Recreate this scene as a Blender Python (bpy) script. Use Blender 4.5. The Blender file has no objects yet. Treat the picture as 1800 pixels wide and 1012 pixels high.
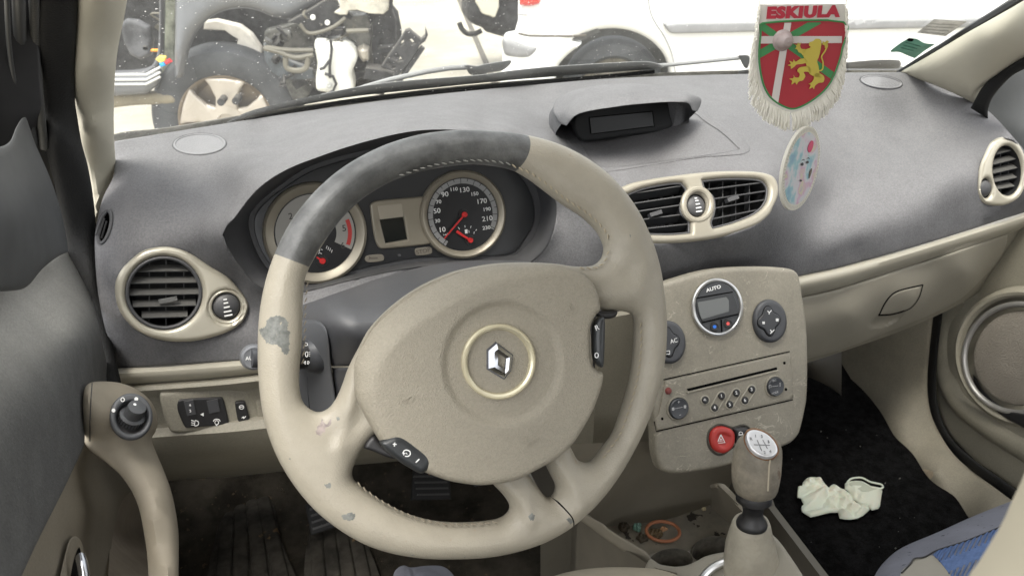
import bpy, math, random
import numpy as np
from mathutils import Vector, Matrix, geometry
random.seed(7); rng = np.random.default_rng(7)
SC = bpy.context.scene; COL = SC.collection
# ------------------------------------------------------------------ camera frame (photo 1800x1012)
F_PX = 1412.0; CX, CY = 900.0, 506.0
YAW, PITCH = math.radians(18.7), math.radians(28.5)
CAM = np.array([0.0, 0.0, 1.25])
sy, cy, sp_, cp_ = math.sin(YAW), math.cos(YAW), math.sin(PITCH), math.cos(PITCH)
FW = np.array([sy*cp_, cy*cp_, -sp_]); RT = np.array([cy, -sy, 0.0]); UP = np.cross(RT, FW)
FH = np.array([sy, cy, 0.0])
def dirs(px, py):
    px = np.asarray(px, float); py = np.asarray(py, float)
    return ((px-CX)/F_PX)[..., None]*RT + ((CY-py)/F_PX)[..., None]*UP + FW
def W(px, py, t): return CAM + dirs(px, py)*np.asarray(t, float)[..., None]
def WY(px, py, y): d = dirs(px, py); return CAM + d*((y-CAM[1])/d[..., 1])[..., None]
def WZ(px, py, z): d = dirs(px, py); return CAM + d*((z-CAM[2])/d[..., 2])[..., None]
def WX(px, py, x): d = dirs(px, py); return CAM + d*((x-CAM[0])/d[..., 0])[..., None]
def tof(P): return (P-CAM) @ FW
def nrm(v): v = np.asarray(v, float); return v/np.linalg.norm(v)
class Frame:
    def __init__(s, O, n, up=(0, 0, 1)):
        s.O = np.asarray(O, float); s.n = nrm(n)
        up = np.asarray(up, float); s.ey = nrm(up - s.n*(up@s.n)); s.ex = np.cross(s.ey, s.n)
    def loc(s, pts):
        p = np.asarray(pts, float); d = dirs(p[:, 0], p[:, 1]); t = ((s.O-CAM)@s.n)/(d@s.n)
        q = CAM + d*t[:, None] - s.O
        return np.stack([q@s.ex, q@s.ey], 1)
    def map(s, P, h): return s.O + P[:, :1]*s.ex + P[:, 1:2]*s.ey + np.asarray(h)[:, None]*s.n
    def pt(s, px, py, h=0): return s.map(s.loc([(px, py)]), np.array([h]))[0]
    def off(s, h): return Frame(s.O+s.n*h, s.n, s.ey)
    def mpp(s, px, py):
        d = dirs(px, py); return ((s.O-CAM)@s.n)/(d@s.n)/F_PX
    def mat(s, p, spin=0.0, size=1.0):
        c, q = math.cos(spin), math.sin(spin); ex = s.ex*c + s.ey*q; ey = -s.ex*q + s.ey*c
        M = Matrix([[ex[i]*size, ey[i]*size, s.n[i]*size, p[i]] for i in range(3)]+[[0, 0, 0, 1]])
        return M
class Ray:                     # a curved surface given by its depth below each point of the photo
    def __init__(s, tf, sc=None): s.tf = tf; s.sc = sc
    def loc(s, pts): return np.asarray(pts, float)
    def map(s, P, h):
        t = s.tf(P[:, 0], P[:, 1]) - h
        return W(P[:, 0], P[:, 1], t)
def rbf(ctrl, lam=1e-6):
    """thin plate interpolation of depth from control points (px, py, 3-D point)"""
    X = np.array([[c[0]/500, c[1]/500] for c in ctrl]); T = np.array([1/tof(np.asarray(c[2])) for c in ctrl])
    n = len(X); r = np.linalg.norm(X[:, None]-X[None], axis=2)
    K = np.where(r > 0, r*r*np.log(np.maximum(r, 1e-12)), 0) + lam*np.eye(n)
    A = np.zeros((n+3, n+3)); A[:n, :n] = K; A[:n, n] = 1; A[:n, n+1:] = X; A[n, :n] = 1; A[n+1:, :n] = X.T
    w = np.linalg.solve(A, np.concatenate([T, np.zeros(3)]))
    def f(px, py):
        p = np.stack([np.asarray(px, float)/500, np.asarray(py, float)/500], -1).reshape(-1, 2)
        r = np.linalg.norm(p[:, None]-X[None], axis=2)
        K = np.where(r > 0, r*r*np.log(np.maximum(r, 1e-12)), 0)
        return 1/(K@w[:n] + w[n] + p@w[n+1:])
    return f
# ------------------------------------------------------------------ 2-D helpers
def crc(pts, k=5, closed=True):
    """Catmull-Rom; a doubled point is a sharp corner"""
    P = np.asarray(pts, float); n = len(P); out = []
    rngi = range(n if closed else n-1)
    for i in rngi:
        if closed: p0, p1, p2, p3 = P[i-1], P[i], P[(i+1) % n], P[(i+2) % n]
        else: p0, p1, p2, p3 = P[max(i-1, 0)], P[i], P[i+1], P[min(i+2, n-1)]
        if np.allclose(p1, p2): out.append(p1); continue
        a = np.allclose(p0, p1); b = np.allclose(p2, p3)
        m1 = (p2-p1) if a else (p2-p0)/2; m2 = (p2-p1) if b else (p3-p1)/2
        if a and b: out.append(p1); continue
        # limit tangents so uneven points do not overshoot
        L = np.linalg.norm(p2-p1)
        for m in (m1, m2):
            q = np.linalg.norm(m)
            if q > 1.3*L: m *= 1.3*L/q
        for j in range(k):
            t = j/k; h = t*t; g = h*t
            out.append((2*g-3*h+1)*p1 + (g-2*h+t)*m1 + (-2*g+3*h)*p2 + (g-h)*m2)
    if not closed: out.append(P[-1])
    o = [out[0]]
    for p in out[1:]:
        if np.linalg.norm(p-o[-1]) > 1e-7: o.append(p)
    if closed and np.linalg.norm(o[0]-o[-1]) < 1e-7: o.pop()
    return np.array(o)
def ell(cx, cy, rx, ry=None, rot=0, n=40, a0=0, a1=360):
    ry = rx if ry is None else ry; r = math.radians(rot); c, s = math.cos(r), math.sin(r); out = []
    full = (a1-a0) >= 360
    for i in range(n if full else n+1):
        a = math.radians(a0+(a1-a0)*i/n); x, y = rx*math.cos(a), ry*math.sin(a)
        out.append((cx+x*c-y*s, cy-(x*s+y*c)))
    return out
def resamp(P, step, closed=True):
    P = np.asarray(P, float); Q = np.vstack([P, P[:1]]) if closed else P; out = []
    for a, b in zip(Q[:-1], Q[1:]):
        k = max(1, int(math.ceil(np.linalg.norm(b-a)/step)))
        for j in range(k): out.append(a+(b-a)*j/k)
    if not closed: out.append(Q[-1])
    return np.array(out)
def inside(P, poly):
    x, y = P[:, 0], P[:, 1]; r = np.zeros(len(P), bool); n = len(poly); j = n-1
    for i in range(n):
        xi, yi = poly[i]; xj, yj = poly[j]
        if yi != yj:
            c = ((yi > y) != (yj > y)) & (x < (xj-xi)*(y-yi)/(yj-yi)+xi); r ^= c
        j = i
    return r
def segdist(P, poly, closed=True):
    A = np.asarray(poly, float); B = np.roll(A, -1, 0)
    if not closed: A, B = A[:-1], B[:-1]
    d = B-A; L = np.maximum((d*d).sum(1), 1e-18); best = np.full(len(P), 1e9)
    for s in range(0, len(P), 2000):
        p = P[s:s+2000]; t = np.clip(((p[:, None]-A[None])*d[None]).sum(2)/L, 0, 1)
        q = p[:, None]-(A[None]+t[..., None]*d[None]); best[s:s+2000] = np.sqrt((q*q).sum(2).min(1))
    return best
# ------------------------------------------------------------------ objects
def link(name, me, parent=None, mats=(), smooth=30):
    o = bpy.data.objects.new(name, me); me.name = name; COL.objects.link(o)
    for m in (mats if isinstance(mats, (list, tuple)) else [mats]): me.materials.append(m)
    if smooth:
        me.polygons.foreach_set('use_smooth', [True]*len(me.polygons))
        me.set_sharp_from_angle(angle=math.radians(smooth))
    if parent is not None: o.parent = parent
    return o
def tag(o, label=None, cat=None, group=None, kind=None):
    if label: o['label'] = label
    if cat: o['category'] = cat
    if group: o['group'] = group
    if kind: o['kind'] = kind
    return o
def thing(name, label, cat, group=None):
    o = bpy.data.objects.new(name, None); COL.objects.link(o); o.empty_display_size = .05
    return tag(o, label, cat, group)
class MB:
    """collects raw geometry; build() makes one mesh object"""
    def __init__(s): s.v = []; s.f = []; s.m = []
    def add(s, v, f, mi=0):
        b = len(s.v); s.v += [tuple(map(float, p)) for p in v]; s.f += [tuple(b+i for i in q) for q in f]
        s.m += (list(mi) if hasattr(mi, '__len__') else [mi]*len(f)); return s
    def build(s, name, mats, parent=None, smooth=30, fix=False):
        me = bpy.data.meshes.new(name); me.from_pydata(s.v, [], s.f)
        o = link(name, me, parent, mats, smooth); me.polygons.foreach_set('material_index', s.m); me.update()
        if fix:
            import bmesh
            b = bmesh.new(); b.from_mesh(me); bmesh.ops.recalc_face_normals(b, faces=b.faces); b.to_mesh(me); b.free()
            me.set_sharp_from_angle(angle=math.radians(smooth or 30))
        return o
def plate_geo(fr, outline, holes=(), thick=.003, rnd=.0015, step=None, hfun=None, back='flat', regions=(), sm=True, hsm=None, k=5, prof=None, loc=False, nring=5, rj=0):
    cv = (lambda p: np.asarray(p, float)) if loc else fr.loc
    isray = isinstance(fr, Ray); sc = fr.sc if isray else 1.0
    out = cv(crc(outline, k) if sm else outline)
    hs = [cv(crc(h, k) if (sm if hsm is None else hsm) else h) for h in holes]
    rg = [(cv(crc(r, k)) if sm else cv(r), mi) for r, mi in regions]
    ext = out.max(0)-out.min(0)
    if step is None: step = max(ext)/28
    else: step = step/sc
    rn = rnd/sc; out = resamp(out, step); hs = [resamp(h, step) for h in hs]
    loops = [out]+hs
    V = list(map(tuple, np.vstack(loops))); E = []; b = 0
    for L in loops:
        n = len(L); E += [(b+i, b+(i+1) % n) for i in range(n)]; b += n
    nb = b
    for r, mi in rg:
        r = resamp(r, step*.7); n = len(r)
        V += list(map(tuple, r)); E += [(b+i, b+(i+1) % n) for i in range(n)]; b += n
    # interior grid
    x0, y0 = out.min(0); x1, y1 = out.max(0)
    gx = np.arange(x0, x1+step, step); gy = np.arange(y0, y1+step, step*.866); G = []
    for j, y in enumerate(gy):
        G.append(np.stack([gx+(step/2 if j % 2 else 0), np.full(len(gx), y)], 1))
    G = np.vstack(G)
    def keep(Q, dmin):
        m = inside(Q, out)
        for h in hs: m &= ~inside(Q, h)
        Q = Q[m]
        if len(Q) == 0: return Q
        d = np.min([segdist(Q, L) for L in loops], axis=0); return Q[d > dmin]
    pts = []
    if rn > 0:
        cand = []
        for q in range(1, nring+1):
            dd = rn*(1-math.cos(q/nring*math.pi/2))
            if dd < step*.02: continue
            for L in loops:
                T = np.roll(L, -1, 0)-np.roll(L, 1, 0); T /= np.maximum(np.linalg.norm(T, axis=1), 1e-12)[:, None]
                N = np.stack([-T[:, 1], T[:, 0]], 1)
                for sg in (1, -1):
                    Q = keep(L+N*dd*sg, dd*.93)
                    if len(Q): cand.append(Q)
        if cand: pts += cand
    Gk = keep(G, max(rn*1.02, step*.35))
    if len(Gk): pts.append(Gk)
    if pts:
        A = np.vstack(pts); V += list(map(tuple, A))
    vo, eo, fo, ov, oe, of = geometry.delaunay_2d_cdt([Vector(p) for p in V], E, [], 0, 1e-7*(1 if not isray else 1000))
    VV = np.array([tuple(p) for p in vo]); FF = np.array([tuple(f) for f in fo])
    c = VV[FF].mean(1); m = inside(c, out)
    for h in hs: m &= ~inside(c, h)
    FF = FF[m]; c = c[m]
    a = VV[FF]; area = (a[:, 1, 0]-a[:, 0, 0])*(a[:, 2, 1]-a[:, 0, 1])-(a[:, 1, 1]-a[:, 0, 1])*(a[:, 2, 0]-a[:, 0, 0])
    ok = np.abs(area) > 1e-14; FF = FF[ok]; c = c[ok]; area = area[ok]
    flip = (area < 0) if not isray else (area > 0)
    FF[flip] = FF[flip][:, ::-1]
    d = np.min([segdist(VV, L) for L in loops], axis=0)*sc
    if prof is not None: H = prof(d, VV)
    else:
        x = np.clip(1-d/max(rnd, 1e-9), 0, 1); H = thick - rnd*(1-np.sqrt(np.maximum(1-x*x, 0)))
    Hf = H + (hfun(VV, d) if hfun is not None else 0)
    front = fr.map(VV, Hf); mi = np.zeros(len(FF), int)
    for r, q in rg: mi[inside(c, r)] = q
    verts = [front]; faces = [tuple(map(int, f)) for f in FF]; mats = list(map(int, mi))
    if back:
        n = len(VV); Hb = -H if back == 'mirror' else np.zeros(n)
        verts.append(fr.map(VV, Hb)); faces += [tuple(int(i)+n for i in f[::-1]) for f in FF]; mats += mats[:]
        cnt = {}
        for f in FF:
            for i in range(3):
                e = (int(f[i]), int(f[(i+1) % 3])); cnt[e] = cnt.get(e, 0)+1
        for (p, q) in list(cnt):
            if (q, p) not in cnt: faces.append((q, p, p+n, q+n)); mats.append(0)
    return np.vstack(verts), faces, mats
def plate(name, fr, outline, mats, parent=None, smooth=35, **kw):
    v, f, m = plate_geo(fr, outline, **kw); return MB().add(v, f, m).build(name, mats, parent, smooth)
def ring_of(path, up, prof, closed=True):
    """sweep: path points 3-D, prof list of (side, up) offsets; frames from fixed up vector"""
    P = np.asarray(path, float); n = len(P); v = []; f = []
    T = (np.roll(P, -1, 0)-np.roll(P, 1, 0)) if closed else np.gradient(P, axis=0)
    k = len(prof)
    for i in range(n):
        t = nrm(T[i]); u = up[i] if np.ndim(up) == 2 else np.asarray(up, float); u = nrm(u-t*(u@t)); s = np.cross(t, u)
        for a, b in prof: v.append(P[i]+s*a+u*b)
    for i in range(n if closed else n-1):
        j = (i+1) % n
        for q in range(k): r = (q+1) % k; f.append((i*k+q, i*k+r, j*k+r, j*k+q))
    if not closed:
        f.append(tuple(range(k))[::-1]); f.append(tuple((n-1)*k+q for q in range(k)))
    return v, f
def circ(r, k=12, ry=None): ry = ry or r; return [(r*math.cos(2*math.pi*i/k), ry*math.sin(2*math.pi*i/k)) for i in range(k)]
def tube_geo(path, r, up=(0, 0, 1), k=12, closed=False):
    P = np.asarray(path, float); n = len(P); rr = np.broadcast_to(np.asarray(r, float), (n,))
    T = (np.roll(P, -1, 0)-np.roll(P, 1, 0)) if closed else np.gradient(P, axis=0)
    v = []; f = []; up = np.asarray(up, float); u = None
    for i in range(n):
        t = nrm(T[i])
        if u is None:
            u = up-t*(up@t)
            if np.linalg.norm(u) < 1e-3: u = np.array([1., 0, 0])-t*t[0]
        else: u = u-t*(u@t)
        u = nrm(u); s = np.cross(t, u)
        for q in range(k):
            a = 2*math.pi*q/k; v.append(P[i]+rr[i]*(s*math.cos(a)+u*math.sin(a)))
    for i in range(n if closed else n-1):
        j = (i+1) % n
        for q in range(k): r2 = (q+1) % k; f.append((i*k+q, i*k+r2, j*k+r2, j*k+q))
    if not closed: f.append(tuple(range(k))[::-1]); f.append(tuple((n-1)*k+q for q in range(k)))
    return v, f
def tube(name, path, r, mats, parent=None, sm=4, **kw):
    if sm: path = crc(path, sm, closed=kw.get('closed', False))
    if np.ndim(r): r = np.interp(np.linspace(0, 1, len(path)), np.linspace(0, 1, len(r)), r)
    v, f = tube_geo(path, r, **kw); return MB().add(v, f).build(name, mats, parent, 40, fix=True)
def loft_geo(rows, closed=True, cap=False):
    v = np.vstack(rows); k = len(rows[0]); f = []
    for i in range(len(rows)-1):
        for q in range(k if closed else k-1):
            r = (q+1) % k; f.append((i*k+q, i*k+r, (i+1)*k+r, (i+1)*k+q))
    if cap: f.append(tuple(range(k))[::-1]); f.append(tuple((len(rows)-1)*k+q for q in range(k)))
    return v, f
def lathe_geo(O, axis, prof, k=40, up=(0, 0, 1), sx=1, ang=(0, 360)):
    """prof: (radius, height along axis)"""
    fr = Frame(O, axis, up); rows = []; full = ang[1]-ang[0] >= 360
    for r, h in prof:
        a = np.radians(np.linspace(ang[0], ang[1], k, endpoint=not full))
        rows.append(fr.O+np.outer(np.cos(a)*r*sx, fr.ex)+np.outer(np.sin(a)*r, fr.ey)+fr.n*h)
    return loft_geo(rows, full)
def lathe(name, O, axis, prof, mats, parent=None, smooth=30, **kw):
    v, f = lathe_geo(O, axis, prof, **kw); return MB().add(v, f).build(name, mats, parent, smooth, fix=True)
def box_geo(M, sx, sy_, sz):
    v = []
    for x in (-.5, .5):
        for y in (-.5, .5):
            for z in (-.5, .5): p = M @ Vector((x*sx, y*sy_, z*sz)); v.append(tuple(p))
    return v, [(0, 1, 3, 2), (4, 6, 7, 5), (0, 4, 5, 1), (2, 3, 7, 6), (0, 2, 6, 4), (1, 5, 7, 3)]
def text_geo(body, M, size=.01, ext=.0002, bold=0, align='CENTER', sx=1.0, shear=0, spacing=1.0):
    cu = bpy.data.curves.new('t', 'FONT'); cu.body = body; cu.size = size; cu.extrude = ext; cu.offset = bold
    cu.align_x = align; cu.align_y = 'CENTER'; cu.shear = shear; cu.space_character = spacing; cu.resolution_u = 3
    o = bpy.data.objects.new('t', cu); COL.objects.link(o)
    dg = bpy.context.evaluated_depsgraph_get(); me = o.evaluated_get(dg).to_mesh()
    S = Matrix.Diagonal((sx, 1, 1, 1))
    v = [tuple(M @ S @ x.co) for x in me.vertices]; f = [tuple(p.vertices) for p in me.polygons]
    o.evaluated_get(dg).to_mesh_clear(); bpy.data.objects.remove(o); bpy.data.curves.remove(cu)
    return v, f
def text_on(mb, fr, px, py, body, hpx, spin=0, h=.0003, **kw):
    """write on frame fr at photo point; hpx = letter height in photo px"""
    m = fr.mpp(px, py); v, f = text_geo(body, fr.mat(fr.pt(px, py, h), spin), size=hpx*m/.7, **kw); mb.add(v, f); return mb
def flat_on(mb, fr, pts, h=.0004, sm=False, mi=0, th=.0003, loc=False):
    """thin raised shape on a frame"""
    v, f, m = plate_geo(fr.off(h-th), pts, thick=th, rnd=0, sm=sm, step=None, loc=loc); mb.add(v, f, mi); return mb
def line_on(mb, fr, pts, wpx, h=.0004, sm=True, closed=False, mi=0):
    P = fr.loc(crc(pts, 4, closed) if sm and len(pts) > 2 else pts); m = fr.mpp(*pts[0])*wpx/2
    T = (np.roll(P, -1, 0)-np.roll(P, 1, 0)) if closed else np.gradient(P, axis=0)
    T /= np.maximum(np.linalg.norm(T, axis=1), 1e-12)[:, None]; N = np.stack([-T[:, 1], T[:, 0]], 1); n = len(P)
    A = fr.map(P+N*m, np.full(n, h)); B = fr.map(P-N*m, np.full(n, h)); C = fr.map(P-N*m, np.full(n, 0.)); D = fr.map(P+N*m, np.full(n, 0.))
    v = np.vstack([A, B, C, D]); f = []
    for i in range(n if closed else n-1):
        j = (i+1) % n
        f += [(i, n+i, n+j, j), (n+i, 2*n+i, 2*n+j, n+j), (3*n+i, i, j, 3*n+j)]
    mb.add(v, f, mi); return mb
# ------------------------------------------------------------------ materials
def srgb(h):
    h = h.lstrip('#'); c = [int(h[i:i+2], 16)/255 for i in (0, 2, 4)]
    return tuple(((x+.055)/1.055)**2.4 if x > .04045 else x/12.92 for x in c)
MATS = {}
def mat(name, col, rough=.5, metal=0., var=.0, vscale=6., bump=0., bscale=900., btype='noise', dust=0., dustcol=(.42, .40, .37), spec=.5, coat=0., spots=0., spotcol=(.05, .05, .05), spotscale=60., emit=None, trans=0., sheen=0., scratch=0., alpha=1.0, grain=0.):
    if name in MATS: return MATS[name]
    m = bpy.data.materials.new(name); m.use_nodes = True; nt = m.node_tree; N = nt.nodes; L = nt.links
    b = N['Principled BSDF']; b.inputs['Roughness'].default_value = rough; b.inputs['Metallic'].default_value = metal
    b.inputs['Specular IOR Level'].default_value = spec; b.inputs['Coat Weight'].default_value = coat
    b.inputs['Transmission Weight'].default_value = trans; b.inputs['Sheen Weight'].default_value = sheen
    col = srgb(col) if isinstance(col, str) else col
    b.inputs['Base Color'].default_value = (*col, 1)
    tc = N.new('ShaderNodeTexCoord'); cur = None
    def noise(sc, det=3, rg=.6):
        n = N.new('ShaderNodeTexNoise'); n.inputs['Scale'].default_value = sc; n.inputs['Detail'].default_value = det; n.inputs['Roughness'].default_value = rg
        L.new(tc.outputs['Object'], n.inputs['Vector']); return n
    def ramp(src, a, b_, lo=0., hi=1.):
        r = N.new('ShaderNodeMapRange'); r.inputs[1].default_value = a; r.inputs[2].default_value = b_; r.inputs[3].default_value = lo; r.inputs[4].default_value = hi
        r.interpolation_type = 'SMOOTHSTEP'; L.new(src, r.inputs[0]); return r.outputs[0]
    def mix(f, A, B):
        x = N.new('ShaderNodeMix'); x.data_type = 'RGBA'
        for s, v in ((0, f), (6, A), (7, B)):
            if hasattr(v, 'links') or isinstance(v, bpy.types.NodeSocket): L.new(v, x.inputs[s])
            elif s == 0: x.inputs[0].default_value = v
            else: x.inputs[s].default_value = (*v, 1)
        return x.outputs[2]
    cur = col
    if var:
        n1 = noise(vscale, 5, .65); cur = mix(ramp(n1.outputs[0], .3, .7), tuple(c*(1-var) for c in col), tuple(min(1, c*(1+var)) for c in col))
        L.new(ramp(n1.outputs[0], .3, .7, min(1, rough*(1+var*.5)), rough*(1-var*.4)), b.inputs['Roughness'])
    if grain:
        n9 = noise(420, 2, .8); g0 = ramp(n9.outputs[0], .32, .68, 1-grain, 1+grain); vm = N.new('ShaderNodeVectorMath'); vm.operation = 'SCALE'
        if isinstance(cur, bpy.types.NodeSocket): L.new(cur, vm.inputs[0])
        else: vm.inputs[0].default_value = cur
        L.new(g0, vm.inputs['Scale']); cur = vm.outputs[0]
    if dust:
        g = N.new('ShaderNodeNewGeometry'); s = N.new('ShaderNodeSeparateXYZ'); L.new(g.outputs['Normal'], s.inputs[0])
        up = ramp(s.outputs[2], -.1, .9); n2 = noise(7, 8, .72); nn = ramp(n2.outputs[0], .25, .75, .72, 1.)
        mu = N.new('ShaderNodeMath'); mu.operation = 'MULTIPLY'; L.new(up, mu.inputs[0]); L.new(nn, mu.inputs[1])
        m2 = N.new('ShaderNodeMath'); m2.operation = 'MULTIPLY'; L.new(mu.outputs[0], m2.inputs[0]); m2.inputs[1].default_value = dust
        n5 = noise(700, 1); sp = ramp(n5.outputs[0], .72, .76); m3 = N.new('ShaderNodeMath'); m3.operation = 'MULTIPLY_ADD'; L.new(sp, m3.inputs[0]); m3.inputs[1].default_value = dust*.45; L.new(m2.outputs[0], m3.inputs[2])
        m3.use_clamp = True
        dc = dustcol
        if grain:
            v2 = N.new('ShaderNodeVectorMath'); v2.operation = 'SCALE'; v2.inputs[0].default_value = dustcol; L.new(g0, v2.inputs['Scale']); dc = v2.outputs[0]
        cur = mix(m3.outputs[0], cur, dc)
    if spots:
        n3 = noise(spotscale, 4, .6); cur = mix(ramp(n3.outputs[0], .66-spots*.1, .69-spots*.1), cur, spotcol)
    if scratch:
        acc = None
        for sc_, off in ((16, 0.), (31, 5.3)):       # thin wandering scuff lines, in patches
            mp = N.new('ShaderNodeMapping'); mp.inputs['Location'].default_value = (off, off*.7, 0); mp.inputs['Scale'].default_value = (sc_, sc_, sc_*1.8); L.new(tc.outputs['Object'], mp.inputs[0])
            n4 = N.new('ShaderNodeTexNoise'); n4.inputs['Scale'].default_value = 1; n4.inputs['Detail'].default_value = 3; n4.inputs['Distortion'].default_value = 1.2; L.new(mp.outputs[0], n4.inputs['Vector'])
            sb_ = N.new('ShaderNodeMath'); sb_.operation = 'SUBTRACT'; L.new(n4.outputs[0], sb_.inputs[0]); sb_.inputs[1].default_value = .5
            ab = N.new('ShaderNodeMath'); ab.operation = 'ABSOLUTE'; L.new(sb_.outputs[0], ab.inputs[0]); ln = ramp(ab.outputs[0], .003, .012, 1., 0.)
            n6 = noise(sc_*1.6, 4, .7); mk = ramp(n6.outputs[0], .5, .66, 0., scratch); mm = N.new('ShaderNodeMath'); mm.operation = 'MULTIPLY'; L.new(ln, mm.inputs[0]); L.new(mk, mm.inputs[1])
            if acc is None: acc = mm.outputs[0]
            else:
                q_ = N.new('ShaderNodeMath'); q_.operation = 'MAXIMUM'; L.new(acc, q_.inputs[0]); L.new(mm.outputs[0], q_.inputs[1]); acc = q_.outputs[0]
        cur = mix(acc, cur, tuple(min(1, c*1.9+.05) for c in col))
    if isinstance(cur, bpy.types.NodeSocket): L.new(cur, b.inputs['Base Color'])
    if bump:
        if btype == 'voronoi':
            v = N.new('ShaderNodeTexVoronoi'); v.inputs['Scale'].default_value = bscale; v.feature = 'SMOOTH_F1'; L.new(tc.outputs['Object'], v.inputs['Vector']); h = v.outputs[0]
        else: h = noise(bscale, 2).outputs[0]
        bp = N.new('ShaderNodeBump'); bp.inputs['Strength'].default_value = bump; bp.inputs['Distance'].default_value = .001
        L.new(h, bp.inputs['Height']); L.new(bp.outputs[0], b.inputs['Normal'])
    if emit: b.inputs['Emission Color'].default_value = (*emit[:3], 1); b.inputs['Emission Strength'].default_value = emit[3]
    if alpha < 1: b.inputs['Alpha'].default_value = alpha
    MATS[name] = m; return m
# interior plastics
M_DASH = mat('grained_dark_grey_plastic', (.096, .096, .100), .78, var=.10, vscale=26, grain=.13, bump=.6, bscale=520, dust=.6, dustcol=(.205, .20, .202), spec=.25, scratch=.10)  # dust by normal also paints the lit top against the darker front
M_DGREY = mat('dark_grey_plastic', (.045, .046, .050), .5, var=.12, bump=.15, dust=.25, dustcol=(.2, .19, .18))
M_BLACK = mat('black_plastic', (.012, .012, .013), .45, var=.1, bump=.1, dust=.15, dustcol=(.15, .14, .13))
M_VOID = mat('deep_black', (.003, .003, .003), .9, spec=.08)
M_BEIGE = mat('beige_plastic', (.27, .25, .20), .62, spec=.3, var=.07, bump=.25, bscale=500, dust=.1)
M_BEIGE_D = mat('dull_beige_plastic', (.235, .218, .172), .65, spec=.3, grain=.08, var=.1, bump=.3, bscale=500, dust=.08)
M_GOLD = mat('satin_champagne_trim', (.46, .43, .35), .32, metal=.45, var=.06, vscale=12)
M_LEATHER = mat('beige_leather', (.31, .283, .226), .44, var=.08, vscale=16, bump=.3, bscale=800, btype='voronoi', spec=.4, spots=-.2, spotcol=(.30, .25, .19), spotscale=130)
M_GRIP = mat('worn_dark_grey_grip', (.095, .096, .093), .42, var=.4, vscale=34, bump=.3, bscale=500)
M_COVER = mat('grained_beige_airbag_cover', (.265, .24, .188), .55, spec=.35, grain=.06, var=.05, bump=.6, bscale=1000, btype='voronoi')
M_CHROME = mat('chrome', (.50, .51, .54), .2, metal=1, var=.1, vscale=90)
M_SATIN = mat('satin_silver', (.62, .62, .61), .28, metal=.9)
M_WHITE = mat('white_print', (.8, .8, .78), .5)
M_GREYP = mat('grey_print', (.3, .29, .27), .5)
M_RED = mat('red_needle', (.55, .02, .02), .4)
M_WORN = mat('exposed_grey_core', (.15, .155, .142), .55, var=.3, vscale=160, bump=.5, spots=-.1, spotcol=(.30, .27, .21), spotscale=260)
# ================================================================== DASHBOARD
XC = .502
def R3(px, py, y=None, z=None, t=None):
    if y is not None: return WY(px, py, y)
    if z is not None: return WZ(px, py, z+1.25)
    return W(px, py, t)
def yp(x): return .825 + .15*(x-XC)**2
def WP(px, py, off=0.0):
    d = dirs(px, py); t = np.full(d.shape[:-1], .9)
    for _ in range(12): t = (yp(t*d[..., 0])+off)/d[..., 1]
    return CAM + d*t[..., None]
# planes of the air vents and of the instrument cluster
FV_L = Frame(W(290, 515, .925), (.10, -1, .30)); FV_R = Frame(W(1766, 300, 1.27), (-.12, -1, .34))
FV_C = Frame(WY(1215, 364, .828), (.0, -1, .80))
F_CL = Frame(WY(684, 395, .93), (0, -1, .36))
ctrl = []
def cp(px, py, **k): ctrl.append((px, py, R3(px, py, **k)))
for x, y in [(200, 247), (340, 225), (480, 203), (600, 186), (700, 173), (840, 158), (970, 146), (1100, 136), (1320, 130), (1480, 128), (1582, 128)]: cp(x, y, z=-.335)
for x, y in [(350, 255), (470, 232), (250, 262), (1548, 144), (930, 180), (1250, 150), (1400, 150)]: cp(x, y, z=-.342)
cp(290, 345, y=.975); cp(290, 300, y=1.03); cp(390, 330, y=.955); cp(230, 330, y=1.0)
for x, y in [(205, 480), (250, 436), (290, 428), (345, 446), (420, 500), (440, 540), (410, 585), (290, 604), (205, 560), (290, 515), (240, 470), (360, 560)]: ctrl.append((x, y, FV_L.pt(x, y)))
ctrl.append((240, 642, WP(240, 642))); ctrl.append((340, 636, WP(340, 636))); ctrl.append((455, 628, WP(455, 628)))
cp(172, 430, y=.945); cp(172, 500, y=.915); cp(182, 350, y=1.01); cp(203, 640, y=.905); cp(200, 300, y=1.07)
# hood over the cluster
for x, y, z in [(700, 236, -.272), (650, 248, -.275), (600, 262, -.282), (760, 229, -.272), (830, 232, -.276), (880, 245, -.284)]: cp(x, y, z=z)
cp(562, 277, y=.845); cp(500, 302, y=.85); cp(450, 340, y=.858); cp(412, 390, y=.865); cp(392, 415, y=.872); cp(450, 497, y=.868)
cp(925, 268, y=.875); cp(965, 315, y=.878); cp(980, 370, y=.868); cp(970, 415, y=.855)
for x, y, z in [(700, 205, -.292), (620, 225, -.297), (780, 203, -.296), (850, 218, -.303), (550, 245, -.308)]: cp(x, y, z=z)
cp(700, 186, z=-.322); cp(500, 250, z=-.328); cp(430, 290, y=.95)
# shelf under the cluster
cp(545, 512, y=.875); cp(670, 484, y=.885); cp(800, 474, y=.88); cp(920, 468, y=.865); cp(545, 545, y=.845); cp(670, 512, y=.853); cp(800, 500, y=.85)
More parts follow.
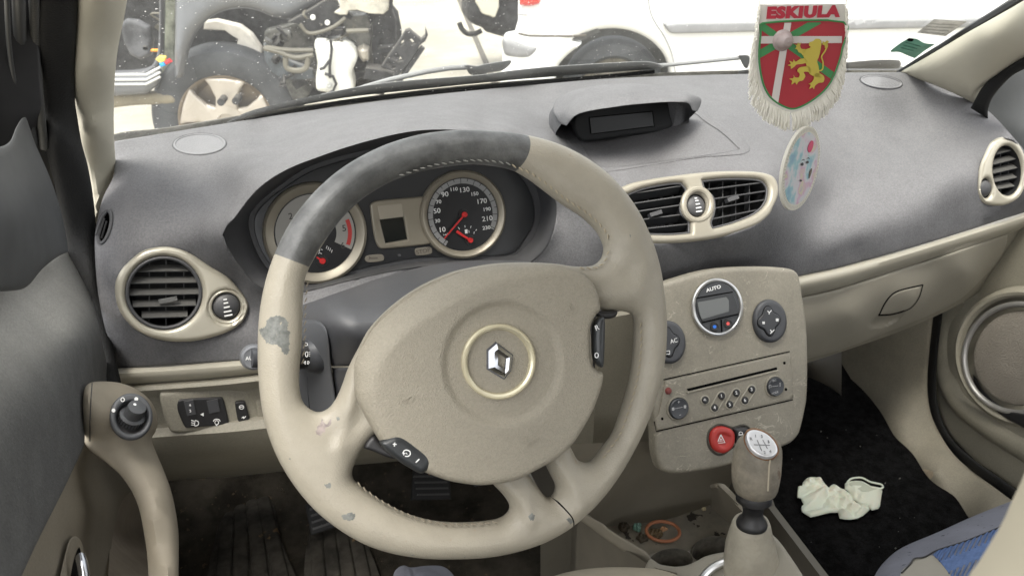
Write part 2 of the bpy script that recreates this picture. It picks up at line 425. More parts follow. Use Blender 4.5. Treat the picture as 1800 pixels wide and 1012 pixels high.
# middle
cp(950, 225, z=-.335); cp(960, 260, y=.90); cp(1010, 330, y=.865); cp(1020, 420, y=.835); cp(1020, 470, y=.825)
for x, y in [(1060, 345), (1100, 322), (1175, 308), (1275, 298), (1350, 303), (1370, 335), (1355, 382), (1275, 420), (1175, 433), (1100, 425), (1215, 364)]: ctrl.append((x, y, FV_C.pt(x, y)))
for x, y, z in [(985, 250, -.348), (1040, 306, -.366), (1160, 296, -.368), (1325, 268, -.368), (1290, 230, -.350), (1232, 190, -.338), (1120, 230, -.350)]: cp(x, y, z=z)
for x, y, o_ in [(1100, 470, -.015), (1250, 460, -.012), (1390, 472, -.002), (1340, 462, -.008)]: ctrl.append((x, y, WP(x, y, o_)))
ctrl.append((1160, 520, WP(1160, 520, -.015)))
for x, y in [(1500, 463), (1650, 421), (1800, 374), (1400, 487)]: ctrl.append((x, y, WP(x, y)))
for x, y in [(1500, 440), (1640, 400)]: ctrl.append((x, y, WP(x, y, .004)))
cp(1400, 441, y=.832); cp(1480, 420, y=.842); cp(1560, 395, y=.857); cp(1560, 412, y=.852); cp(1620, 363, y=.872); cp(1665, 312, y=.893); cp(1546, 332, y=.915); cp(1450, 365, y=.892); cp(1500, 300, y=.955); cp(1450, 200, y=1.08); cp(1600, 220, y=1.035); cp(1600, 300, y=.938); cp(1680, 250, y=.975); cp(1450, 430, y=.838); cp(1520, 408, y=.848); cp(1600, 375, y=.866)
for x, y in [(1717, 300), (1725, 355), (1760, 366), (1795, 340), (1768, 236), (1800, 262), (1768, 300)]: ctrl.append((x, y, FV_R.pt(x, y)))
cp(1640, 146, y=1.08); cp(1710, 180, y=1.03); cp(1760, 215, y=.975)
T_DASH = rbf(ctrl, 2e-5)
HOOD = crc([(386, 392), (392, 350), (415, 300), (450, 262), (500, 222), (560, 198), (640, 186), (720, 182), (790, 192), (850, 210), (905, 238), (950, 280), (985, 330), (995, 380), (980, 430), (920, 470), (700, 480), (450, 500), (400, 440)], 5)
LENS_PODS = [(np.array(crc([(202, 506), (225, 460), (275, 433), (330, 443), (400, 485), (436, 535), (400, 583), (325, 600), (250, 586), (207, 543)])), 16, .004)]
def dash_h(P, d):
    h = np.zeros(len(P)); w = 22.0
    sd = segdist(P, HOOD)*np.where(inside(P, HOOD), 1, -1); s = np.clip(sd/w, 0, 1); h += .006*(s*s*(3-2*s))
    return h
OPEN = [(392, 413), (392, 413), (400, 396), (412, 384), (450, 336), (500, 300), (562, 275), (625, 254), (700, 235), (760, 228), (830, 231), (885, 246), (930, 275), (962, 315), (977, 360), (972, 405), (955, 440), (925, 466), (925, 466), (840, 463), (750, 467), (670, 480), (600, 496), (545, 510), (490, 516), (447, 497), (425, 470), (405, 443)]
V_L = [(202, 506), (209, 480), (226, 460), (250, 441), (275, 434), (300, 434), (330, 443), (362, 463), (398, 485), (420, 508), (434, 528), (436, 543), (425, 566), (400, 583), (362, 595), (325, 600), (287, 598), (250, 586), (225, 568), (208, 543)]
V_C = [(1068, 342), (1100, 326), (1125, 319), (1175, 311), (1225, 305), (1275, 302), (1325, 303), (1350, 308), (1361, 317), (1366, 333), (1364, 349), (1357, 365), (1348, 381), (1325, 398), (1275, 415), (1225, 424), (1175, 428), (1137, 428), (1098, 420), (1070, 405), (1055, 382), (1055, 358)]
V_R = [(1742, 250), (1760, 241), (1780, 245), (1794, 262), (1803, 290), (1801, 320), (1790, 345), (1772, 358), (1750, 362), (1730, 358), (1719, 343), (1717, 323), (1722, 293), (1730, 272)]
DEM = ell(184, 399, 10, 29, -14)
def shrink(pts, k):
    P = np.array(pts, float); c = (P.max(0)+P.min(0))/2; return [tuple(c+(p-c)*k) for p in P]
DASH_OUT = [(198, 249), (198, 249), (340, 226), (480, 204), (600, 186.5), (700, 173.5), (840, 158.5), (970, 146.5), (1100, 136.5), (1320, 130), (1480, 128), (1582, 127), (1582, 127), (1630, 137), (1680, 158), (1713, 177), (1745, 202), (1780, 240), (1803, 268), (1820, 300), (1826, 366), (1826, 366), (1800, 373.5), (1650, 421), (1500, 463.5), (1392, 488), (1392, 488), (1392, 560), (1392, 560), (1000, 560), (1000, 560), (560, 560), (560, 560), (520, 620), (455, 631), (340, 639), (207, 647), (207, 647), (188, 590), (173, 520), (167, 450), (168, 405), (180, 350), (196, 318), (201, 298), (199, 270)]
dash = thing('dashboard', 'dusty dark grey and beige car dashboard behind the steering wheel', 'dashboard')
plate('upper_panel', Ray(T_DASH, .00068), DASH_OUT, [M_DASH], dash, holes=[OPEN, shrink(V_L, .955), shrink(V_C, .97), shrink(V_R, .955), DEM], thick=.0, rnd=.003, step=.0085, back=None, k=3, hfun=dash_h, smooth=50)
# ---- cluster bowl
def on_dash(pts, h=0.0):
    P = np.asarray(pts, float); return W(P[:, 0], P[:, 1], T_DASH(P[:, 0], P[:, 1])-dash_h(P, None)-h)
def resn(P, n):
    P = np.vstack([P, P[:1]]); L = np.concatenate([[0], np.cumsum(np.linalg.norm(np.diff(P, axis=0), axis=1))]); s = np.linspace(0, L[-1], n, endpoint=False)
    return np.stack([np.interp(s, L, P[:, i]) for i in range(P.shape[1])], 1)
def resn_ang(P, n, c):
    a = np.arctan2(P[:, 1]-c[1], P[:, 0]-c[0]); o = np.argsort(a); a = a[o]; Q = P[o]; s = np.linspace(-math.pi, math.pi, n, endpoint=False)
    return np.stack([np.interp(s, a, Q[:, i], period=2*math.pi) for i in range(2)], 1)
cc = (690, 385); NB = 160
oA = resn_ang(resamp(crc(OPEN, 5), 3), NB, cc)
BOWL_IN = [(437, 395), (450, 361), (500, 320), (550, 290), (625, 268), (700, 256), (790, 254), (870, 268), (920, 300), (946, 345), (948, 385), (935, 420), (905, 448), (905, 448), (840, 455), (747, 458), (670, 470), (600, 485), (543, 497), (490, 487), (455, 450)]
oC = resn_ang(resamp(crc(BOWL_IN, 5), 3), NB, cc)
pA = on_dash(oA); pA2 = on_dash(oA)+np.array([0, .006, -.002]); pC = F_CL.map(F_CL.loc(oC), np.full(NB, .004)); pD = F_CL.map(F_CL.loc(oC), np.full(NB, -.004))
mid = pA*.45+pC*.55; mid = mid + (pA.mean(0)-mid)*-.012
v, f = loft_geo([pA, pA2, mid, pC, pD]); MB().add(v, f).build('cluster_bowl', [mat('dark_bowl', (.055, .056, .060), .6, bump=.2, bscale=600, dust=.3, dustcol=(.17, .165, .16))], dash, 40, fix=True)
plate('cluster_bezel', F_CL, shrink(BOWL_IN, 1.02), [M_DGREY], dash, thick=.003, rnd=0, k=4)
# ---- speaker grilles set in the top
def grille(cx, cy, rx, ry, rot, name='speaker_grille'):
    o = plate(name, Ray(T_DASH, .0008), ell(cx, cy, rx, ry, rot), [mat('grille_grey', (.10, .10, .108), .6, bump=.9, bscale=520, btype='voronoi', dust=.6, dustcol=(.26, .255, .255))], dash, thick=.0022, rnd=.0015, sm=False, back=None)
    E = np.array(ell(cx, cy, rx, ry, rot, 48)); P = W(E[:, 0], E[:, 1], T_DASH(E[:, 0], E[:, 1])-.0016)
    v, f = tube_geo(P, .0016, k=8, closed=True); MB().add(v, f).build('grille_rim', [mat('grille_rim_grey', (.13, .13, .138), .5, dust=.5, dustcol=(.3, .295, .29))], o, fix=True)
    E = np.array(ell(cx, cy, rx+2.5, ry+1.5, rot, 48)); P = W(E[:, 0], E[:, 1], T_DASH(E[:, 0], E[:, 1])+.0008)
    v, f = tube_geo(P, .0011, k=6, closed=True); MB().add(v, f).build('grille_groove', [M_BLACK], o)
grille(351, 254, 44.5, 17.5, 1.5); grille(1549, 144.5, 35, 10, -7)
# demister slot at the left end
def barrel(name, fr, outl, depth, m, parent, taper=.9, n=70):
    P = resn(fr.loc(crc(outl, 4)), n); c = P.mean(0); rows = [fr.map(P, np.full(n, .001)), fr.map(c+(P-c)*.985, np.full(n, -.003)), fr.map(c+(P-c)*taper, np.full(n, -depth))]
    v, f = loft_geo(rows, True); f.append(tuple(2*n+i for i in range(n))); return MB().add(v, f).build(name, m, parent, 35, fix=True)
F_DM = Frame(W(184, 399, float(T_DASH(np.array([184.]), np.array([399.]))[0])+.001), (.86, -.5, .25))
E = np.array(DEM); pr = W(E[:, 0], E[:, 1], T_DASH(E[:, 0], E[:, 1])-.001); v, f = tube_geo(pr, .0022, k=8, closed=True)
dm = MB().add(v, f).build('demister_vent', [M_DGREY], dash, fix=True)
plate('vent_back', F_DM.off(-.012), ell(184, 399, 14, 34, -14), [M_VOID], dm, thick=.001, rnd=0, sm=False)
for k_ in (-1, 0, 1):
    a = F_DM.pt(178+5*k_, 415+3*k_, -.004); b = F_DM.pt(188+4*k_, 383+5*k_, -.004); v, f = tube_geo([a, b], .0012, k=6); MB().add(v, f).build('vent_slat', [M_DGREY], dm, fix=True)
# ---- air vents
M_VANE = mat('vent_vane_grey', (.05, .052, .055), .5, bump=.3, bscale=800, dust=.8, dustcol=(.11, .106, .095))
def hatch(mb, fr, px, py, cx_, w, h=.001):
    pass
def blades(vent, fr, poly, rows, depth0, chord, tilt, cols=(), th=.0013, xr=None):
    """horizontal blades clipped by the opening; rows are (px,py,slope) lines"""
    L = fr.loc(crc(poly, 4)) if poly is not None else None
    mb = MB()
    for (x, y, sl) in rows:
        a, b = fr.loc([(x-40, y+40*sl), (x+40, y-40*sl)]); d = nrm(b-a); s = np.linspace(-.15, .15, 1201); Q = a[None]+(s[:, None])*d; ins = inside(Q, L)
        if not ins.any(): continue
        s0, s1 = s[ins].min()+.0006, s[ins].max()-.0006; p0, p1 = a+d*s0, a+d*s1; c = (p0+p1)/2; nn = np.array([-d[1], d[0]])
        ct, st = math.cos(tilt), math.sin(tilt); M = Matrix.Identity(4)
        ex = fr.ex*d[0]+fr.ey*d[1]; eu = fr.ex*nn[0]+fr.ey*nn[1]; back = -fr.n*ct+eu*st; upv = np.cross(ex, back)
        O = fr.O+fr.ex*c[0]+fr.ey*c[1]-fr.n*depth0+back*chord/2
        for i in range(3): M[i][0], M[i][1], M[i][2], M[i][3] = ex[i], back[i], upv[i], O[i]
        vv, ff = box_geo(M, s1-s0, chord, th); mb.add(vv, ff)
    for (x, y0, y1) in cols:
        a, b = fr.loc([(x, y0), (x, y1)]); L_ = b-a; ln = np.linalg.norm(L_); d = L_/ln; nn = np.array([-d[1], d[0]]); M = Matrix.Identity(4)
        ex = fr.ex*d[0]+fr.ey*d[1]; eu = fr.ex*nn[0]+fr.ey*nn[1]; O = fr.O+fr.ex*(a+b)[0]/2+fr.ey*(a+b)[1]/2-fr.n*(depth0+chord*.9+.006)
        for i in range(3): M[i][0], M[i][1], M[i][2], M[i][3] = ex[i], eu[i], fr.n[i], O[i]
        vv, ff = box_geo(M, ln, .0012, .012); mb.add(vv, ff)
    return mb
def thumb(vent, fr, cx_, cy_, rx, ry, marks=True):
    P = fr.loc([(cx_, cy_), (cx_+rx, cy_), (cx_, cy_-ry)]); r = (np.linalg.norm(P[1]-P[0])+np.linalg.norm(P[2]-P[0]))/2
    O = fr.map(P[:1], np.array([-.001]))[0]
    prof = [(r*math.cos(a), r*.45*math.sin(a)) for a in np.radians([-20, 0, 15, 30, 45, 60, 75, 88])]
    o = lathe('thumb_wheel', O, fr.n, prof, [M_DGREY], vent, k=32)
    if marks:
        mb = MB()
        for i, (dy, w) in enumerate([(.62, .10), (.36, .13), (.04, .17), (-.30, .22), (-.62, .24)]):
            y = dy*r; x = (.12 - .05*i/4)*r*-1; hh = .45*math.sqrt(max(0, r*r-y*y))
            q = np.array([[fr.loc([(cx_, cy_)])[0][0]+x*0+.06*r-w*r*.9, 0], [0, 0]])
            c = P[0]+np.array([.0, y]); wv = w*r*1.2; hv = .055*r
            pts = [(c[0]+wv*a, c[1]+hv*b) for a, b in [(-1, -1), (1, -1), (1.1, 0), (1, 1), (-1, 1), (-1.1, 0)]]
            mb.add(fr.map(np.array(pts), np.full(6, hh-.0006+.001)), [tuple(range(6))])
        mb.build('dose_marks', [M_WHITE], o, 0)
    return o
# left vent
vl = plate('air_vent', FV_L, V_L, [M_GOLD], dash, holes=[ell(288, 514, 67.5, 64.5, n=56), ell(398, 538.5, 25, 24, n=30)], hsm=False, thick=.006, rnd=.006, hfun=lambda P, d: -.0025*np.clip(1-np.abs(segdist(P, FV_L.loc(ell(398, 538.5, 31, 30)))/.0035), 0, 1)**2*1.0, step=.003)
vl['label'] = 'round champagne air vent at the driver door end'
barrel('vent_barrel', FV_L, ell(288, 514, 67.5, 64.5, n=56), .04, [mat('barrel_black', (.012, .012, .013), .6)], vl)
E = FV_L.loc(ell(288, 514, 64.5, 61.5, n=56)); v, f = tube_geo(FV_L.map(E, np.full(56, .0015)), .0022, up=FV_L.n, k=8, closed=True); MB().add(v, f).build('vent_ring', [M_DGREY], vl, fix=True)
blades(vl, FV_L, ell(288, 514, 63, 60, n=50), [(288, 478, .015), (288, 498.5, .015), (288, 519, .02), (288, 539.5, .025), (288, 559, .03)], .003, .011, math.radians(32), [(262, 462, 568), (292, 455, 576), (324, 462, 568)]).build('vent_slats', [M_VANE], vl, 0)
v, f = box_geo(FV_L.mat(FV_L.pt(295, 527, -.001)), .020, .0045, .003); MB().add(v, f).build('vent_tab', [mat('tab_grey', (.12, .12, .115), .5, bump=1, bscale=500, btype='voronoi')], vl)
plate('thumb_well', FV_L.off(-.004), ell(398, 538.5, 27, 26), [M_BLACK], vl, thick=.001, rnd=0, sm=False)
thumb(vl, FV_L, 398, 538.5, 24, 23)
# right vent
vr = plate('air_vent', FV_R, V_R, [M_GOLD], dash, holes=[ell(1768, 300, 25.5, 44, 3, n=48), ell(1731, 331, 9.5, 17.5, 3, n=26)], hsm=False, thick=.006, rnd=.006, step=.003)
vr['label'] = 'round champagne air vent at the passenger door end'
barrel('vent_barrel', FV_R, ell(1768, 300, 25.5, 44, 3, n=48), .04, [MATS['barrel_black']], vr)
blades(vr, FV_R, ell(1768, 300, 24, 42, 3, n=40), [(1768, 268, .26), (1768, 285, .25), (1768, 301, .23), (1768, 317, .2), (1768, 331, .18)], .003, .013, math.radians(30), [(1757, 262, 340), (1772, 258, 342), (1786, 262, 335)]).build('vent_slats', [M_VANE], vr, 0)
plate('thumb_well', FV_R.off(-.004), ell(1731, 331, 11, 20, 3), [M_BLACK], vr, thick=.001, rnd=0, sm=False)
o = thumb(vr, FV_R, 1731, 331, 10, 17, False)
# centre vents
CV_R = [(1231, 318), (1231, 318), (1275, 314), (1325, 315), (1342, 321), (1349, 336), (1344, 358), (1325, 377), (1287, 393), (1250, 403), (1250, 403), (1247, 393), (1252, 378), (1254, 363), (1250, 345), (1236, 333)]
CV_L = [(1078, 353), (1078, 353), (1125, 333), (1175, 323), (1197, 322), (1197, 322), (1206, 333), (1205, 345), (1197, 360), (1199, 378), (1211, 390), (1212, 411), (1212, 411), (1175, 414), (1125, 412), (1092, 402), (1075, 380)]
vc = plate('air_vent', FV_C, V_C, [mat('matte_taupe_trim', (.34, .312, .25), .40, metal=.2, var=.04)], dash, holes=[CV_R, CV_L, ell(1222.5, 362, 17.5, 20.5, n=30)], hsm=True, thick=.007, rnd=.006, step=.003, k=4)
vc['label'] = 'long oval pair of air vents in the middle of the dashboard'
M_VDK = mat('centre_vane_black', (.03, .031, .033), .42, dust=.4, dustcol=(.13, .125, .12))
barrel('vent_barrel', FV_C, CV_R, .045, [MATS['barrel_black']], vc, taper=.93); barrel('vent_barrel', FV_C, CV_L, .045, [MATS['barrel_black']], vc, taper=.93)
for cvp, inner in ((CV_R, .965), (CV_L, .97)):
    P = FV_C.loc(crc(shrink(cvp, inner), 4)); P = resamp(P, .002); v, f = tube_geo(FV_C.map(P, np.full(len(P), .001)), .0015, up=FV_C.n, k=8, closed=True); MB().add(v, f).build('vent_ring', [M_DGREY], vc, fix=True)
blades(vc, FV_C, shrink(CV_R, .98), [(1290, 327, .13), (1290, 344, .15), (1290, 360, .17), (1290, 377, .2)], .000, .009, math.radians(6), [(1252, 310, 412), (1276, 312, 400), (1299, 312, 398), (1323, 312, 390)], th=.0016).build('vent_slats', [M_VDK], vc, 0)
mbv = blades(vc, FV_C, shrink(CV_L, .98), [(1150, 334, .16), (1150, 352, .15), (1150, 367, .15), (1150, 383, .13), (1150, 400, .11)], .000, .016, math.radians(-22), [(1100, 340, 402), (1124, 334, 408), (1148, 330, 410), (1172, 328, 410), (1192, 328, 410)], th=.0016)
mbv.build('vent_slats', [M_VDK], vc, 0)
for (x, y) in ((1285, 351), (1150, 377)):
    v, f = box_geo(FV_C.mat(FV_C.pt(x, y, .002), .15), .017, .005, .008); MB().add(v, f).build('vent_tab', [M_DGREY], vc)
plate('thumb_well', FV_C.off(-.004), ell(1222.5, 362, 20, 23), [M_BLACK], vc, thick=.001, rnd=0, sm=False)
E = FV_C.loc(ell(1222.5, 362, 24, 27.5, n=40)); v, f = tube_geo(FV_C.map(E, np.full(40, .0045)), .0042, up=FV_C.n, k=10, closed=True); MB().add(v, f).build('thumb_bezel', [MATS['matte_taupe_trim']], vc, fix=True)
thumb(vc, FV_C, 1222.5, 362, 17, 19)
# ---- display tray in the top
TRAY_O = [(966, 190), (985, 222), (1000, 252), (1015, 280), (1027, 297), (1042, 303), (1075, 301), (1150, 290), (1225, 278), (1300, 272), (1316, 267), (1318, 259), (1308, 247), (1275, 224), (1250, 207), (1230, 190), (1160, 178), (1060, 178), (990, 180)]
TRAY_H = [(1003, 222), (1003, 222), (1024, 255), (1042, 283), (1060, 292), (1100, 291), (1180, 281), (1262, 270), (1300, 262), (1300, 262), (1270, 234), (1240, 214), (1215, 196), (1160, 182), (1060, 184), (1005, 200)]
tray = plate('display_tray', Ray(T_DASH, .00078), TRAY_O, [M_DASH], dash, holes=[TRAY_H], hsm=True, thick=.0028, rnd=.0025, back=None, step=.005)
FLOOR = shrink(TRAY_H, 1.01)
def floor_h(P, d):
    s = np.clip((275-P[:, 1])/60, 0, 1); return -.004-.055*s**1.3
fl = plate('tray_floor', Ray(T_DASH, .00078), FLOOR, [M_DASH], tray, thick=0, rnd=0, hfun=floor_h, back=None, step=.005)
oT = resn(crc(TRAY_H, 4), 120); r0 = W(oT[:, 0], oT[:, 1], T_DASH(oT[:, 0], oT[:, 1])-.002); r1 = W(oT[:, 0], oT[:, 1], T_DASH(oT[:, 0], oT[:, 1])-floor_h(oT, None)+.002)
v, f = loft_geo([r0, r1]); MB().add(v, f).build('tray_wall', [M_DASH], tray, 40, fix=True)
F_SC = Frame(WY(1092, 216, .994), (.03, -1, .32))
scr = plate('display_housing', F_SC, [(1005, 214), (1012, 200), (1050, 186), (1110, 176), (1178, 169), (1190, 178), (1188, 206), (1168, 229), (1100, 240), (1024, 249), (1010, 235)], [mat('display_black', (.010, .0105, .011), .55, spec=.2)], dash, thick=.008, rnd=.004)
plate('display_screen', F_SC.off(.0085), [(1036, 207), (1147, 196), (1150, 222), (1039, 236)], [mat('dark_screen', (.006, .007, .007), .3, spec=.25)], scr, thick=.0005, rnd=0, sm=False)
E = F_SC.off(.0088).loc([(1036, 207), (1147, 196), (1150, 222), (1039, 236)]); E = resamp(E, .004); fr_ = F_SC.off(.0092); v, f = tube_geo(fr_.map(E, np.zeros(len(E))), .0006, up=F_SC.n, k=4, closed=True); MB().add(v, f).build('screen_frame', [M_VOID], scr)
vis_c = [(975, 200, R3(975, 200, z=-.318)), (985, 217, R3(985, 217, z=-.322)), (982, 172, R3(982, 172, z=-.312)), (1005, 160, R3(1005, 160, z=-.300)), (1050, 150, R3(1050, 150, z=-.288)), (1100, 147, R3(1100, 147, z=-.282)), (1150, 150, R3(1150, 150, z=-.284)), (1187, 157, R3(1187, 157, z=-.290)), (1225, 170, R3(1225, 170, z=-.300)), (1225, 192, R3(1225, 192, y=.955)), (1205, 176, R3(1205, 176, y=.93)), (1175, 176, R3(1175, 176, y=.917)), (1125, 180, R3(1125, 180, y=.910)), (1075, 186, R3(1075, 186, y=.915)), (1037, 192, R3(1037, 192, y=.925)), (1008, 201, R3(1008, 201, y=.945)), (1100, 163, R3(1100, 163, z=-.277)), (1000, 205, R3(1000, 205, y=.955))]
VIS = [(972, 196), (975, 182), (982, 172), (1005, 160), (1050, 150), (1100, 147), (1150, 150), (1187, 157), (1225, 169), (1232, 174), (1232, 183), (1226, 196), (1226, 196), (1217, 194), (1214, 187), (1207, 181), (1175, 179.5), (1125, 183), (1075, 189), (1037, 195), (1014, 202), (1004, 211), (996, 221), (996, 221), (985, 217), (977, 206)]
hood_ = plate('display_hood', Ray(rbf(vis_c, 1e-5), .00075), VIS, [M_DASH], dash, thick=.012, rnd=.004, step=.004, k=3)
BK = crc([(988, 216), (978, 200), (976, 184), (984, 173), (1006, 161), (1050, 151.5), (1100, 148.5), (1150, 151.5), (1187, 158.5), (1222, 170), (1230, 177), (1228, 192)], 4, False)
TB = rbf(vis_c, 1e-5)(BK[:, 0], BK[:, 1]); b0 = W(BK[:, 0], BK[:, 1], TB-.002); b1 = W(BK[:, 0], BK[:, 1], TB)+np.array([0, .022, -.02]); b2 = b1+np.array([0, .006, -.07])
v, f = loft_geo([b0, b1, b2], False); MB().add(v, f).build('hood_light_block', [M_DASH], hood_, 40)  # hidden closure added to keep windscreen light out of the display recess
# ---- beige strips and lower panels
def ribbon(name, top, bot, offs, mats, parent, n=60, k=5, cap=.012, raw=False):
    """strip between two traced edges; offs = list of (fraction down, offset from plan curve)"""
    A = resn_open(crc(top, 5, False), n); B = resn_open(crc(bot, 5, False), n); rows = []
    for fr_, of in offs:
        P = A*(1-fr_)+B*fr_; o_ = of(P) if callable(of) else of; rows.append(WP(P[:, 0], P[:, 1], o_))
    v, f = loft_geo(rows, False); return MB().add(v, f).build(name, mats, parent, 50)
def resn_open(P, n):
    L = np.concatenate([[0], np.cumsum(np.linalg.norm(np.diff(P, axis=0), axis=1))]); s = np.linspace(0, L[-1], n)
    return np.stack([np.interp(s, L, P[:, i]) for i in range(P.shape[1])], 1)
BEAD = [(-.02, .012), (0, .002), (.12, -.006), (.3, -.0105), (.5, -.0115), (.7, -.0095), (.88, -.004), (1, .003), (1.03, .012)]
M_STRIP = mat('satin_beige_strip', (.375, .35, .283), .44, metal=.15, var=.06, bump=.1, dust=.1)
ribbon('trim_strip', [(205, 648), (300, 642), (400, 635), (520, 624)], [(210, 678), (300, 672), (400, 664), (520, 650)], BEAD, [M_STRIP], dash)
ribbon('trim_strip', [(1388, 489), (1500, 464), (1650, 421.5), (1826, 366)], [(1392, 524), (1475, 506), (1490, 503), (1625, 458), (1772, 410), (1826, 391)], BEAD, [M_STRIP], dash)
# knee panel under the driver strip
KP = [(0, -.001), (.03, -.010), (.07, -.013), (.10, -.010), (.13, .002), (.16, .004), (.42, .000), (.46, -.012), (.55, -.020), (.66, -.014), (.76, .006), (.86, .045), (.94, .11), (1.0, .2)]
ribbon('knee_panel', [(210, 677), (300, 671), (400, 663), (520, 649), (700, 632)], [(250, 848), (330, 842), (420, 836), (520, 826), (720, 808)], KP, [M_BEIGE_D], dash)
F_SW = Frame(WP(370, 718, -.003), (.06, -1, .18))
sp = plate('switch_recess', F_SW, [(281, 692), (290, 687), (360, 682), (470, 677), (520, 676), (520, 745), (470, 748), (360, 756), (306, 758), (295, 748), (284, 715)], [M_BEIGE_D], dash, thick=.006, rnd=.005)
ps = plate('dimmer_panel', F_SW.off(.006), [(312, 708), (318, 701), (388, 697), (393, 702), (402, 740), (398, 744), (330, 750), (324, 747), (313, 722)], [M_BLACK], dash, thick=.003, rnd=.0015)
FS = F_SW.off(.009)
for (x, y, w, h) in ((334, 716, 7.5, 14), (375, 713, 9, 12)):
    v, f = box_geo(FS.mat(FS.pt(x, y, .0)), w*2*FS.mpp(x, y), h*2*FS.mpp(x, y), .003); MB().add(v, f).build('thumb_wheel', [M_DGREY], ps)
mb = MB(); text_on(mb, FS, 334, 711, '4', 5, h=.0017); text_on(mb, FS, 334.5, 721, '3', 5, h=.0017)
flat_on(mb, FS, [(352, 728), (358, 725), (358, 731)], h=.0006)
line_on(mb, FS, [(343, 738), (348, 740), (349, 744), (347, 747), (342, 747), (343, 738)], 1.3, .0006)
for i in range(3): line_on(mb, FS, [(336, 738+i*4), (341, 739.5+i*3.4)], 1.2, .0006)
line_on(mb, FS, ell(381, 742, 3.3, 3.6, n=12), 1.2, .0006, closed=True, sm=False); line_on(mb, FS, [(379.5, 746), (382, 748)], 1.4, .0006); line_on(mb, FS, [(375, 740), (377, 737), (381, 736), (385, 737), (387, 740)], 1.2, .0006)
mb.build('panel_markings', [M_WHITE], ps, 0)
ls = plate('level_switch', F_SW.off(.006), [(413, 708), (416, 704), (428, 703), (431, 706), (438, 732), (434, 737), (420, 738), (417, 733)], [M_BLACK], dash, thick=.005, rnd=.0015)
mb = MB(); FS2 = F_SW.off(.011); line_on(mb, FS2, ell(424.5, 715, 4, 3.4, n=12), 1.1, .0004, closed=True, sm=False); line_on(mb, FS2, [(421, 715), (428, 714)], 1.1, .0004); line_on(mb, FS2, [(425, 734), (428, 732), (428, 735), (432, 731)], 1.1, .0004); mb.build('switch_symbol', [M_WHITE], ls, 0)
plate('blank_cover', F_SW.off(.005), [(449, 704), (452, 701), (490, 699), (490, 735), (458, 737), (453, 733)], [M_BEIGE_D], dash, thick=.004, rnd=.0015)
# glove box
GB = [(1407, 523), (1407, 523), (1475, 507), (1625, 460), (1771, 412), (1771, 412), (1768, 432), (1752, 462), (1728, 488), (1692, 522), (1650, 546), (1600, 567), (1537, 592), (1475, 615), (1408, 633), (1408, 633), (1402, 590)]
gb_c = [(x, y, WP(x, y, o)) for x, y, o in [(1407, 523, .004), (1475, 507, .004), (1625, 460, .004), (1771, 412, .004), (1500, 560, -.002), (1400, 570, -.002), (1600, 525, 0), (1700, 480, 0), (1408, 633, .035), (1560, 583, .035), (1475, 615, .035), (1650, 546, .035), (1728, 488, .03)]]
T_GB = rbf(gb_c, 1e-5)
gb = plate('glove_box', Ray(T_GB, .0009), GB, [mat('glove_box_taupe', (.27, .25, .20), .6, var=.05, bump=.3, bscale=500)], dash, thick=.004, rnd=.005, hfun=lambda P, d: -.020*np.clip(1-(((P[:, 0]-1558)*.92+(P[:, 1]-560)*-.39)/33)**2-(((P[:, 0]-1558)*.39+(P[:, 1]-560)*.92)/12)**2, 0, 1)**.7, step=.004, back=None)
gb['label'] = 'closed taupe glove box lid on the passenger side'
latch = plate('latch', Ray(lambda a, b: T_GB(a, b)-.004, .0009), [(1547, 552), (1547, 552), (1557, 533), (1569, 519), (1585, 511), (1619, 503), (1619, 503), (1613, 522), (1601, 538), (1585, 546), (1565, 551)], [mat('latch_taupe', (.32, .297, .24), .4, var=.1, bump=.1)], gb, thick=.003, rnd=.0022)
E = resamp(crc([(1545, 554), (1545, 554), (1555, 533), (1568, 517), (1585, 509), (1622, 500.5), (1622, 500.5), (1615, 523), (1602, 540), (1585, 548), (1565, 553)], 4), 3); v, f = tube_geo(W(E[:, 0], E[:, 1], T_GB(E[:, 0], E[:, 1])-.004), .0012, k=6, closed=True); MB().add(v, f).build('latch_gap', [M_VOID], gb)
# frame round the glove box (body of the lower dashboard)
GF = [(1392, 515), (1392, 515), (1475, 498), (1640, 448), (1826, 384), (1826, 384), (1800, 425), (1780, 452), (1758, 480), (1700, 527), (1600, 575), (1500, 611), (1405, 642), (1392, 645), (1392, 645)]
plate('glove_box_surround', Ray(lambda a, b: T_GB(a, b)+.004, .0009), GF, [M_BEIGE_D], dash, holes=[[(1430, 535), (1500, 513), (1620, 475), (1740, 437), (1720, 480), (1640, 535), (1560, 570), (1480, 598), (1430, 612)]], hsm=False, thick=.0, rnd=.004, back=None, step=.008)
line = MB()
# airbag stamp by the right vent
mb = MB()
Fst = Frame(W(1735, 383, float(T_DASH(np.array([1735.]), np.array([383.]))[0])-.0012), (-.1, -1, .2)); line_on(mb, Fst, [(1729, 379), (1742, 375)], 1.2, .0005); line_on(mb, Fst, [(1729, 388), (1742, 384)], 1.2, .0005); line_on(mb, Fst, [(1730, 384), (1741, 380)], 1.2, .0005)
mb.build('embossed_mark', [M_DGREY], dash, 0)
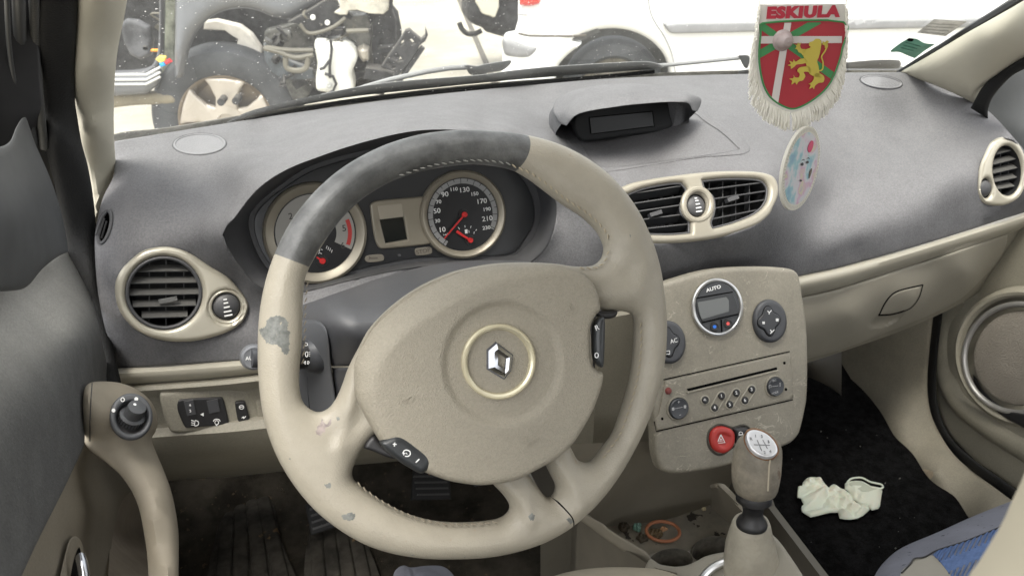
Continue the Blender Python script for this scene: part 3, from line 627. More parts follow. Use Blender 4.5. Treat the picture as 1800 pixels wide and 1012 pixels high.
# ================================================================== instrument faces (sub-parts of the cluster)
FC = F_CL.off(.003)
cl = plate('instrument_cluster', FC, [(446, 396), (460, 362), (505, 326), (553, 298), (625, 277), (700, 266), (790, 262), (865, 276), (910, 305), (934, 345), (938, 385), (925, 415), (893, 447), (747, 452), (670, 464), (600, 480), (543, 491), (495, 482), (463, 448)], [mat('cluster_black', (.016, .017, .019), .35, dust=.3, dustcol=(.09, .09, .09))], dash, thick=.002, rnd=.001)
FD = FC.off(.002)
M_BZ = mat('dial_bezel_taupe', (.30, .27, .21), .35, metal=.3, var=.08)
M_FACE = mat('dial_face_black', (.010, .010, .011), .4, var=.1)
M_BAND = mat('dial_band_grey', (.27, .27, .265), .45)
def dial(cx_, cy_, rpx, rin, face=M_FACE):
    c = FD.loc([(cx_, cy_)])[0]; m = FD.mpp(cx_, cy_); O = FD.map(c[None], np.array([0.]))[0]
    b = lathe('dial_bezel', O, FD.n, [(rpx*m*1.07, 0), (rpx*m*1.05, .006), (rpx*m, .0085), (rpx*m*.97, .008), (rin*m, .0035), (rin*m*.99, .001)], [M_BZ], cl, k=72)
    d = lathe('dial', O, FD.n, [(rin*m, .0012), (.0001, .0012)], [face], cl, k=72, smooth=0)
    return O, m, b, d
# speedometer
O, m, b, spd = dial(813.5, 377, 73, 64.5); spd['label'] = 'black speedometer dial with white numerals'
FO = Frame(O+FD.n*.0014, FD.n)
def arc(mb, fr, r0, r1, a0, a1, n=60, h=0.0, mi=0):
    v = []; f = []
    for i in range(n+1):
        a = math.radians(a0+(a1-a0)*i/n)
        for r in (r0, r1): v.append(fr.O+fr.ex*r*math.cos(a)+fr.ey*r*math.sin(a)+fr.n*h)
    for i in range(n): f.append((2*i, 2*i+2, 2*i+3, 2*i+1))
    mb.add(v, f, mi); return mb
mb = MB(); arc(mb, FO, 54*m, 62.5*m, 233, -33, h=.0003); mb.build('speed_band', [M_BAND], cl, 0)
mb = MB()
for i in range(0, 23):
    a = math.radians(228-i*(258/22)); w = .0004; r0, r1 = (53*m, 62.5*m) if i % 2 == 0 else (58*m, 62.5*m)
    c_, s_ = math.cos(a), math.sin(a); v = [FO.O+FO.ex*(r*c_-w*q*s_)+FO.ey*(r*s_+w*q*c_)+FO.n*.0006 for r, q in ((r0, -1), (r1, -1), (r1, 1), (r0, 1))]; mb.add(v, [(0, 1, 2, 3)])
mb.build('speed_ticks', [M_BLACK], cl, 0)
FN = FO.off(.0004); mb = MB()
for x, y, s, big in [(777, 404, '10', 1), (769, 388.5, '30', 0), (768, 371, '50', 1), (771, 355, '70', 0), (782, 342, '90', 1), (797.5, 333, '110', 0), (816, 334, '130', 1), (834, 341, '150', 0), (846.5, 354, '170', 1), (855.5, 368, '190', 0), (856.5, 384.5, '210', 1), (855, 400.5, '230', 0)]:
    text_on(mb, FN, x, y, s, 8.4 if big else 6.2, bold=.00007, sx=1.1)
text_on(mb, FN, 784, 412, 'km/h', 3.6)
mb.build('speed_numerals', [M_WHITE], cl, 0)
def needle(x0, y0, x1, y1, hub, w0, w1, h=.004):
    a, b_ = FO.loc([(x0, y0), (x1, y1)]); d = nrm(b_-a); n_ = np.array([-d[1], d[0]]); mm = FO.mpp(x0, y0); mb = MB()
    pts = [a-n_*w0*mm, b_-n_*w1*mm, b_+n_*w1*mm, a+n_*w0*mm]; mb.add(*plate_geo(FO.off(h), pts, thick=.0012, rnd=0, sm=False, loc=True, step=.01)[:2])
    v, f = lathe_geo(FO.map(a[None], np.array([h-.001]))[0], FO.n, [(hub*mm, 0), (hub*mm, .003), (hub*mm*.8, .004), (.0001, .004)], k=24); mb.add(v, f)
    mb.build('needle', [M_RED], cl, 30, fix=True)
    c = FO.map(a[None], np.array([0.]))[0]; lathe('needle_hub', c, FO.n, [(hub*mm*1.9, 0), (hub*mm*1.8, .002), (.0001, .002)], [M_BLACK], cl, k=24)
needle(815, 377, 779.5, 419, 5, 1.5, .8); needle(825.5, 422, 801, 406, 4.6, 1.4, 2.4)
mb = MB()
for a, b_ in [((805, 399), (808, 403)), ((817, 396), (817.5, 400)), ((828, 397), (827, 401)), ((838, 403), (836, 405.5)), ((833.5, 407), (833, 411))]: line_on(mb, FN, [a, b_], 1.0, .0004)
flat_on(mb, FN, [(817, 403.5), (821.5, 403), (822, 410), (817.5, 410.5)]); line_on(mb, FN, [(823, 405), (824.5, 406), (824.5, 409)], .9, .0004)
mb.build('fuel_marks', [M_WHITE], cl, 0)
# rev counter
O2, m2, b2, rev = dial(554.5, 409.5, 84, 70.5); rev['label'] = 'rev counter dial with beige face and red arc'
FO2 = Frame(O2+FD.n*.0014, FD.n); FN2 = FO2.off(.0004)
mb = MB(); arc(mb, FO2, 36*m2, 68*m2, 218, 55, h=.0003); arc(mb, FO2, 36*m2, 68*m2, 55, -33, h=.0003); mb.build('rev_band', [mat('rev_face_grey', (.33, .32, .29), .45)], cl, 0)
mb = MB(); arc(mb, FO2, 56*m2, 63*m2, 16, -28, h=.0006); mb.build('red_zone', [mat('red_zone', (.5, .04, .035), .5)], cl, 0)
for x_, y_, c_ in ((511, 380.5, '2'), (502, 413, '1'), (605, 401.5, '5'), (602.5, 432, '6')): text_on(MB(), FN2, x_, y_, c_, 11, bold=.0001).build('numeral', [mat('dark_print', (.05, .045, .04), .5)], cl, 0)
_FO = FO; FO = FO2; needle(566.5, 458, 556, 451, 5.5, 2.2, 1.2); FO = _FO
mb = MB()
for x, y in ((575, 432), (578, 434), (581, 436), (584, 439)): line_on(mb, FN2, [(x, y), (x-1.5, y+5)], 1.2, .0004)
line_on(mb, FN2, [(562, 437), (561, 443)], 1.3, .0004); line_on(mb, FN2, [(559, 446), (562, 444.5), (566, 446)], 1, .0004); line_on(mb, FN2, [(564, 438), (567, 439)], 1, .0004)
mb.build('temperature_marks', [M_WHITE], cl, 0)
# centre display
plate('display_surround', FD, [(650, 362), (655, 355), (665, 352), (745, 345), (745, 345), (738, 372), (744, 404), (760, 427), (760, 427), (745, 430), (672, 437), (662, 430), (655, 405)], [M_BZ], cl, thick=.004, rnd=.0025, k=4, holes=[[(667, 386), (667, 386), (705, 381), (708, 381), (715, 420), (715, 420), (677, 427), (677, 427)]], hsm=True)
plate('trip_display', FD, [(664, 362), (708, 357), (722, 422), (674, 429)], [mat('lcd_off', (.012, .014, .013), .15)], cl, thick=.001, rnd=0, sm=False)
plate('display_shelf', FD, [(662, 361), (662, 361), (706, 357), (706, 357), (708, 381), (708, 381), (667, 386), (667, 386)], [mat('shelf_beige', (.38, .34, .27), .4, metal=.2)], cl, thick=.0042, rnd=.001)
w_ = plate('warning_lamp', FD, [(641, 454), (645, 449), (671, 447), (673, 458), (650, 461), (643, 459)], [mat('lamp_plate_taupe', (.20, .18, .145), .5)], cl, thick=.0015, rnd=.0008)
w2 = plate('warning_lamp', FD, [(729, 439), (733, 436), (755, 434), (759, 438), (757, 446), (733, 449), (730, 446)], [MATS['lamp_plate_taupe']], cl, thick=.0015, rnd=.0008)
FL = FD.off(.0016); mb = MB(); text_on(mb, FL, 744, 441.5, 'STOP', 7.5, spin=.08); mb.build('lamp_lettering', [mat('lamp_ink', (.09, .08, .065), .5)], cl, 0); mb = MB(); line_on(mb, FL, [(649, 453), (653, 454), (664, 453.5)], 2, .0004); line_on(mb, FL, [(648, 450.5), (651, 453), (648, 456)], 1.4, .0004)
mb.build('wrench_symbol', [MATS['lamp_ink']], cl, 0)
mb = MB(); v, f = lathe_geo(FD.pt(702, 449), FD.n, [(.0022, 0), (.002, .001), (.0001, .0014)], k=16); mb.add(v, f).build('light_sensor', [M_DGREY], cl, fix=True)
# ================================================================== STEERING WHEEL
WN = nrm((math.sin(math.radians(-3))*.88, -.88, .47)); F_W = Frame(W(814, 602, .712), WN)
def z1(pts): return [(430+x/1.3145, 220+y/1.3145) for x, y in pts]
RIM = z1([(30, 520), (33, 600), (45, 680), (70, 755), (110, 825), (160, 885), (215, 930), (275, 965), (340, 987), (410, 998), (480, 1000), (550, 997), (620, 985), (690, 962), (755, 925), (815, 870), (865, 805), (910, 725), (945, 640), (965, 560), (972, 480), (968, 400), (955, 320), (930, 245), (895, 180), (845, 120), (785, 75), (720, 43), (650, 24), (580, 15), (500, 12), (430, 18), (370, 31), (310, 52), (250, 83), (200, 118), (150, 166), (105, 225), (72, 290), (48, 360), (34, 435)])
H1 = [(534, 506), (532, 538), (531, 593), (526, 656), (528, 692), (537, 712), (557, 724), (576, 718), (590, 701), (601, 677), (612, 646), (630, 611), (650, 576), (687, 538), (732, 506), (780, 483), (816, 472), (869, 463), (922, 461), (972, 463), (1008, 468), (1040, 467), (1056, 456), (1062, 441), (1060, 427), (1050, 408), (1025, 383), (987, 358), (950, 330), (925, 312), (900, 299), (862, 291), (825, 289), (787, 293), (750, 299), (712, 310), (675, 326), (637, 350), (605, 379), (582, 408), (562, 438), (545, 468), (537, 488)]
H2 = [(655, 766), (642, 781), (630, 800), (621, 820), (619, 834), (625, 846), (650, 866), (687, 889), (725, 906), (775, 917), (825, 918), (872, 913), (891, 903), (896, 889), (886, 871), (870, 854), (850, 836), (800, 825), (740, 805), (690, 770), (667, 758)]
H3 = [(955, 808), (961, 820), (968, 834), (976, 851), (975, 866), (967, 874), (958, 871), (948, 859), (937, 844), (925, 829), (920, 820), (938, 810)]
H4 = [(996, 772), (1005, 791), (1013, 805), (1022, 811), (1035, 812), (1046, 805), (1060, 786), (1077, 762), (1090, 728), (1099, 700), (1110, 656), (1115, 606), (1116, 566), (1110, 552), (1095, 547), (1078, 546), (1060, 546), (1040, 542), (1036, 580), (1040, 640), (1020, 710), (990, 762)]
RR = .0185
def wprof(d, V):
    x = np.clip(d/RR, 0, 1); h = RR*np.sqrt(np.maximum(1-(1-x)**2, 0))
    return h
RIDGE = [([(619, 655), (614, 715), (596, 780)], .0035, 13), ([(888, 848), (910, 878), (925, 905)], .003, 11), ([(972, 812), (1000, 855), (1008, 885)], .003, 12), ([(1100, 425), (1122, 465), (1112, 505)], .0025, 16), ([(562, 742), (590, 752)], -.0035, 26), ([(1060, 462), (1085, 480)], -.003, 24), ([(940, 872), (975, 888)], -.0025, 18)]
HUB = F_W.loc([(850, 650)])[0]
def wh(P, d):
    # spokes sink gently towards the hub
    r = np.linalg.norm(P-F_W.loc([(814, 604)])[0], axis=1); s = np.clip((.155-r)/.05, 0, 1); s = s*s*(3-2*s)
    h = -.007*s*np.clip(d/RR, 0, 1)
    for pts, a, w in RIDGE:
        h = h+a*np.exp(-(segdist(P, F_W.loc(pts), False)/(w*.0005))**2)*np.clip(d/.006, 0, 1)
    return h
GRIP = z1([(20, 260), (75, 300), (75, 300), (110, 314), (149, 328), (149, 328), (190, 260), (300, 160), (450, 105), (580, 100), (626, 107), (626, 107), (640, 85), (649, 55), (651, 20), (651, 20), (650, -10), (500, -20), (300, 10), (100, 150)])
def z2(pts, x0, y0): return [(x0+x/4, y0+y/4) for x, y in pts]
WORN = [z2([(25, 292), (50, 275), (78, 265), (85, 228), (118, 203), (150, 195), (190, 197), (212, 215), (232, 245), (226, 280), (246, 310), (240, 345), (236, 385), (236, 440), (222, 452), (205, 456), (190, 432), (175, 408), (145, 388), (95, 382), (72, 360), (40, 325)], 450, 506),
        z2([(420, 1000), (425, 968), (450, 945), (462, 905), (478, 930), (500, 935), (522, 905), (530, 918), (518, 955), (490, 962), (480, 990), (462, 1008), (440, 1015)], 450, 506),
        z2([(478, 335), (500, 326), (520, 325), (526, 345), (510, 362), (490, 352)], 450, 759), z2([(596, 552), (625, 535), (650, 528), (685, 530), (688, 552), (672, 575), (645, 581), (615, 572)], 450, 759),
        z2([(75, 545), (100, 530), (118, 552), (100, 575), (80, 568)], 900, 759), z2([(345, 572), (372, 565), (390, 597), (372, 614), (355, 595)], 900, 759), z2([(398, 640), (425, 630), (422, 662), (402, 668)], 900, 759),
        z2([(1070, 832), (1105, 830), (1090, 840)], 450, 759), z2([(1445, 845), (1455, 838), (1450, 856)], 450, 759), z2([(1530, 870), (1545, 866), (1538, 875)], 450, 759), z2([(560, 900), (575, 888), (585, 905), (570, 914)], 450, 506),
        z2([(775, 205), (785, 202), (788, 215), (778, 222)], 900, 759), z2([(235, 158), (247, 156), (245, 166)], 450, 759), z2([(770, 650), (778, 652), (774, 668)], 900, 253)]
SEAM = [(969, 873), (976, 876), (988, 889), (998, 903), (1006, 925), (1003.5, 925), (996, 904), (986, 890.5), (974, 878)]
rj_ = np.random.default_rng(5)
def jag(poly, a=.9, step=2.6):
    P = resamp(crc(poly, 4), step); return [tuple(q) for q in P+rj_.normal(0, a, P.shape)*min(1., (P.max(0)-P.min(0)).min()/14)]
WORN = [jag(w) for w in WORN]
wheel = thing('steering_wheel', 'worn beige leather steering wheel with dark grey top grip turned to the left', 'steering wheel')
v, f, mi = plate_geo(F_W, RIM, holes=[H1, H2, H3, H4], hsm=True, rnd=RR, prof=wprof, hfun=wh, back='mirror', step=.0034, k=4, nring=9,
    regions=[(GRIP, 1)]+[(w, 2) for w in WORN[:1]]+[(w, 3 if i == 0 else 2) for i, w in enumerate(WORN[1:])]+[(SEAM, 4)])
M_PEEL = mat('peeling_mauve_leather', (.24, .20, .185), .6, var=.35, vscale=120, bump=.3)
rim = MB().add(v, f, mi).build('rim', [M_LEATHER, M_GRIP, M_WORN, M_PEEL, M_VOID], wheel, 60)
# stitching along the inner edge
def stitch(path, r, m, parent, ln=.0042, gap=.0022, h=.0105, push=0.0, slant=.16):
    P = F_W.loc(crc(path, 6, False)); L = np.concatenate([[0], np.cumsum(np.linalg.norm(np.diff(P, axis=0), axis=1))]); s = 0; mb = MB()
    while s+ln < L[-1]:
        a = np.array([np.interp(s, L, P[:, i]) for i in (0, 1)]); b = np.array([np.interp(s+ln, L, P[:, i]) for i in (0, 1)]); n_ = nrm(np.array([-(b-a)[1], (b-a)[0]]))
        a3 = F_W.map((a+n_*.0016*slant*3)[None], np.array([h]))[0]; b3 = F_W.map((b-n_*.0016*slant*3)[None], np.array([h]))[0]; v, f = tube_geo([a3, (a3+b3)/2+F_W.n*.0006, b3], [r*.6, r, r*.6], up=F_W.n, k=5); mb.add(v, f); s += ln+gap
    return mb.build('stitching', m, parent, 60)
ST = mat('beige_thread', (.36, .31, .22), .7); SG = mat('grey_thread', (.22, .22, .20), .7)
stitch([(541, 496), (537, 540), (536, 595), (531, 650)], .0006, [mat('dark_thread', (.10, .085, .06), .8)], wheel)
stitch([(895, 294), (930, 309), (955, 326), (992, 355), (1030, 380), (1055, 405), (1066, 428)], .0008, [ST], wheel)
stitch([(1062, 442), (1056, 460), (1040, 471), (1010, 472)], .0008, [ST], wheel)
stitch([(700, 312), (750, 296), (787, 289.5), (825, 285.5), (862, 287), (893, 292)], .0007, [SG], wheel)
stitch([(1118, 566), (1119, 606), (1114, 656), (1103, 700), (1094, 728), (1081, 762), (1064, 786), (1048, 808)], .0007, [ST], wheel)
stitch([(627, 843), (650, 862), (687, 885), (725, 902), (775, 914), (825, 915), (870, 911)], .0008, [mat('dirty_thread', (.22, .19, .14), .8)], wheel)
# pads of the spokes hide the seam where the two leather halves join the hub
# airbag cover
COVER = [(622, 661), (622, 661), (623, 640), (634, 611), (654, 576), (690, 539), (734, 508), (782, 486), (818, 475), (869, 466), (922, 464), (968, 465), (998, 472), (1020, 482), (1036, 499), (1044, 518), (1048, 545), (1048, 545), (1038, 556), (1031, 573), (1029, 600), (1031, 631), (1040, 647), (1052, 652), (1052, 652), (1052, 662), (1048, 681), (1033, 721), (1013, 756), (1000, 775), (975, 799), (937, 821), (900, 839), (850, 847), (820, 846), (782, 839), (745, 826), (745, 826), (710, 800), (668, 775), (668, 775), (655, 755), (636, 721), (624, 691)]
F_C = F_W.off(.018); CR = F_C.loc([(876, 635)])[0]
def cover_prof(d, V):
    # wide soft shoulder along the top edge, tighter at the bottom
    c = F_C.loc([(860, 660)])[0]; q = V-c; q = q/np.maximum(np.linalg.norm(q, axis=1), 1e-6)[:, None]; up = np.clip(q[:, 0]*-.62+q[:, 1]*.78, 0, 1)**1.5
    r = .007+.017*up; hgt = .018
    x = np.clip(1-d/r, 0, 1); H = hgt-(.006+.015*up)*(x**1.35*up+(1-np.sqrt(np.maximum(1-x**2, 0)))*(1-up))-.004*np.clip(1-d/.004, 0, 1)**2
    rr = np.linalg.norm((V-CR)*np.array([1, 1]), axis=1); s = np.clip((rr-.0480)/.0055, 0, 1); s = s*s*(3-2*s)
    return H-.0042*(1-s)
def cover_h(P, d):
    rr = np.linalg.norm(P-CR, axis=1); return .003*np.clip(1-(rr/.13)**2, 0, 1)
cov = plate('airbag_cover', F_C, COVER, [M_COVER], wheel, rnd=.022, prof=cover_prof, hfun=cover_h, step=.0032, k=4, nring=8, smooth=60)
def cvh(px, py):
    P = F_C.loc([(px, py)]); d = np.array([.05]); return float((cover_prof(d, P)+cover_h(P, d))[0])
FT = F_C.off(cvh(876, 635)-.0002)
def parshift(px, py, h):      # traced points lie on the cover's surface, not on its base plane
    return FT.pt(px, py, h)
c0 = FT.loc([(876, 635)])[0]; m = FT.mpp(876, 635); R0 = FT.map(c0[None], np.zeros(1))[0]
lathe('emblem_ring', R0, FT.n, [(66.5*m, 0), (66*m, .0035), (63.5*m, .005), (60.5*m, .005), (57*m, .0035), (55*m, 0)], [mat('pale_gold_ring', (.72, .66, .47), .25, metal=.55)], wheel, k=90)
# emblem: folded metal lozenge
eo = [(857.6, 616), (871.8, 603.7), (899.5, 624.5), (896, 650), (885, 663.5), (857.6, 647)]; ei = [(873.5, 619), (873.5, 619.1), (888, 629), (886.5, 648.5), (886, 648.5), (873, 641)]
A = FT.map(FT.loc(eo), np.zeros(6)); A2 = FT.map(FT.loc(eo), np.full(6, .003)); B = FT.map(FT.loc(ei), np.full(6, .0045)); B2 = FT.map(FT.loc(ei), np.full(6, 0.0)); Mi = FT.map(FT.loc([((a[0]*.45+b[0]*.55), (a[1]*.45+b[1]*.55)) for a, b in zip(eo, ei)]), np.full(6, .0062))
v, f = loft_geo([A, A2, Mi, B, B2]); MB().add(v, f).build('emblem', [M_CHROME], wheel, 0, fix=True)
plate('emblem_shadow', FT, shrink(eo, 1.12), [mat('emblem_shadow_grey', (.08, .08, .085), .4)], wheel, thick=.0008, rnd=.0004, sm=False, holes=[[(873, 619), (888, 629), (886, 648.5), (873, 641)]], hsm=False)  # dark plate round the emblem, painted as its contact shadow
# embossed symbols
def emb(name, lines, w, h0, ref):
    fr = F_C.off(cvh(*ref)-.0001); mb = MB()
    for l in lines: line_on(mb, fr, l, w, .0005, sm=len(l) > 2)
    return mb.build(name, [M_COVER], cov, 0)
emb('horn_symbol', [z2([(1005, 765), (1025, 790), (1060, 785), (1105, 755)], 450, 506), z2([(1035, 825), (1035, 790), (1060, 785)], 450, 506), z2([(1062, 806), (1085, 806), (1103, 790), (1106, 765), (1090, 766), (1070, 782), (1062, 806)], 450, 506)], 1.8, 0, (715, 700))
emb('horn_symbol', [z2([(365, 155), (385, 165), (405, 150), (420, 110)], 900, 506), z2([(400, 130), (437, 148), (412, 108)], 900, 506), z2([(385, 180), (412, 182), (428, 155), (420, 130), (400, 140), (385, 180)], 900, 506)], 1.8, 0, (1000, 543))
FE = F_C.off(cvh(935, 770)-.0001); mb = MB(); text_on(mb, FE, 932, 766, 'SRP', 12, spin=.42, h=.0004, bold=.0002, sx=1.45); text_on(mb, FE, 937, 777, 'AIRBAG', 4.5, spin=.42, h=.0004, sx=1.3); mb.build('airbag_lettering', [M_COVER], cov, 0)
# control pads
F_P = F_W.off(.027)
pad = plate('control_pad', F_P, [(667, 774), (680, 766), (695, 761), (710, 765), (730, 779), (748, 794), (754, 806), (752, 818), (745, 826), (735, 828), (718, 819), (700, 808), (684, 796), (673, 786)], [mat('soft_black_rubber', (.022, .024, .025), .38, bump=.1)], wheel, thick=.012, rnd=.006)
FP = F_P.off(.0122); mb = MB(); line_on(mb, FP, [(690.5, 780), (697, 780.5)], 1.6); line_on(mb, FP, [(694, 777), (693, 784)], 1.6); line_on(mb, FP, [(731, 812), (737, 806)], 1.8)
line_on(mb, FP, [(710, 799.5), (709, 795), (711, 791), (716, 790.5), (720.5, 793), (721, 798), (717.5, 801), (712, 801)], 1.5); line_on(mb, FP, [(707, 795), (712, 796.5)], 1.5); line_on(mb, FP, [(713, 795), (716, 797.5)], 1.2); mb.build('pad_symbols', [M_WHITE], pad, 0)
pad2 = plate('control_pad', F_P, [(1055, 556), (1047, 560), (1041, 572), (1039, 600), (1041, 630), (1048, 641), (1055, 643), (1057, 620), (1058, 590), (1058, 565)], [MATS['soft_black_rubber']], wheel, thick=.012, rnd=.005)
mb = MB(); text_on(mb, FP, 1049, 576, 'R', 9, spin=.25, h=.0005); line_on(mb, FP, ell(1048.5, 624, 3, 4.3, n=20), 1.3, .0005, closed=True, sm=False); mb.build('pad_symbols', [M_WHITE], pad2, 0)
# hub back cover closing the view behind the cover
plate('hub_back', F_W.off(-.035), [(640, 670), (660, 600), (760, 530), (900, 500), (1010, 530), (1035, 620), (1000, 730), (930, 800), (800, 820), (700, 770)], [M_BLACK], wheel, thick=.03, rnd=.01)
plate('pad_bracket', F_W.off(.004), [(640, 782), (655, 764), (670, 778), (700, 803), (680, 800), (655, 790)], [M_BLACK], wheel, thick=.010, rnd=.003)
plate('pad_bracket', F_W.off(.004), [(1046, 548), (1080, 546), (1078, 556), (1066, 560), (1050, 558)], [M_BLACK], wheel, thick=.008, rnd=.003)
# ================================================================== STEERING COLUMN
col = thing('steering_column', 'dark grey steering column shroud with stalks behind the wheel', 'steering column')
cc_ = [(545, 532, R3(545, 532, y=.80)), (640, 500, R3(640, 500, y=.82)), (740, 470, R3(740, 470, y=.84)), (860, 452, R3(860, 452, y=.85)), (590, 548, R3(590, 548, y=.735)), (700, 520, R3(700, 520, y=.73)), (800, 490, R3(800, 490, y=.74)), (900, 480, R3(900, 480, y=.75)), (600, 640, R3(600, 640, y=.725)), (540, 560, R3(540, 560, y=.78)), (530, 620, R3(530, 620, y=.775)), (545, 720, R3(545, 720, y=.77)), (590, 740, R3(590, 740, y=.735)), (700, 650, R3(700, 650, y=.715)), (900, 600, R3(900, 600, y=.725)), (620, 800, R3(620, 800, y=.76))]
T_COL = rbf(cc_, 1e-5)
plate('upper_shroud', Ray(T_COL, .00055), [(480, 552), (480, 552), (540, 533), (640, 498), (720, 474), (800, 460), (900, 458), (960, 470), (985, 520), (980, 640), (980, 640), (585, 643), (585, 643), (560, 600), (500, 600)], [mat('column_dark_plastic', (.040, .041, .046), .45, var=.1, bump=.2, dust=.28, dustcol=(.2, .2, .2))], col, thick=.003, rnd=.004, k=3)
plate('lower_shroud', Ray(T_COL, .00055), [(583, 646), (583, 646), (980, 643), (980, 643), (960, 760), (860, 800), (700, 800), (600, 770), (592, 720)], [MATS['column_dark_plastic']], col, thick=.002, rnd=.004, k=3)
plate('switch_housing', Ray(lambda a, b: T_COL(a, b)-.006, .00055), [(505, 566), (520, 563), (550, 562), (565, 567), (574, 580), (579, 605), (583, 650), (590, 700), (592, 740), (560, 752), (515, 745), (505, 700), (500, 640)], [mat('switch_grey', (.075, .078, .084), .5, var=.05, bump=.15)], col, thick=.004, rnd=.004)
v, f = tube_geo(W(np.array([541, 541.5, 545.]), np.array([662, 690, 728.]), T_COL(np.array([541, 541.5, 545.]), np.array([662, 690, 728.]))-.0095), .0004, k=4); MB().add(v, f).build('housing_seam', [M_VOID], col)
# light stalk: bell, black ring with symbols, stem, end cap
S0 = R3(548, 622, y=.752); S1 = R3(446, 628, y=.735); ax = nrm(S1-S0); SL = np.linalg.norm(S1-S0)
st = lathe('light_stalk', S0, ax, [(.021, -.012), (.0205, -.004), (.018, .003), (.0150, .008), (.0145, .010), (.0145, .022), (.012, .024), (.009, .027), (.0075, .05), (.008, SL-.012), (.0105, SL-.010), (.0115, SL), (.0105, SL+.004), (.0001, SL+.005)], [mat('stalk_grey', (.045, .047, .052), .4, bump=.1)], col, k=48)
lathe('stalk_ring', S0, ax, [(.0153, .0095), (.0153, .0225), (.0140, .0245)], [M_BLACK], st, k=40)
mb = MB()
for (x, y, kind) in ((538, 607, 0), (540, 622, 1), (538, 638, 2)):
    Fq = Frame(R3(x, y, y=.7205), nrm((.25, -1, .45)))
    if kind == 1:
        line_on(mb, Fq, [(538, 618), (536.5, 622), (538, 626.5), (540.5, 626), (541, 619), (538, 618)], .9, .0002)
        for q in (619, 622, 625): line_on(mb, Fq, [(542.5, q), (545, q)], .9, .0002)
    elif kind == 2: line_on(mb, Fq, [(534, 637), (537, 634.5), (537, 640), (534, 637)], .9, .0002); line_on(mb, Fq, [(544, 636.5), (541, 634), (541, 639.5), (544, 636.5)], .9, .0002)
    else: line_on(mb, Fq, [(536, 602), (540, 603), (540, 607), (536, 607)], .9, .0002)
mb.build('stalk_symbols', [M_WHITE], st, 0)
cap = lathe('stalk_end', S1, nrm(np.array([0.12, -1, .45])), [(.0125, -.012), (.0135, -.004), (.0125, .003), (.0105, .0055), (.0095, .005), (.0001, .0055)], [mat('stalk_end_grey', (.14, .145, .155), .4)], st, k=36)
FCp = Frame(S1+nrm(np.array([.12, -1, .45]))*.0058, (.12, -1, .45)); mb = MB(); text_on(mb, FCp, 445, 629, 'AUTO', 6.5, spin=-.15); mb.build('stalk_lettering', [M_WHITE], st, 0)
# ================================================================== CENTRE CONSOLE (upper stack)
F_CO = Frame([.502, .765, .77], (0, -math.cos(math.radians(25)), math.sin(math.radians(25))))
M_CONS = mat('scratched_taupe_console', (.222, .203, .158), .6, var=.14, vscale=12, grain=.08, bump=.2, bscale=500, scratch=.75, dust=.1)
con = thing('control_console', 'scratched taupe radio and climate console in the middle of the dashboard', 'console')
CO = [(1128, 508), (1160, 495), (1225, 476), (1275, 469.5), (1325, 468), (1350, 469), (1375, 472), (1387, 479), (1392, 493), (1396, 518), (1403, 568), (1405.5, 631), (1404, 693), (1400, 718), (1392, 752), (1385, 764), (1374, 774), (1360, 780), (1310, 798), (1250, 816), (1200, 824), (1170, 826), (1153, 821), (1146, 809), (1141, 784), (1139, 740), (1128, 640), (1118, 540)]
TH = .020
plate('console_panel', F_CO.off(-TH+.001), CO, [M_CONS], con, thick=TH, rnd=.006, step=.006, k=4)
FK = F_CO.off(.0012)
def grooves(name, polys, wpx, parent, m=M_VOID, h=.0003, fr=FK):
    for p in polys:
        mb = MB(); line_on(mb, fr, p, wpx, h, sm=False); mb.build(name, [m], parent, 0)
# climate display
cl_ = plate('climate_display', FK, ell(1258.5, 539.5, 40, 45.5, 3), [mat('climate_grey', (.035, .037, .04), .42, bump=.1)], con, thick=.004, rnd=.002, sm=False)
E = FK.loc(ell(1258.5, 539.5, 42, 47.5, 3, n=64)); v, f = tube_geo(FK.map(E, np.full(64, .003)), .0026, up=FK.n, k=12, closed=True); MB().add(v, f).build('chrome_ring', [M_SATIN], cl_, fix=True)
FQ = FK.off(.0042)
plate('display_recess', FQ, z2([(1290, 75), (1290, 75), (1545, 30), (1545, 30), (1560, 60), (1585, 130), (1592, 180), (1592, 180), (1335, 240), (1335, 240), (1305, 170), (1292, 110)], 900, 506), [mat('recess_black', (.018, .019, .02), .35)], cl_, thick=.0012, rnd=.0006)
plate('lcd', FQ, z2([(1300, 100), (1500, 62), (1520, 85), (1522, 165), (1330, 222), (1312, 170)], 900, 506), [mat('grey_lcd', (.10, .105, .10), .2)], cl_, thick=.0018, rnd=.0002, sm=False)
grooves('button_gap', [z2([(1290, 72), (1550, 28)], 900, 506), z2([(1330, 245), (1590, 185)], 900, 506), z2([(1470, 222), (1474, 308)], 900, 506)], 1.6, cl_, fr=FQ, h=.0014)
mb = MB(); text_on(mb, FQ, 1254, 507, 'AUTO', 6.2, spin=.10, h=.0006, bold=.00012, sx=1.2); mb.build('button_lettering', [M_WHITE], cl_, 0)
bl = lathe('cold_button', FQ.pt(1256, 574), FQ.n, [(.0062, 0), (.006, .0012), (.0045, .0016), (.004, .0009), (.0001, .0006)], [M_BLACK], cl_, k=30); mb = MB(); flat_on(mb, FQ, ell(1256, 574, 2.9, 3.1, n=16), h=.0016); mb.build('button_dot', [mat('blue_dot', (.02, .18, .75), .5)], cl_, 0)
rd = lathe('warm_button', FQ.pt(1279.5, 568.5), FQ.n, [(.0062, 0), (.006, .0012), (.0045, .0016), (.004, .0009), (.0001, .0006)], [M_BLACK], cl_, k=30); mb = MB(); flat_on(mb, FQ, ell(1279.5, 568.5, 2.9, 3.1, n=16), h=.0016); mb.build('button_dot', [mat('red_dot', (.75, .10, .09), .5)], cl_, 0)
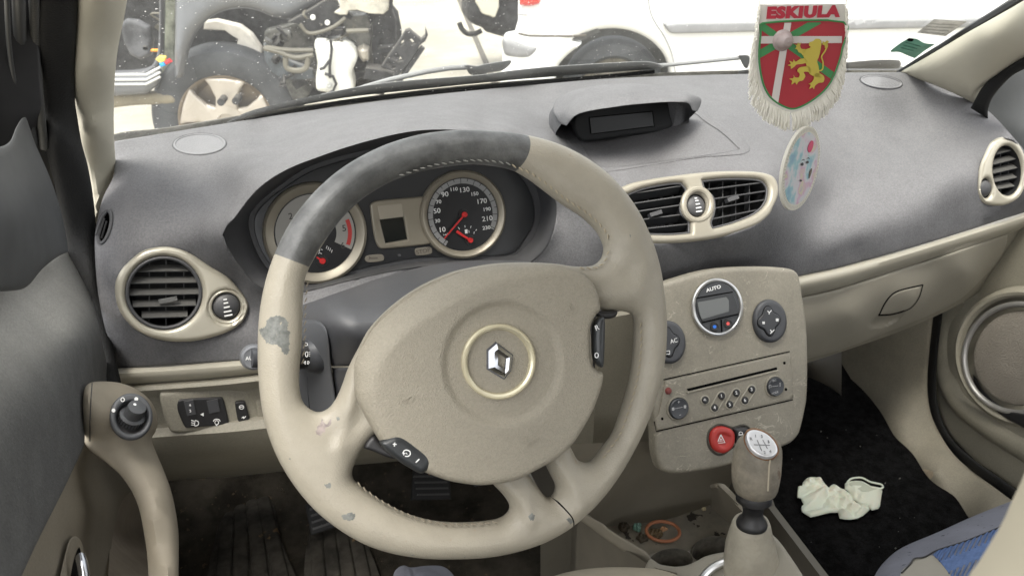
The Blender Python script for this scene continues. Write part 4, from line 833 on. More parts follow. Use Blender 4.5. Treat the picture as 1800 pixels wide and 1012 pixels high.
# round four way pads
def fourway(cx_, cy_, rx, ry, marks):
    b = plate('climate_pad', FK, ell(cx_, cy_, rx, ry, 3), [mat('pad_grey', (.04, .042, .047), .45, bump=.15, dust=.15, dustcol=(.2, .2, .2))], con, thick=.007, rnd=.005, sm=False)
    pts = []
    for i in range(48):
        a = 2*math.pi*i/48; q = .60+.10*math.cos(4*a); pts.append((cx_+rx*q*math.cos(a+.15), cy_-ry*q*math.sin(a+.15)))
    fr = FK.off(.0068)
    plate('pad_button', fr, pts, [mat('pad_button_black', (.025, .026, .029), .35)], b, thick=.0022, rnd=.002, k=2)
    v, f = tube_geo(fr.map(fr.loc(pts), np.full(48, .0004)), .0007, k=5, closed=True); MB().add(v, f).build('pad_gap', [M_VOID], b)
    mb = MB(); marks(mb, fr.off(.0022)); mb.build('pad_symbols', [M_WHITE], b, 0)
def mk_r(mb, fr):
    for dx, dy in ((0, 0), (2.2, 0), (0, 2.2), (2.2, 2.2)): flat_on(mb, fr, ell(1342+dx-1, 567+dy-1, 1.1, 1.3, n=8)); flat_on(mb, fr, ell(1366+dx-1, 562+dy-1, 1.4, 1.6, n=8))
    line_on(mb, fr, [(1349, 546), (1352, 549), (1356, 545)], 1.4); line_on(mb, fr, [(1352, 549), (1352, 552)], 1.3)
    line_on(mb, fr, [(1354, 579), (1357, 583), (1361, 579)], 1.4); line_on(mb, fr, [(1357, 583), (1354, 586)], 1.3)
def mk_l(mb, fr):
    text_on(mb, fr, 1184.5, 599, 'AC', 7.5, spin=.08); line_on(mb, fr, [(1171, 617), (1177, 616), (1177, 622), (1171, 622)], 1.2, sm=False)
fourway(1351, 564, 29, 38, mk_r); fourway(1174, 601, 29, 38, mk_l)
# radio
FRD = FK
rad = plate('radio', FRD, [(1169, 669), (1169, 669), (1387, 620.5), (1387, 620.5), (1393, 699), (1393, 699), (1154, 756), (1154, 756), (1151, 738), (1158, 725)], [M_CONS], con, thick=.0022, rnd=.001)
rad['label'] = 'flat radio panel with slot and round knobs'
grooves('radio_gap', [[(1166, 667), (1388, 617.5)], [(1150, 740), (1153, 758), (1394, 702)]], 2.0, rad)
FR2 = FRD.off(.0022)
plate('disc_slot', FR2, [(1207, 683), (1365, 645), (1366, 649), (1210, 687)], [M_VOID], rad, thick=.0004, rnd=0, sm=False)
v, f = tube_geo(FR2.map(FR2.loc([(1207, 690), (1368, 651)]), np.full(2, .0004)), .0012, k=8); MB().add(v, f).build('slot_lip', [M_CONS], rad, fix=True)
def knob(cx_, cy_, rx, ry, name, marks):
    c = FR2.pt(cx_, cy_); m_ = FR2.mpp(cx_, cy_)*(rx+ry)/2
    b = lathe(name, c, FR2.n, [(m_*1.2, 0), (m_*1.17, .0016), (m_*1.05, .002), (m_*1.02, .0008)], [M_CONS], rad, k=40)
    lathe('knob', c, FR2.n, [(m_, 0), (m_*.97, .004), (m_*.9, .005), (m_*.8, .0046), (.0001, .0046)], [mat('knob_grey', (.04, .043, .048), .4)], rad, k=40)
    mb = MB(); marks(mb, FR2.off(.0048)); mb.build('knob_marks', [mat('faded_print', (.4, .4, .4), .5)], rad, 0)
def k1(mb, fr):
    line_on(mb, fr, [(1183, 718.5), (1200, 715)], .7); flat_on(mb, fr, [(1181, 716), (1185, 715.5), (1185, 721), (1181, 721)]); flat_on(mb, fr, [(1202, 712), (1206, 711.5), (1206, 717), (1202, 717)]); line_on(mb, fr, [(1191, 706), (1195, 705.5)], .8); line_on(mb, fr, [(1193, 704), (1193, 708)], .8); line_on(mb, fr, [(1194, 729), (1197, 728.5)], .8)
def k2(mb, fr):
    text_on(mb, fr, 1361, 668.5, 'SRC', 3.4, spin=.1); text_on(mb, fr, 1362, 690, 'MODE', 3.4, spin=.1); line_on(mb, fr, [(1371, 672), (1371, 679)], 1.0); line_on(mb, fr, [(1352, 682), (1352, 677), (1355, 676.5), (1355, 681)], .8); line_on(mb, fr, [(1357, 679), (1368, 677.5)], .6)
knob(1191.5, 717, 17.5, 20, 'volume_knob_collar', k1); knob(1361, 678.5, 15.5, 18, 'source_knob_collar', k2)
def pill(p0, p1, r, labels):
    a, b = np.array(p0, float), np.array(p1, float); d = nrm(b-a) if np.linalg.norm(b-a) > 0 else np.array([0, 1.]); n_ = np.array([-d[1], d[0]]); out = []
    for i in range(13): t = math.pi*i/12; out.append(tuple(b+r*(n_*math.cos(t)+d*math.sin(t))))
    for i in range(13): t = math.pi*i/12; out.append(tuple(a-r*(n_*math.cos(t)+d*math.sin(t))))
    E = FR2.loc(out); E = resamp(E, .0012); v, f = tube_geo(FR2.map(E, np.full(len(E), .0004)), .0009, k=8, closed=True); MB().add(v, f).build('button_rim', [M_STRIP], rad, fix=True)
    for (x, y, s) in labels:
        plate('preset_button', FR2, ell(x, y, r*.8, r*.95, n=24), [M_BLACK], rad, thick=.0024, rnd=.0012, sm=False)
        mb = MB()
        if s == '^': line_on(mb, FR2.off(.0025), [(x-2, y+1), (x, y-2.2), (x+2, y+1), (x-2, y+1)], .9, sm=False)
        else: text_on(mb, FR2.off(.0025), x+.3, y, s, 5.6, spin=.1, bold=.00006)
        mb.build('button_number', [M_WHITE], rad, 0)
pill((1239, 702.3), (1239, 702.5), 7.2, [(1239, 702.4, '^')])
pill((1268, 695), (1255.5, 716.5), 7, [(1267.8, 695.3, '1'), (1255.8, 716, '4')]); pill((1294, 689.5), (1282, 711), 7, [(1294, 690, '2'), (1282.3, 710.5, '5')]); pill((1321, 683.5), (1308.5, 703.5), 7, [(1320.7, 684, '3'), (1309, 703, '6')])
lathe('power_button', FR2.pt(1174.5, 686.6), FR2.n, [(.0044, 0), (.0042, .0012), (.0036, .0014), (.003, .003), (.0001, .0034)], [mat('dull_red_button', (.16, .035, .03), .5, var=.2, vscale=80)], rad, k=28)
for x, y in ((1378.7, 637.7), (1381.5, 684), (1164, 735.5)): plate('screw_hole', FR2, ell(x, y, 2.2, 2.6, n=14), [M_VOID], rad, thick=.0003, rnd=0, sm=False)
# hazard and lock buttons
hz = plate('hazard_button', FK, [(1246, 768), (1249, 757), (1256, 750), (1266, 748), (1277, 750), (1286, 756), (1289, 764), (1288, 777), (1281, 789), (1270, 795), (1258, 793), (1249, 784)], [mat('red_button_plastic', (.42, .035, .028), .42, var=.08)], con, thick=.007, rnd=.005, hfun=lambda P, d: -.0018*np.clip((d-.007)/.003, 0, 1))
mb = MB(); line_on(mb, FK.off(.0055), [(1267, 763.5), (1260.5, 778.5), (1274, 777), (1267, 763.5)], 2.0, sm=False); line_on(mb, FK.off(.0055), [(1267, 770), (1265, 775), (1269.5, 774.5), (1267, 770)], 1.2, sm=False); mb.build('hazard_triangle', [M_WHITE], hz, 0)
lk = plate('lock_button', FK, [(1287, 752), (1297, 750), (1306, 749), (1313, 753), (1316, 762), (1312, 775), (1296, 780), (1291, 776), (1291, 765)], [M_BLACK], con, thick=.006, rnd=.004)
mb = MB(); line_on(mb, FK.off(.0062), [(1299, 763), (1299, 760), (1302, 758.5), (1305, 760), (1305, 762.5)], 1.0); line_on(mb, FK.off(.0062), [(1298, 764), (1306, 763)], 1.5); mb.build('lock_symbol', [M_WHITE], lk, 0)
v, f = tube_geo(FK.map(resamp(FK.loc(crc([(1244, 768), (1249, 754), (1266, 745.5), (1288, 751), (1306, 746.5), (1318, 754), (1317, 768), (1305, 782), (1290, 784), (1270, 798), (1256, 796), (1246, 784)], 4)), .002), np.zeros(1).repeat(len(resamp(FK.loc(crc([(1244, 768), (1249, 754), (1266, 745.5), (1288, 751), (1306, 746.5), (1318, 754), (1317, 768), (1305, 782), (1290, 784), (1270, 798), (1256, 796), (1246, 784)], 4)), .002)))), .0015, k=6, closed=True); MB().add(v, f).build('button_groove', [mat('groove_brown', (.05, .045, .035), .7)], con, fix=True)
# side of the console body towards the driver
v, f = box_geo(Matrix.Translation((.49, .875, .575)), .20, .15, .30); MB().add(v, f).build('console_body', [M_BEIGE_D], con, 0)
# ================================================================== LOWER CONSOLE with tray and cup holders
lc = thing('centre_tunnel_console', 'dirty beige floor console with open tray and cup holders in front of the gear lever', 'floor console')
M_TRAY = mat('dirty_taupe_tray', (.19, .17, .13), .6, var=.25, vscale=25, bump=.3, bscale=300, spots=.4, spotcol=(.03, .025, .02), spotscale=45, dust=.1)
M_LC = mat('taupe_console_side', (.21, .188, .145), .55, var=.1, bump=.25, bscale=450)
def rsheet(name, ctl, outl, m, parent, sc=.0007, **kw):
    T = rbf([(x, y, R3(x, y, **k)) for x, y, k in ctl], 1e-5); kw.setdefault('back', None); kw.setdefault('thick', 0.); kw.setdefault('rnd', 0.)
    return plate(name, Ray(T, sc), outl, m, parent, **kw), T
Y = lambda v: dict(y=v); Z = lambda v: dict(z=v); X = lambda v: dict(t=None) ; T_ = lambda v: dict(t=v)
rsheet('stack_front', [(1110, 800, Y(.735)), (1285, 800, Y(.735)), (1050, 915, Y(.77)), (1150, 921, Y(.80)), (1250, 891, Y(.785)), (1286, 880, Y(.77)), (1100, 860, Y(.765)), (1200, 850, Y(.77))],
       [(1000, 780), (1000, 780), (1286, 770), (1286, 770), (1287, 845), (1287, 880), (1287, 880), (1250, 892), (1200, 910), (1150, 922), (1087, 932), (1070, 932), (1070, 932), (1034, 905), (1000, 890), (1000, 890)], [M_LC], lc, step=.008)
Zt = -.86
tr_ctl = [(1034, 905, Z(-.80)), (1072, 933, Z(Zt)), (1150, 921, Z(Zt)), (1250, 891, Z(Zt)), (1300, 920, Z(Zt)), (1132, 971, Z(Zt+.01)), (1160, 960, Z(Zt)), (1280, 960, Z(Zt)), (1200, 940, Z(Zt))]
rsheet('tray_floor', [(1072, 933, Z(Zt)), (1250, 891, Z(Zt)), (1300, 1000, Z(Zt)), (1150, 1000, Z(Zt)), (1200, 940, Z(Zt)), (1000, 1000, Z(Zt))], [(1065, 925), (1065, 925), (1150, 917), (1200, 904), (1250, 885), (1252, 872), (1252, 872), (1330, 930), (1330, 930), (1330, 960), (1270, 950), (1222, 958), (1212, 966), (1200, 970), (1165, 968), (1140, 975), (1135, 985), (1120, 965)], [M_TRAY], lc, step=.006)
# cup holders: two dark wells
for (x, y, rx, ry) in ((1178, 992, 38, 22), (1252, 972, 36, 24)):
    fr = Frame(R3(x, y, z=Zt+.004), (0, 0, 1), up=(0, 1, 0)); P = fr.loc(ell(x, y, rx, ry, 8, n=40))
    rows = [fr.map(P*1.10, np.full(40, .004)), fr.map(P*1.03, np.full(40, .0065)), fr.map(P, np.full(40, .004)), fr.map(P*.93, np.full(40, -.05))]; v, f = loft_geo(rows); f.append(tuple(3*40+i for i in range(40))); MB().add(v, f).build('cup_holder', [mat('cup_dark_taupe', (.10, .09, .07), .6, var=.5, vscale=40)], lc, fix=True)
# side walls of the tray
rsheet('tray_wall', [(1251, 850, T_(1.06)), (1262, 851, T_(1.03)), (1302, 891, T_(.98)), (1330, 915, T_(.95)), (1251, 890, T_(1.10)), (1320, 950, T_(1.05)), (1252, 878, T_(1.09))], [(1251, 858), (1251, 858), (1263, 853), (1300, 888), (1335, 915), (1335, 915), (1335, 965), (1335, 965), (1290, 925), (1251, 893), (1251, 893)], [M_LC], lc)
rsheet('right_rim', [(1251, 850, T_(1.05)), (1262, 845, T_(1.04)), (1302, 891, T_(.975)), (1340, 915, T_(.94)), (1290, 860, T_(1.03))], [(1248, 852), (1248, 852), (1262, 849), (1275, 852), (1308, 886), (1350, 925), (1350, 925), (1335, 930), (1300, 893), (1262, 857), (1250, 858)], [M_LC], lc)
rsheet('left_rim', [(1034, 905, T_(1.045)), (1072, 934, T_(1.0)), (1132, 971, T_(.955)), (1175, 996, T_(.93)), (1025, 915, T_(1.052)), (1060, 945, T_(1.012)), (1120, 985, T_(.965))],
       [(1000, 870), (1000, 870), (1034, 904), (1060, 920), (1072, 930), (1100, 948), (1134, 968), (1147, 983), (1160, 991), (1185, 995), (1185, 995), (1190, 1010), (1190, 1010), (1150, 1002), (1120, 984), (1080, 958), (1040, 928), (990, 890)], [M_LC], lc, step=.006, thick=.006, rnd=.004)
TX = lambda px, py, x: dict(t=float(tof(WX(px, py, x))))
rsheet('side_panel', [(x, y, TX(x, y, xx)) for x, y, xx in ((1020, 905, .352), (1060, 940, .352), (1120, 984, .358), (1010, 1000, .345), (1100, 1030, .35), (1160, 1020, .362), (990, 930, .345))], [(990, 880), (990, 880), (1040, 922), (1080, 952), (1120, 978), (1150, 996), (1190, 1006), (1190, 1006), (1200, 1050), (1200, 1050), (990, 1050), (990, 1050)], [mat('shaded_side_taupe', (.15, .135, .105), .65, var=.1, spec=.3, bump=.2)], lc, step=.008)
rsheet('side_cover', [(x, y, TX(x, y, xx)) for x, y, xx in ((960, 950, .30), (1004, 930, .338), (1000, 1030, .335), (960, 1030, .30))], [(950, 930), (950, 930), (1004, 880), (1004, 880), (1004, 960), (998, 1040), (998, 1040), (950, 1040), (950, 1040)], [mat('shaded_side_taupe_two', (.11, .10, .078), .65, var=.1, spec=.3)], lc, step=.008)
rsheet('front_rim', [(1150, 985, T_(.93)), (1200, 994, T_(.90)), (1237, 979, T_(.90)), (1270, 971, T_(.89)), (1300, 975, T_(.88)), (1200, 1030, T_(.87)), (1300, 1020, T_(.86))],
       [(1140, 984), (1160, 991), (1180, 995), (1205, 993), (1225, 985), (1240, 977), (1270, 970), (1310, 966), (1350, 931), (1350, 931), (1370, 951), (1387, 974), (1412, 1012), (1425, 1040), (1425, 1040), (1120, 1040), (1120, 1040)], [M_BEIGE], lc, thick=.006, rnd=.005, step=.006)
E = np.array(crc([(1232, 1020), (1245, 1004), (1262, 992), (1290, 984), (1330, 980), (1362, 979), (1378, 983), (1394, 998), (1404, 1020)], 5, False)); v, f = tube_geo(W(E[:, 0], E[:, 1], .868), .0045, k=10); MB().add(v, f).build('gaiter_ring', [M_SATIN], lc, fix=True)
# passenger side wall of the tunnel and driver side
for nm, P in (('tunnel_side', [(.615, .35, .30), (.615, 1.35, .30), (.60, 1.35, .62), (.60, .80, .62), (.60, .66, .47), (.60, .35, .44)]), ('tunnel_side', [(.375, .35, .30), (.375, 1.35, .30), (.385, 1.35, .62), (.385, 1.0, .60), (.385, .84, .39), (.385, .66, .37), (.385, .35, .35)])):
    sgn = .01 if P[0][0] > .5 else -.01; a = np.array(P); b_ = a-np.array([sgn, 0, 0]); v = np.vstack([a, b_]); n = len(P); f = [tuple(range(n)), tuple(range(2*n-1, n-1, -1))]+[(i, (i+1) % n, n+(i+1) % n, n+i) for i in range(n)]
    MB().add(v, f).build(nm, [mat('tunnel_dark_taupe', (.10, .09, .072), .6, var=.1)], lc, 0, fix=True)
# things lying in the tray
fr = Frame(R3(1165, 936, z=Zt+.004), (0, 0, 1), up=(0, 1, 0)); E = fr.loc(ell(1165, 936, 29.5, 15.5, -7, n=48)); v, f = tube_geo(fr.map(E, .003+.002*np.sin(np.linspace(0, 6.28, 48))), .0024, k=10, closed=True)
tag(MB().add(v, f).build('rubber_ring', [mat('terracotta_rubber', (.36, .14, .065), .55, var=.1)], None, fix=True), 'orange brown rubber ring lying in the dirty console tray', 'ring')
def debris(name, label, cat, px, py, rpx, m, n=10, seed=1, z=Zt+.002, h=.006, group=None, irr=.45):
    r = np.random.default_rng(seed); pts = []
    for i in range(n): a = 2*math.pi*i/n; q = rpx*(1-irr*r.random()); pts.append((px+q*math.cos(a), py-q*.6*math.sin(a)))
    fr = Frame(R3(px, py, z=z), (0, 0, 1), up=(0, 1, 0))
    return tag(plate(name, fr, pts, m, None, thick=h, rnd=h*.8, hfun=lambda P, d: .002*np.sin(P[:, 0]*900)*np.cos(P[:, 1]*800)*np.clip(d/.003, 0, 1), smooth=40), label, cat, group)
debris('coin', 'dull brown coin half under the orange brown ring', 'coin', 1150, 938, 16, [mat('dull_coin', (.12, .085, .045), .45, metal=.5, var=.3, vscale=200)], irr=.05, n=20, h=.002)
debris('cap', 'scrap of dark brown litter left of the ring', 'litter', 1130, 946, 15, [mat('litter_brown', (.05, .038, .022), .7, var=.4, vscale=200)], seed=4)
debris('leaf_scrap', 'curled brown leaf scrap at the left end of the tray', 'litter', 1098, 927, 14, [MATS['litter_brown']], seed=5)
debris('glass_bead', 'pale green glassy wrapper scrap beside the brown litter in the tray', 'wrapper', 1119, 928, 12, [mat('green_film', (.16, .30, .24), .15, var=.4, vscale=250, coat=.6)], seed=9, h=.010)
debris('crumb', 'small cream crumb at the right rear edge of the tray', 'crumb', 1237, 895, 4.5, [mat('cream_crumb', (.5, .42, .26), .7)], seed=3, h=.005)
debris('paper_scrap', 'orange paper scrap inside the ring', 'paper scrap', 1167, 930, 8, [mat('orange_paper', (.36, .20, .10), .7)], seed=12, h=.004)
# ================================================================== GEAR LEVER
gl = thing('gear_lever', 'gear lever with worn beige leather knob and silver shift pattern cap', 'gear lever')
def sections(name, rows, m, parent, k=40, ratio=1.0, wob=None):
    """rows: (px, py, half width px, depth); rings stand square to the lever axis"""
    C = [W(x, y, t) for x, y, r, t in rows]; ax = nrm(C[-1]-C[0]); s = nrm(np.cross(ax, FW)); q = np.cross(s, ax); R_ = []
    for i, ((x, y, r, t), c) in enumerate(zip(rows, C)):
        a = np.linspace(0, 2*math.pi, k, endpoint=False); rr = r*t/F_PX*(1+(wob(a, i/len(rows)) if wob else 0)); R_.append(c+np.outer(np.cos(a)*rr, s)+np.outer(np.sin(a)*rr*ratio, q))
    v, f = loft_geo(R_, True, True); return MB().add(v, f).build(name, m, parent, 50, fix=True)
M_KNOB = mat('worn_taupe_leather', (.20, .178, .138), .5, var=.3, vscale=40, bump=.35, bscale=380, btype='voronoi', spots=.35, spotcol=(.16, .12, .08), spotscale=60)
def lerp_rows(rows, n):
    R = np.array(rows, float); s = np.linspace(0, len(R)-1, n); return [tuple(np.interp(q, range(len(R)), R[:, i]) for i in range(4)) for q in s]
kn = sections('knob', [(1333, 765, 8, .803), (1334, 767, 20, .802), (1334, 771, 30, .802), (1334, 778, 36.5, .803), (1333, 788, 40, .805), (1331.5, 800, 41.5, .807), (1330, 815, 42, .809), (1329, 830, 42, .811), (1328, 845, 40.5, .814), (1328, 857, 38, .816), (1328, 864, 34.5, .817), (1328, 868, 28, .818), (1328, 869, 10, .818)], [M_KNOB], gl)
F_KB = Frame(W(1337, 783, .777), nrm(-dirs(1337, 783)*.62+np.array([.25, -.05, .9])*.9+np.array([.1, 0, 0])))
kb = [(1310, 775), (1311, 764), (1319, 759), (1331, 760), (1345, 766), (1357, 777), (1364, 790), (1363, 800), (1354, 806), (1341, 806), (1327, 800), (1316, 789)]
cap_ = plate('shift_pattern_cap', F_KB.off(-.004), kb, [mat('satin_cap', (.74, .74, .75), .34, metal=.6)], gl, thick=.0052, rnd=.002)
plate('cap_surround', F_KB.off(-.010), shrink(kb, 1.10), [mat('rubbed_brown_edge', (.20, .10, .045), .6, var=.4, vscale=150)], gl, thick=.007, rnd=.003)
mb = MB(); FB = F_KB.off(.0013)
for x, y, s in ((1344, 795, '2'), (1354, 793, '4'), (1320, 771, 'R'), (1328, 766, '1'), (1339, 767, '3'), (1351, 776, '5')): text_on(mb, FB, x, y, s, 5.5, spin=-.35, h=.0003)
line_on(mb, FB, [(1325, 781), (1353, 782)], 1.3); line_on(mb, FB, [(1331, 773), (1339, 792)], 1.3); line_on(mb, FB, [(1341, 773), (1349, 788)], 1.3); mb.build('shift_pattern', [mat('engraved_grey', (.22, .22, .22), .5)], cap_, 0)
v, f = tube_geo([W(1354, 808, .777), W(1352, 820, .781), W(1351, 840, .783), W(1350, 862, .788)], .0009, k=6); MB().add(v, f).build('knob_seam', [mat('pale_thread', (.42, .37, .28), .7)], kn)
sections('reverse_collar', [(1327, 852, 26, .826), (1326, 866, 29, .826), (1325, 872, 31, .828), (1325, 878, 31, .829), (1325, 882, 26, .831), (1324, 889, 19, .832), (1323.5, 900, 17, .834), (1323, 908, 19, .836), (1322, 914, 25, .838), (1321.5, 919, 27, .839), (1321, 924, 26, .84), (1321, 927, 20, .841)], [M_BLACK], gl)
gt = lerp_rows([(1320, 914, 24, .845), (1320, 917, 31, .846), (1319.5, 924, 34, .848), (1318, 940, 38, .853), (1317, 960, 43, .858), (1318, 985, 47, .864), (1320, 1012, 50, .872), (1322, 1045, 53, .88)], 30)
sections('gaiter', gt, [mat('taupe_gaiter_leather', (.31, .285, .225), .55, var=.12, vscale=30, bump=.6, bscale=260, btype='voronoi')], gl, k=72, wob=lambda a, s: .05*s*np.sin(3*a+2.5*s+1)+.03*s*np.sin(7*a-4*s))
# tiny grounding: lever stands in the ring of the tunnel console
# ================================================================== CABIN: pillars, doors, floor, seats
GS = math.radians(42)
def yb(x): return 1.262-.30*(x-XC)**2
def tglass(h):
    def f(px, py):
        px = np.atleast_1d(px).astype(float); py = np.atleast_1d(py).astype(float); t = np.full(len(px), 1.3); d = dirs(px, py)
        for _ in range(30):
            P = CAM+d*t[:, None]; s = (P[:, 2]-.918)/math.sin(GS); x = XC+(P[:, 0]-XC)/(1-.12*s); y = yb(x)-s*math.cos(GS)+.02*s*s; t = t+(y+h-P[:, 1])/(d[:, 1]+d[:, 2]/math.tan(GS))*.8
        return t
    return f
def GP(px, py, o=.02): return (px, py, dict(t=float(tglass(0)(px, py)[0])-o))
def Q(px, py, **k):
    if 'x' in k: P = WX(px, py, k['x'])
    else: P = R3(px, py, **k)
    return (px, py, P)
def csheet(name, ctl, outl, m, parent=None, sc=.0007, **kw):
    T = rbf([Q(x, y, **k) for x, y, k in ctl], 1e-5); kw.setdefault('back', 'flat'); kw.setdefault('thick', .004); kw.setdefault('rnd', .003)
    return plate(name, Ray(T, sc), outl, m, parent, **kw), T
D = dict
M_PILLAR = mat('cream_pillar_trim', (.42, .395, .32), .6, var=.05, bump=.15, bscale=400, dust=.05)
M_SEAL = mat('black_rubber_seal', (.007, .007, .0068), .75, bump=.8, bscale=500, dust=.12, dustcol=(.05, .05, .048), spec=.3)
M_DOORG = mat('dusty_lit_grey_door_card', (.105, .105, .104), .85, var=.1, vscale=30, grain=.12, bump=.5, bscale=520, dust=.9, dustcol=(.27, .265, .24), spec=.2)  # heavy dust on upward faces also paints in the window light gradient
M_DOORB = mat('taupe_door_card', (.215, .19, .148), .65, spec=.3, grain=.07, var=.06, bump=.3, bscale=500)
# --- driver side pillar
o, T_AP = csheet('a_pillar_trim', [GP(136, 0, .02), GP(222, 0, .005), GP(130, 100, .02), GP(205, 90, .005), (135, 212, D(t=.93)), (198, 200, D(t=.965)), GP(175, 0, .035), GP(165, 110, .035), (165, 220, D(t=.935)), (150, 290, D(t=.985)), (198, 300, D(t=1.035)), (168, 385, D(t=1.0)), GP(180, -60, .035)],
    [(138, -60), (138, -60), (136, 0), (130, 100), (130, 175), (135, 212), (142, 253), (152, 290), (160, 340), (166, 400), (166, 400), (176, 375), (188, 340), (203, 303), (203, 278), (201, 250), (200, 200), (202, 137), (207, 87), (217, 37), (224, 0), (240, -60), (240, -60)], [M_PILLAR], sc=.00065, thick=.02, rnd=.018, step=.01)
tag(o, 'cream windscreen pillar cover beside the driver door', 'pillar trim')
# --- door frame seals
seal = thing('door_seal', 'black rubber door seal and ribbed frame beside the driver window', 'door seal')
csheet('weather_seal', [(60, 0, D(t=.73)), (136, 0, D(t=.755)), (100, 0, D(t=.735)), (75, 230, D(t=.88)), (138, 230, D(t=.92)), (105, 240, D(t=.885)), (132, 110, D(t=.835)), (70, 110, D(t=.81)), (110, 380, D(t=.93)), (165, 400, D(t=.96)), (170, 560, D(t=.945)), (190, 600, D(t=.94)), (205, 680, D(t=.925)), (160, 480, D(t=.945)), (120, 480, D(t=.95))],
    [(52, -60), (52, -60), (60, 0), (66, 120), (72, 200), (78, 253), (92, 310), (108, 380), (118, 440), (120, 500), (140, 600), (165, 700), (165, 700), (220, 700), (220, 700), (213, 671), (207, 646), (197, 600), (186, 543), (176, 506), (169, 450), (169, 400), (163, 340), (154, 290), (144, 253), (137, 212), (132, 175), (132, 100), (138, 0), (140, -60), (140, -60)], [M_SEAL], seal, sc=.00062, thick=.02, rnd=.014, step=.009)
def rib(name, pts, ts, r, m, parent):
    P = [W(x, y, t) for (x, y), t in zip(pts, ts)]; return tube(name, P, r, m, parent, sm=6, k=10)
rib('seal_rib', [(60, -60), (60, 0), (64, 100), (70, 190), (78, 260)], [.68, .71, .79, .835, .87], .0045, [mat('ribbed_rubber', (.035, .035, .032), .5, bump=.6, bscale=600)], seal)
rib('seal_rib', [(33, -60), (33, 0), (36, 80), (44, 170), (58, 250)], [.66, .69, .765, .82, .86], .0055, [mat('rib_grey', (.03, .031, .031), .45)], seal)
csheet('door_frame', [(-40, 0, D(t=.72)), (60, 0, D(t=.745)), (10, 200, D(t=.80)), (75, 240, D(t=.88)), (-40, 280, D(t=.82))], [(-60, -60), (-60, -60), (68, -60), (68, -60), (72, 120), (86, 270), (120, 400), (120, 400), (60, 400), (0, 280), (-60, 280), (-60, 280)], [M_BLACK], seal, thick=.01, rnd=.004, step=.012)
rib('seal_rib', [(10, -60), (12, 0), (16, 80), (26, 150), (42, 205)], [.65, .68, .74, .78, .82], .0022, [MATS['rib_grey']], seal)
# --- driver door
dd = thing('driver_door', 'slightly open driver door with dusty grey top and beige pull handle', 'door')
o, T_MC = csheet('mirror_corner_cover', [(40, 208, D(x=-.205)), (0, 262, D(x=-.196)), (62, 253, D(x=-.205)), (107, 370, D(x=-.204)), (118, 438, D(x=-.202)), (60, 400, D(x=-.192)), (20, 380, D(x=-.184)), (0, 512, D(x=-.190)), (47, 503, D(x=-.195)), (0, 400, D(x=-.183))],
    [(-60, 262), (-60, 262), (0, 258), (18, 248), (28, 225), (38, 209), (46, 208), (62, 253), (87, 310), (107, 370), (120, 440), (112, 446), (100, 452), (75, 472), (48, 503), (20, 511), (-60, 514), (-60, 514)], [mat('soft_grey_corner', (.045, .048, .05), .55, var=.15, bump=.2, dust=.3, dustcol=(.2, .2, .19))], dd, thick=.012, rnd=.012, step=.008)
dt_ctl = [(0, 512, D(x=-.222)), (60, 500, D(x=-.222)), (120, 442, D(x=-.222)), (150, 456, D(x=-.214)), (160, 510, D(x=-.203)), (192, 663, D(x=-.196)), (100, 560, D(x=-.200)), (60, 620, D(x=-.190)), (0, 640, D(x=-.190)), (30, 720, D(x=-.178)), (140, 690, D(x=-.183)), (80, 760, D(x=-.178)), (148, 771, D(x=-.186)), (62, 959, D(x=-.178)), (0, 900, D(x=-.176)), (110, 860, D(x=-.181)), (150, 600, D(x=-.184))]
o, T_DT = csheet('door_top', dt_ctl, [(-60, 500), (-60, 500), (0, 500), (47, 490), (75, 462), (105, 445), (120, 441), (143, 444), (150, 455), (157, 506), (170, 556), (182, 613), (194, 663), (194, 680), (194, 680), (150, 690), (150, 690), (149, 771), (149, 771), (147, 784), (112, 859), (62, 959), (30, 1030), (30, 1030), (-60, 1030), (-60, 1030)], [M_DOORG], dd, sc=.00055, thick=.006, rnd=.006, step=.008)
dl_ctl = [(150, 780, D(x=-.196)), (60, 960, D(x=-.182)), (20, 1030, D(x=-.180)), (180, 820, D(x=-.235)), (185, 960, D(x=-.235)), (160, 900, D(x=-.205)), (120, 1000, D(x=-.192)), (240, 860, D(x=-.235)), (250, 1000, D(x=-.24)), (215, 900, D(x=-.24)), (300, 1030, D(x=-.25))]
csheet('door_lower', dl_ctl, [(147, 770), (147, 770), (110, 850), (62, 950), (20, 1040), (20, 1040), (196, 1040), (196, 1040), (195, 971), (202, 921), (213, 884), (229, 864), (245, 866), (255, 900), (255, 900), (250, 800), (250, 800), (190, 760), (190, 760)], [M_DOORB], dd, thick=.004, rnd=.003, step=.007)
csheet('map_pocket', [(229, 864, D(x=-.243)), (200, 960, D(x=-.243)), (250, 960, D(x=-.243)), (220, 1030, D(x=-.20)), (225, 940, D(x=-.26))], [(190, 1040), (190, 1040), (192, 975), (200, 915), (210, 880), (225, 858), (246, 858), (250, 900), (252, 930), (256, 962), (261, 1000), (262, 1040), (262, 1040)], [mat('pocket_brown_taupe', (.27, .23, .18), .6, var=.1, vscale=20)], dd, thick=.003, rnd=.002, step=.007)
hc = [(150, 690, D(t=.745)), (150, 740, D(t=.745)), (190, 670, D(t=.80)), (240, 690, D(t=.83)), (275, 730, D(t=.845)), (230, 733, D(t=.797)), (200, 770, D(t=.785)), (270, 780, D(t=.825)), (240, 850, D(t=.775)), (287, 824, D(t=.80)), (300, 880, D(t=.775)), (262, 900, D(t=.755)), (312, 960, D(t=.755)), (270, 1000, D(t=.735)), (300, 1000, D(t=.73)), (160, 790, D(t=.77))]
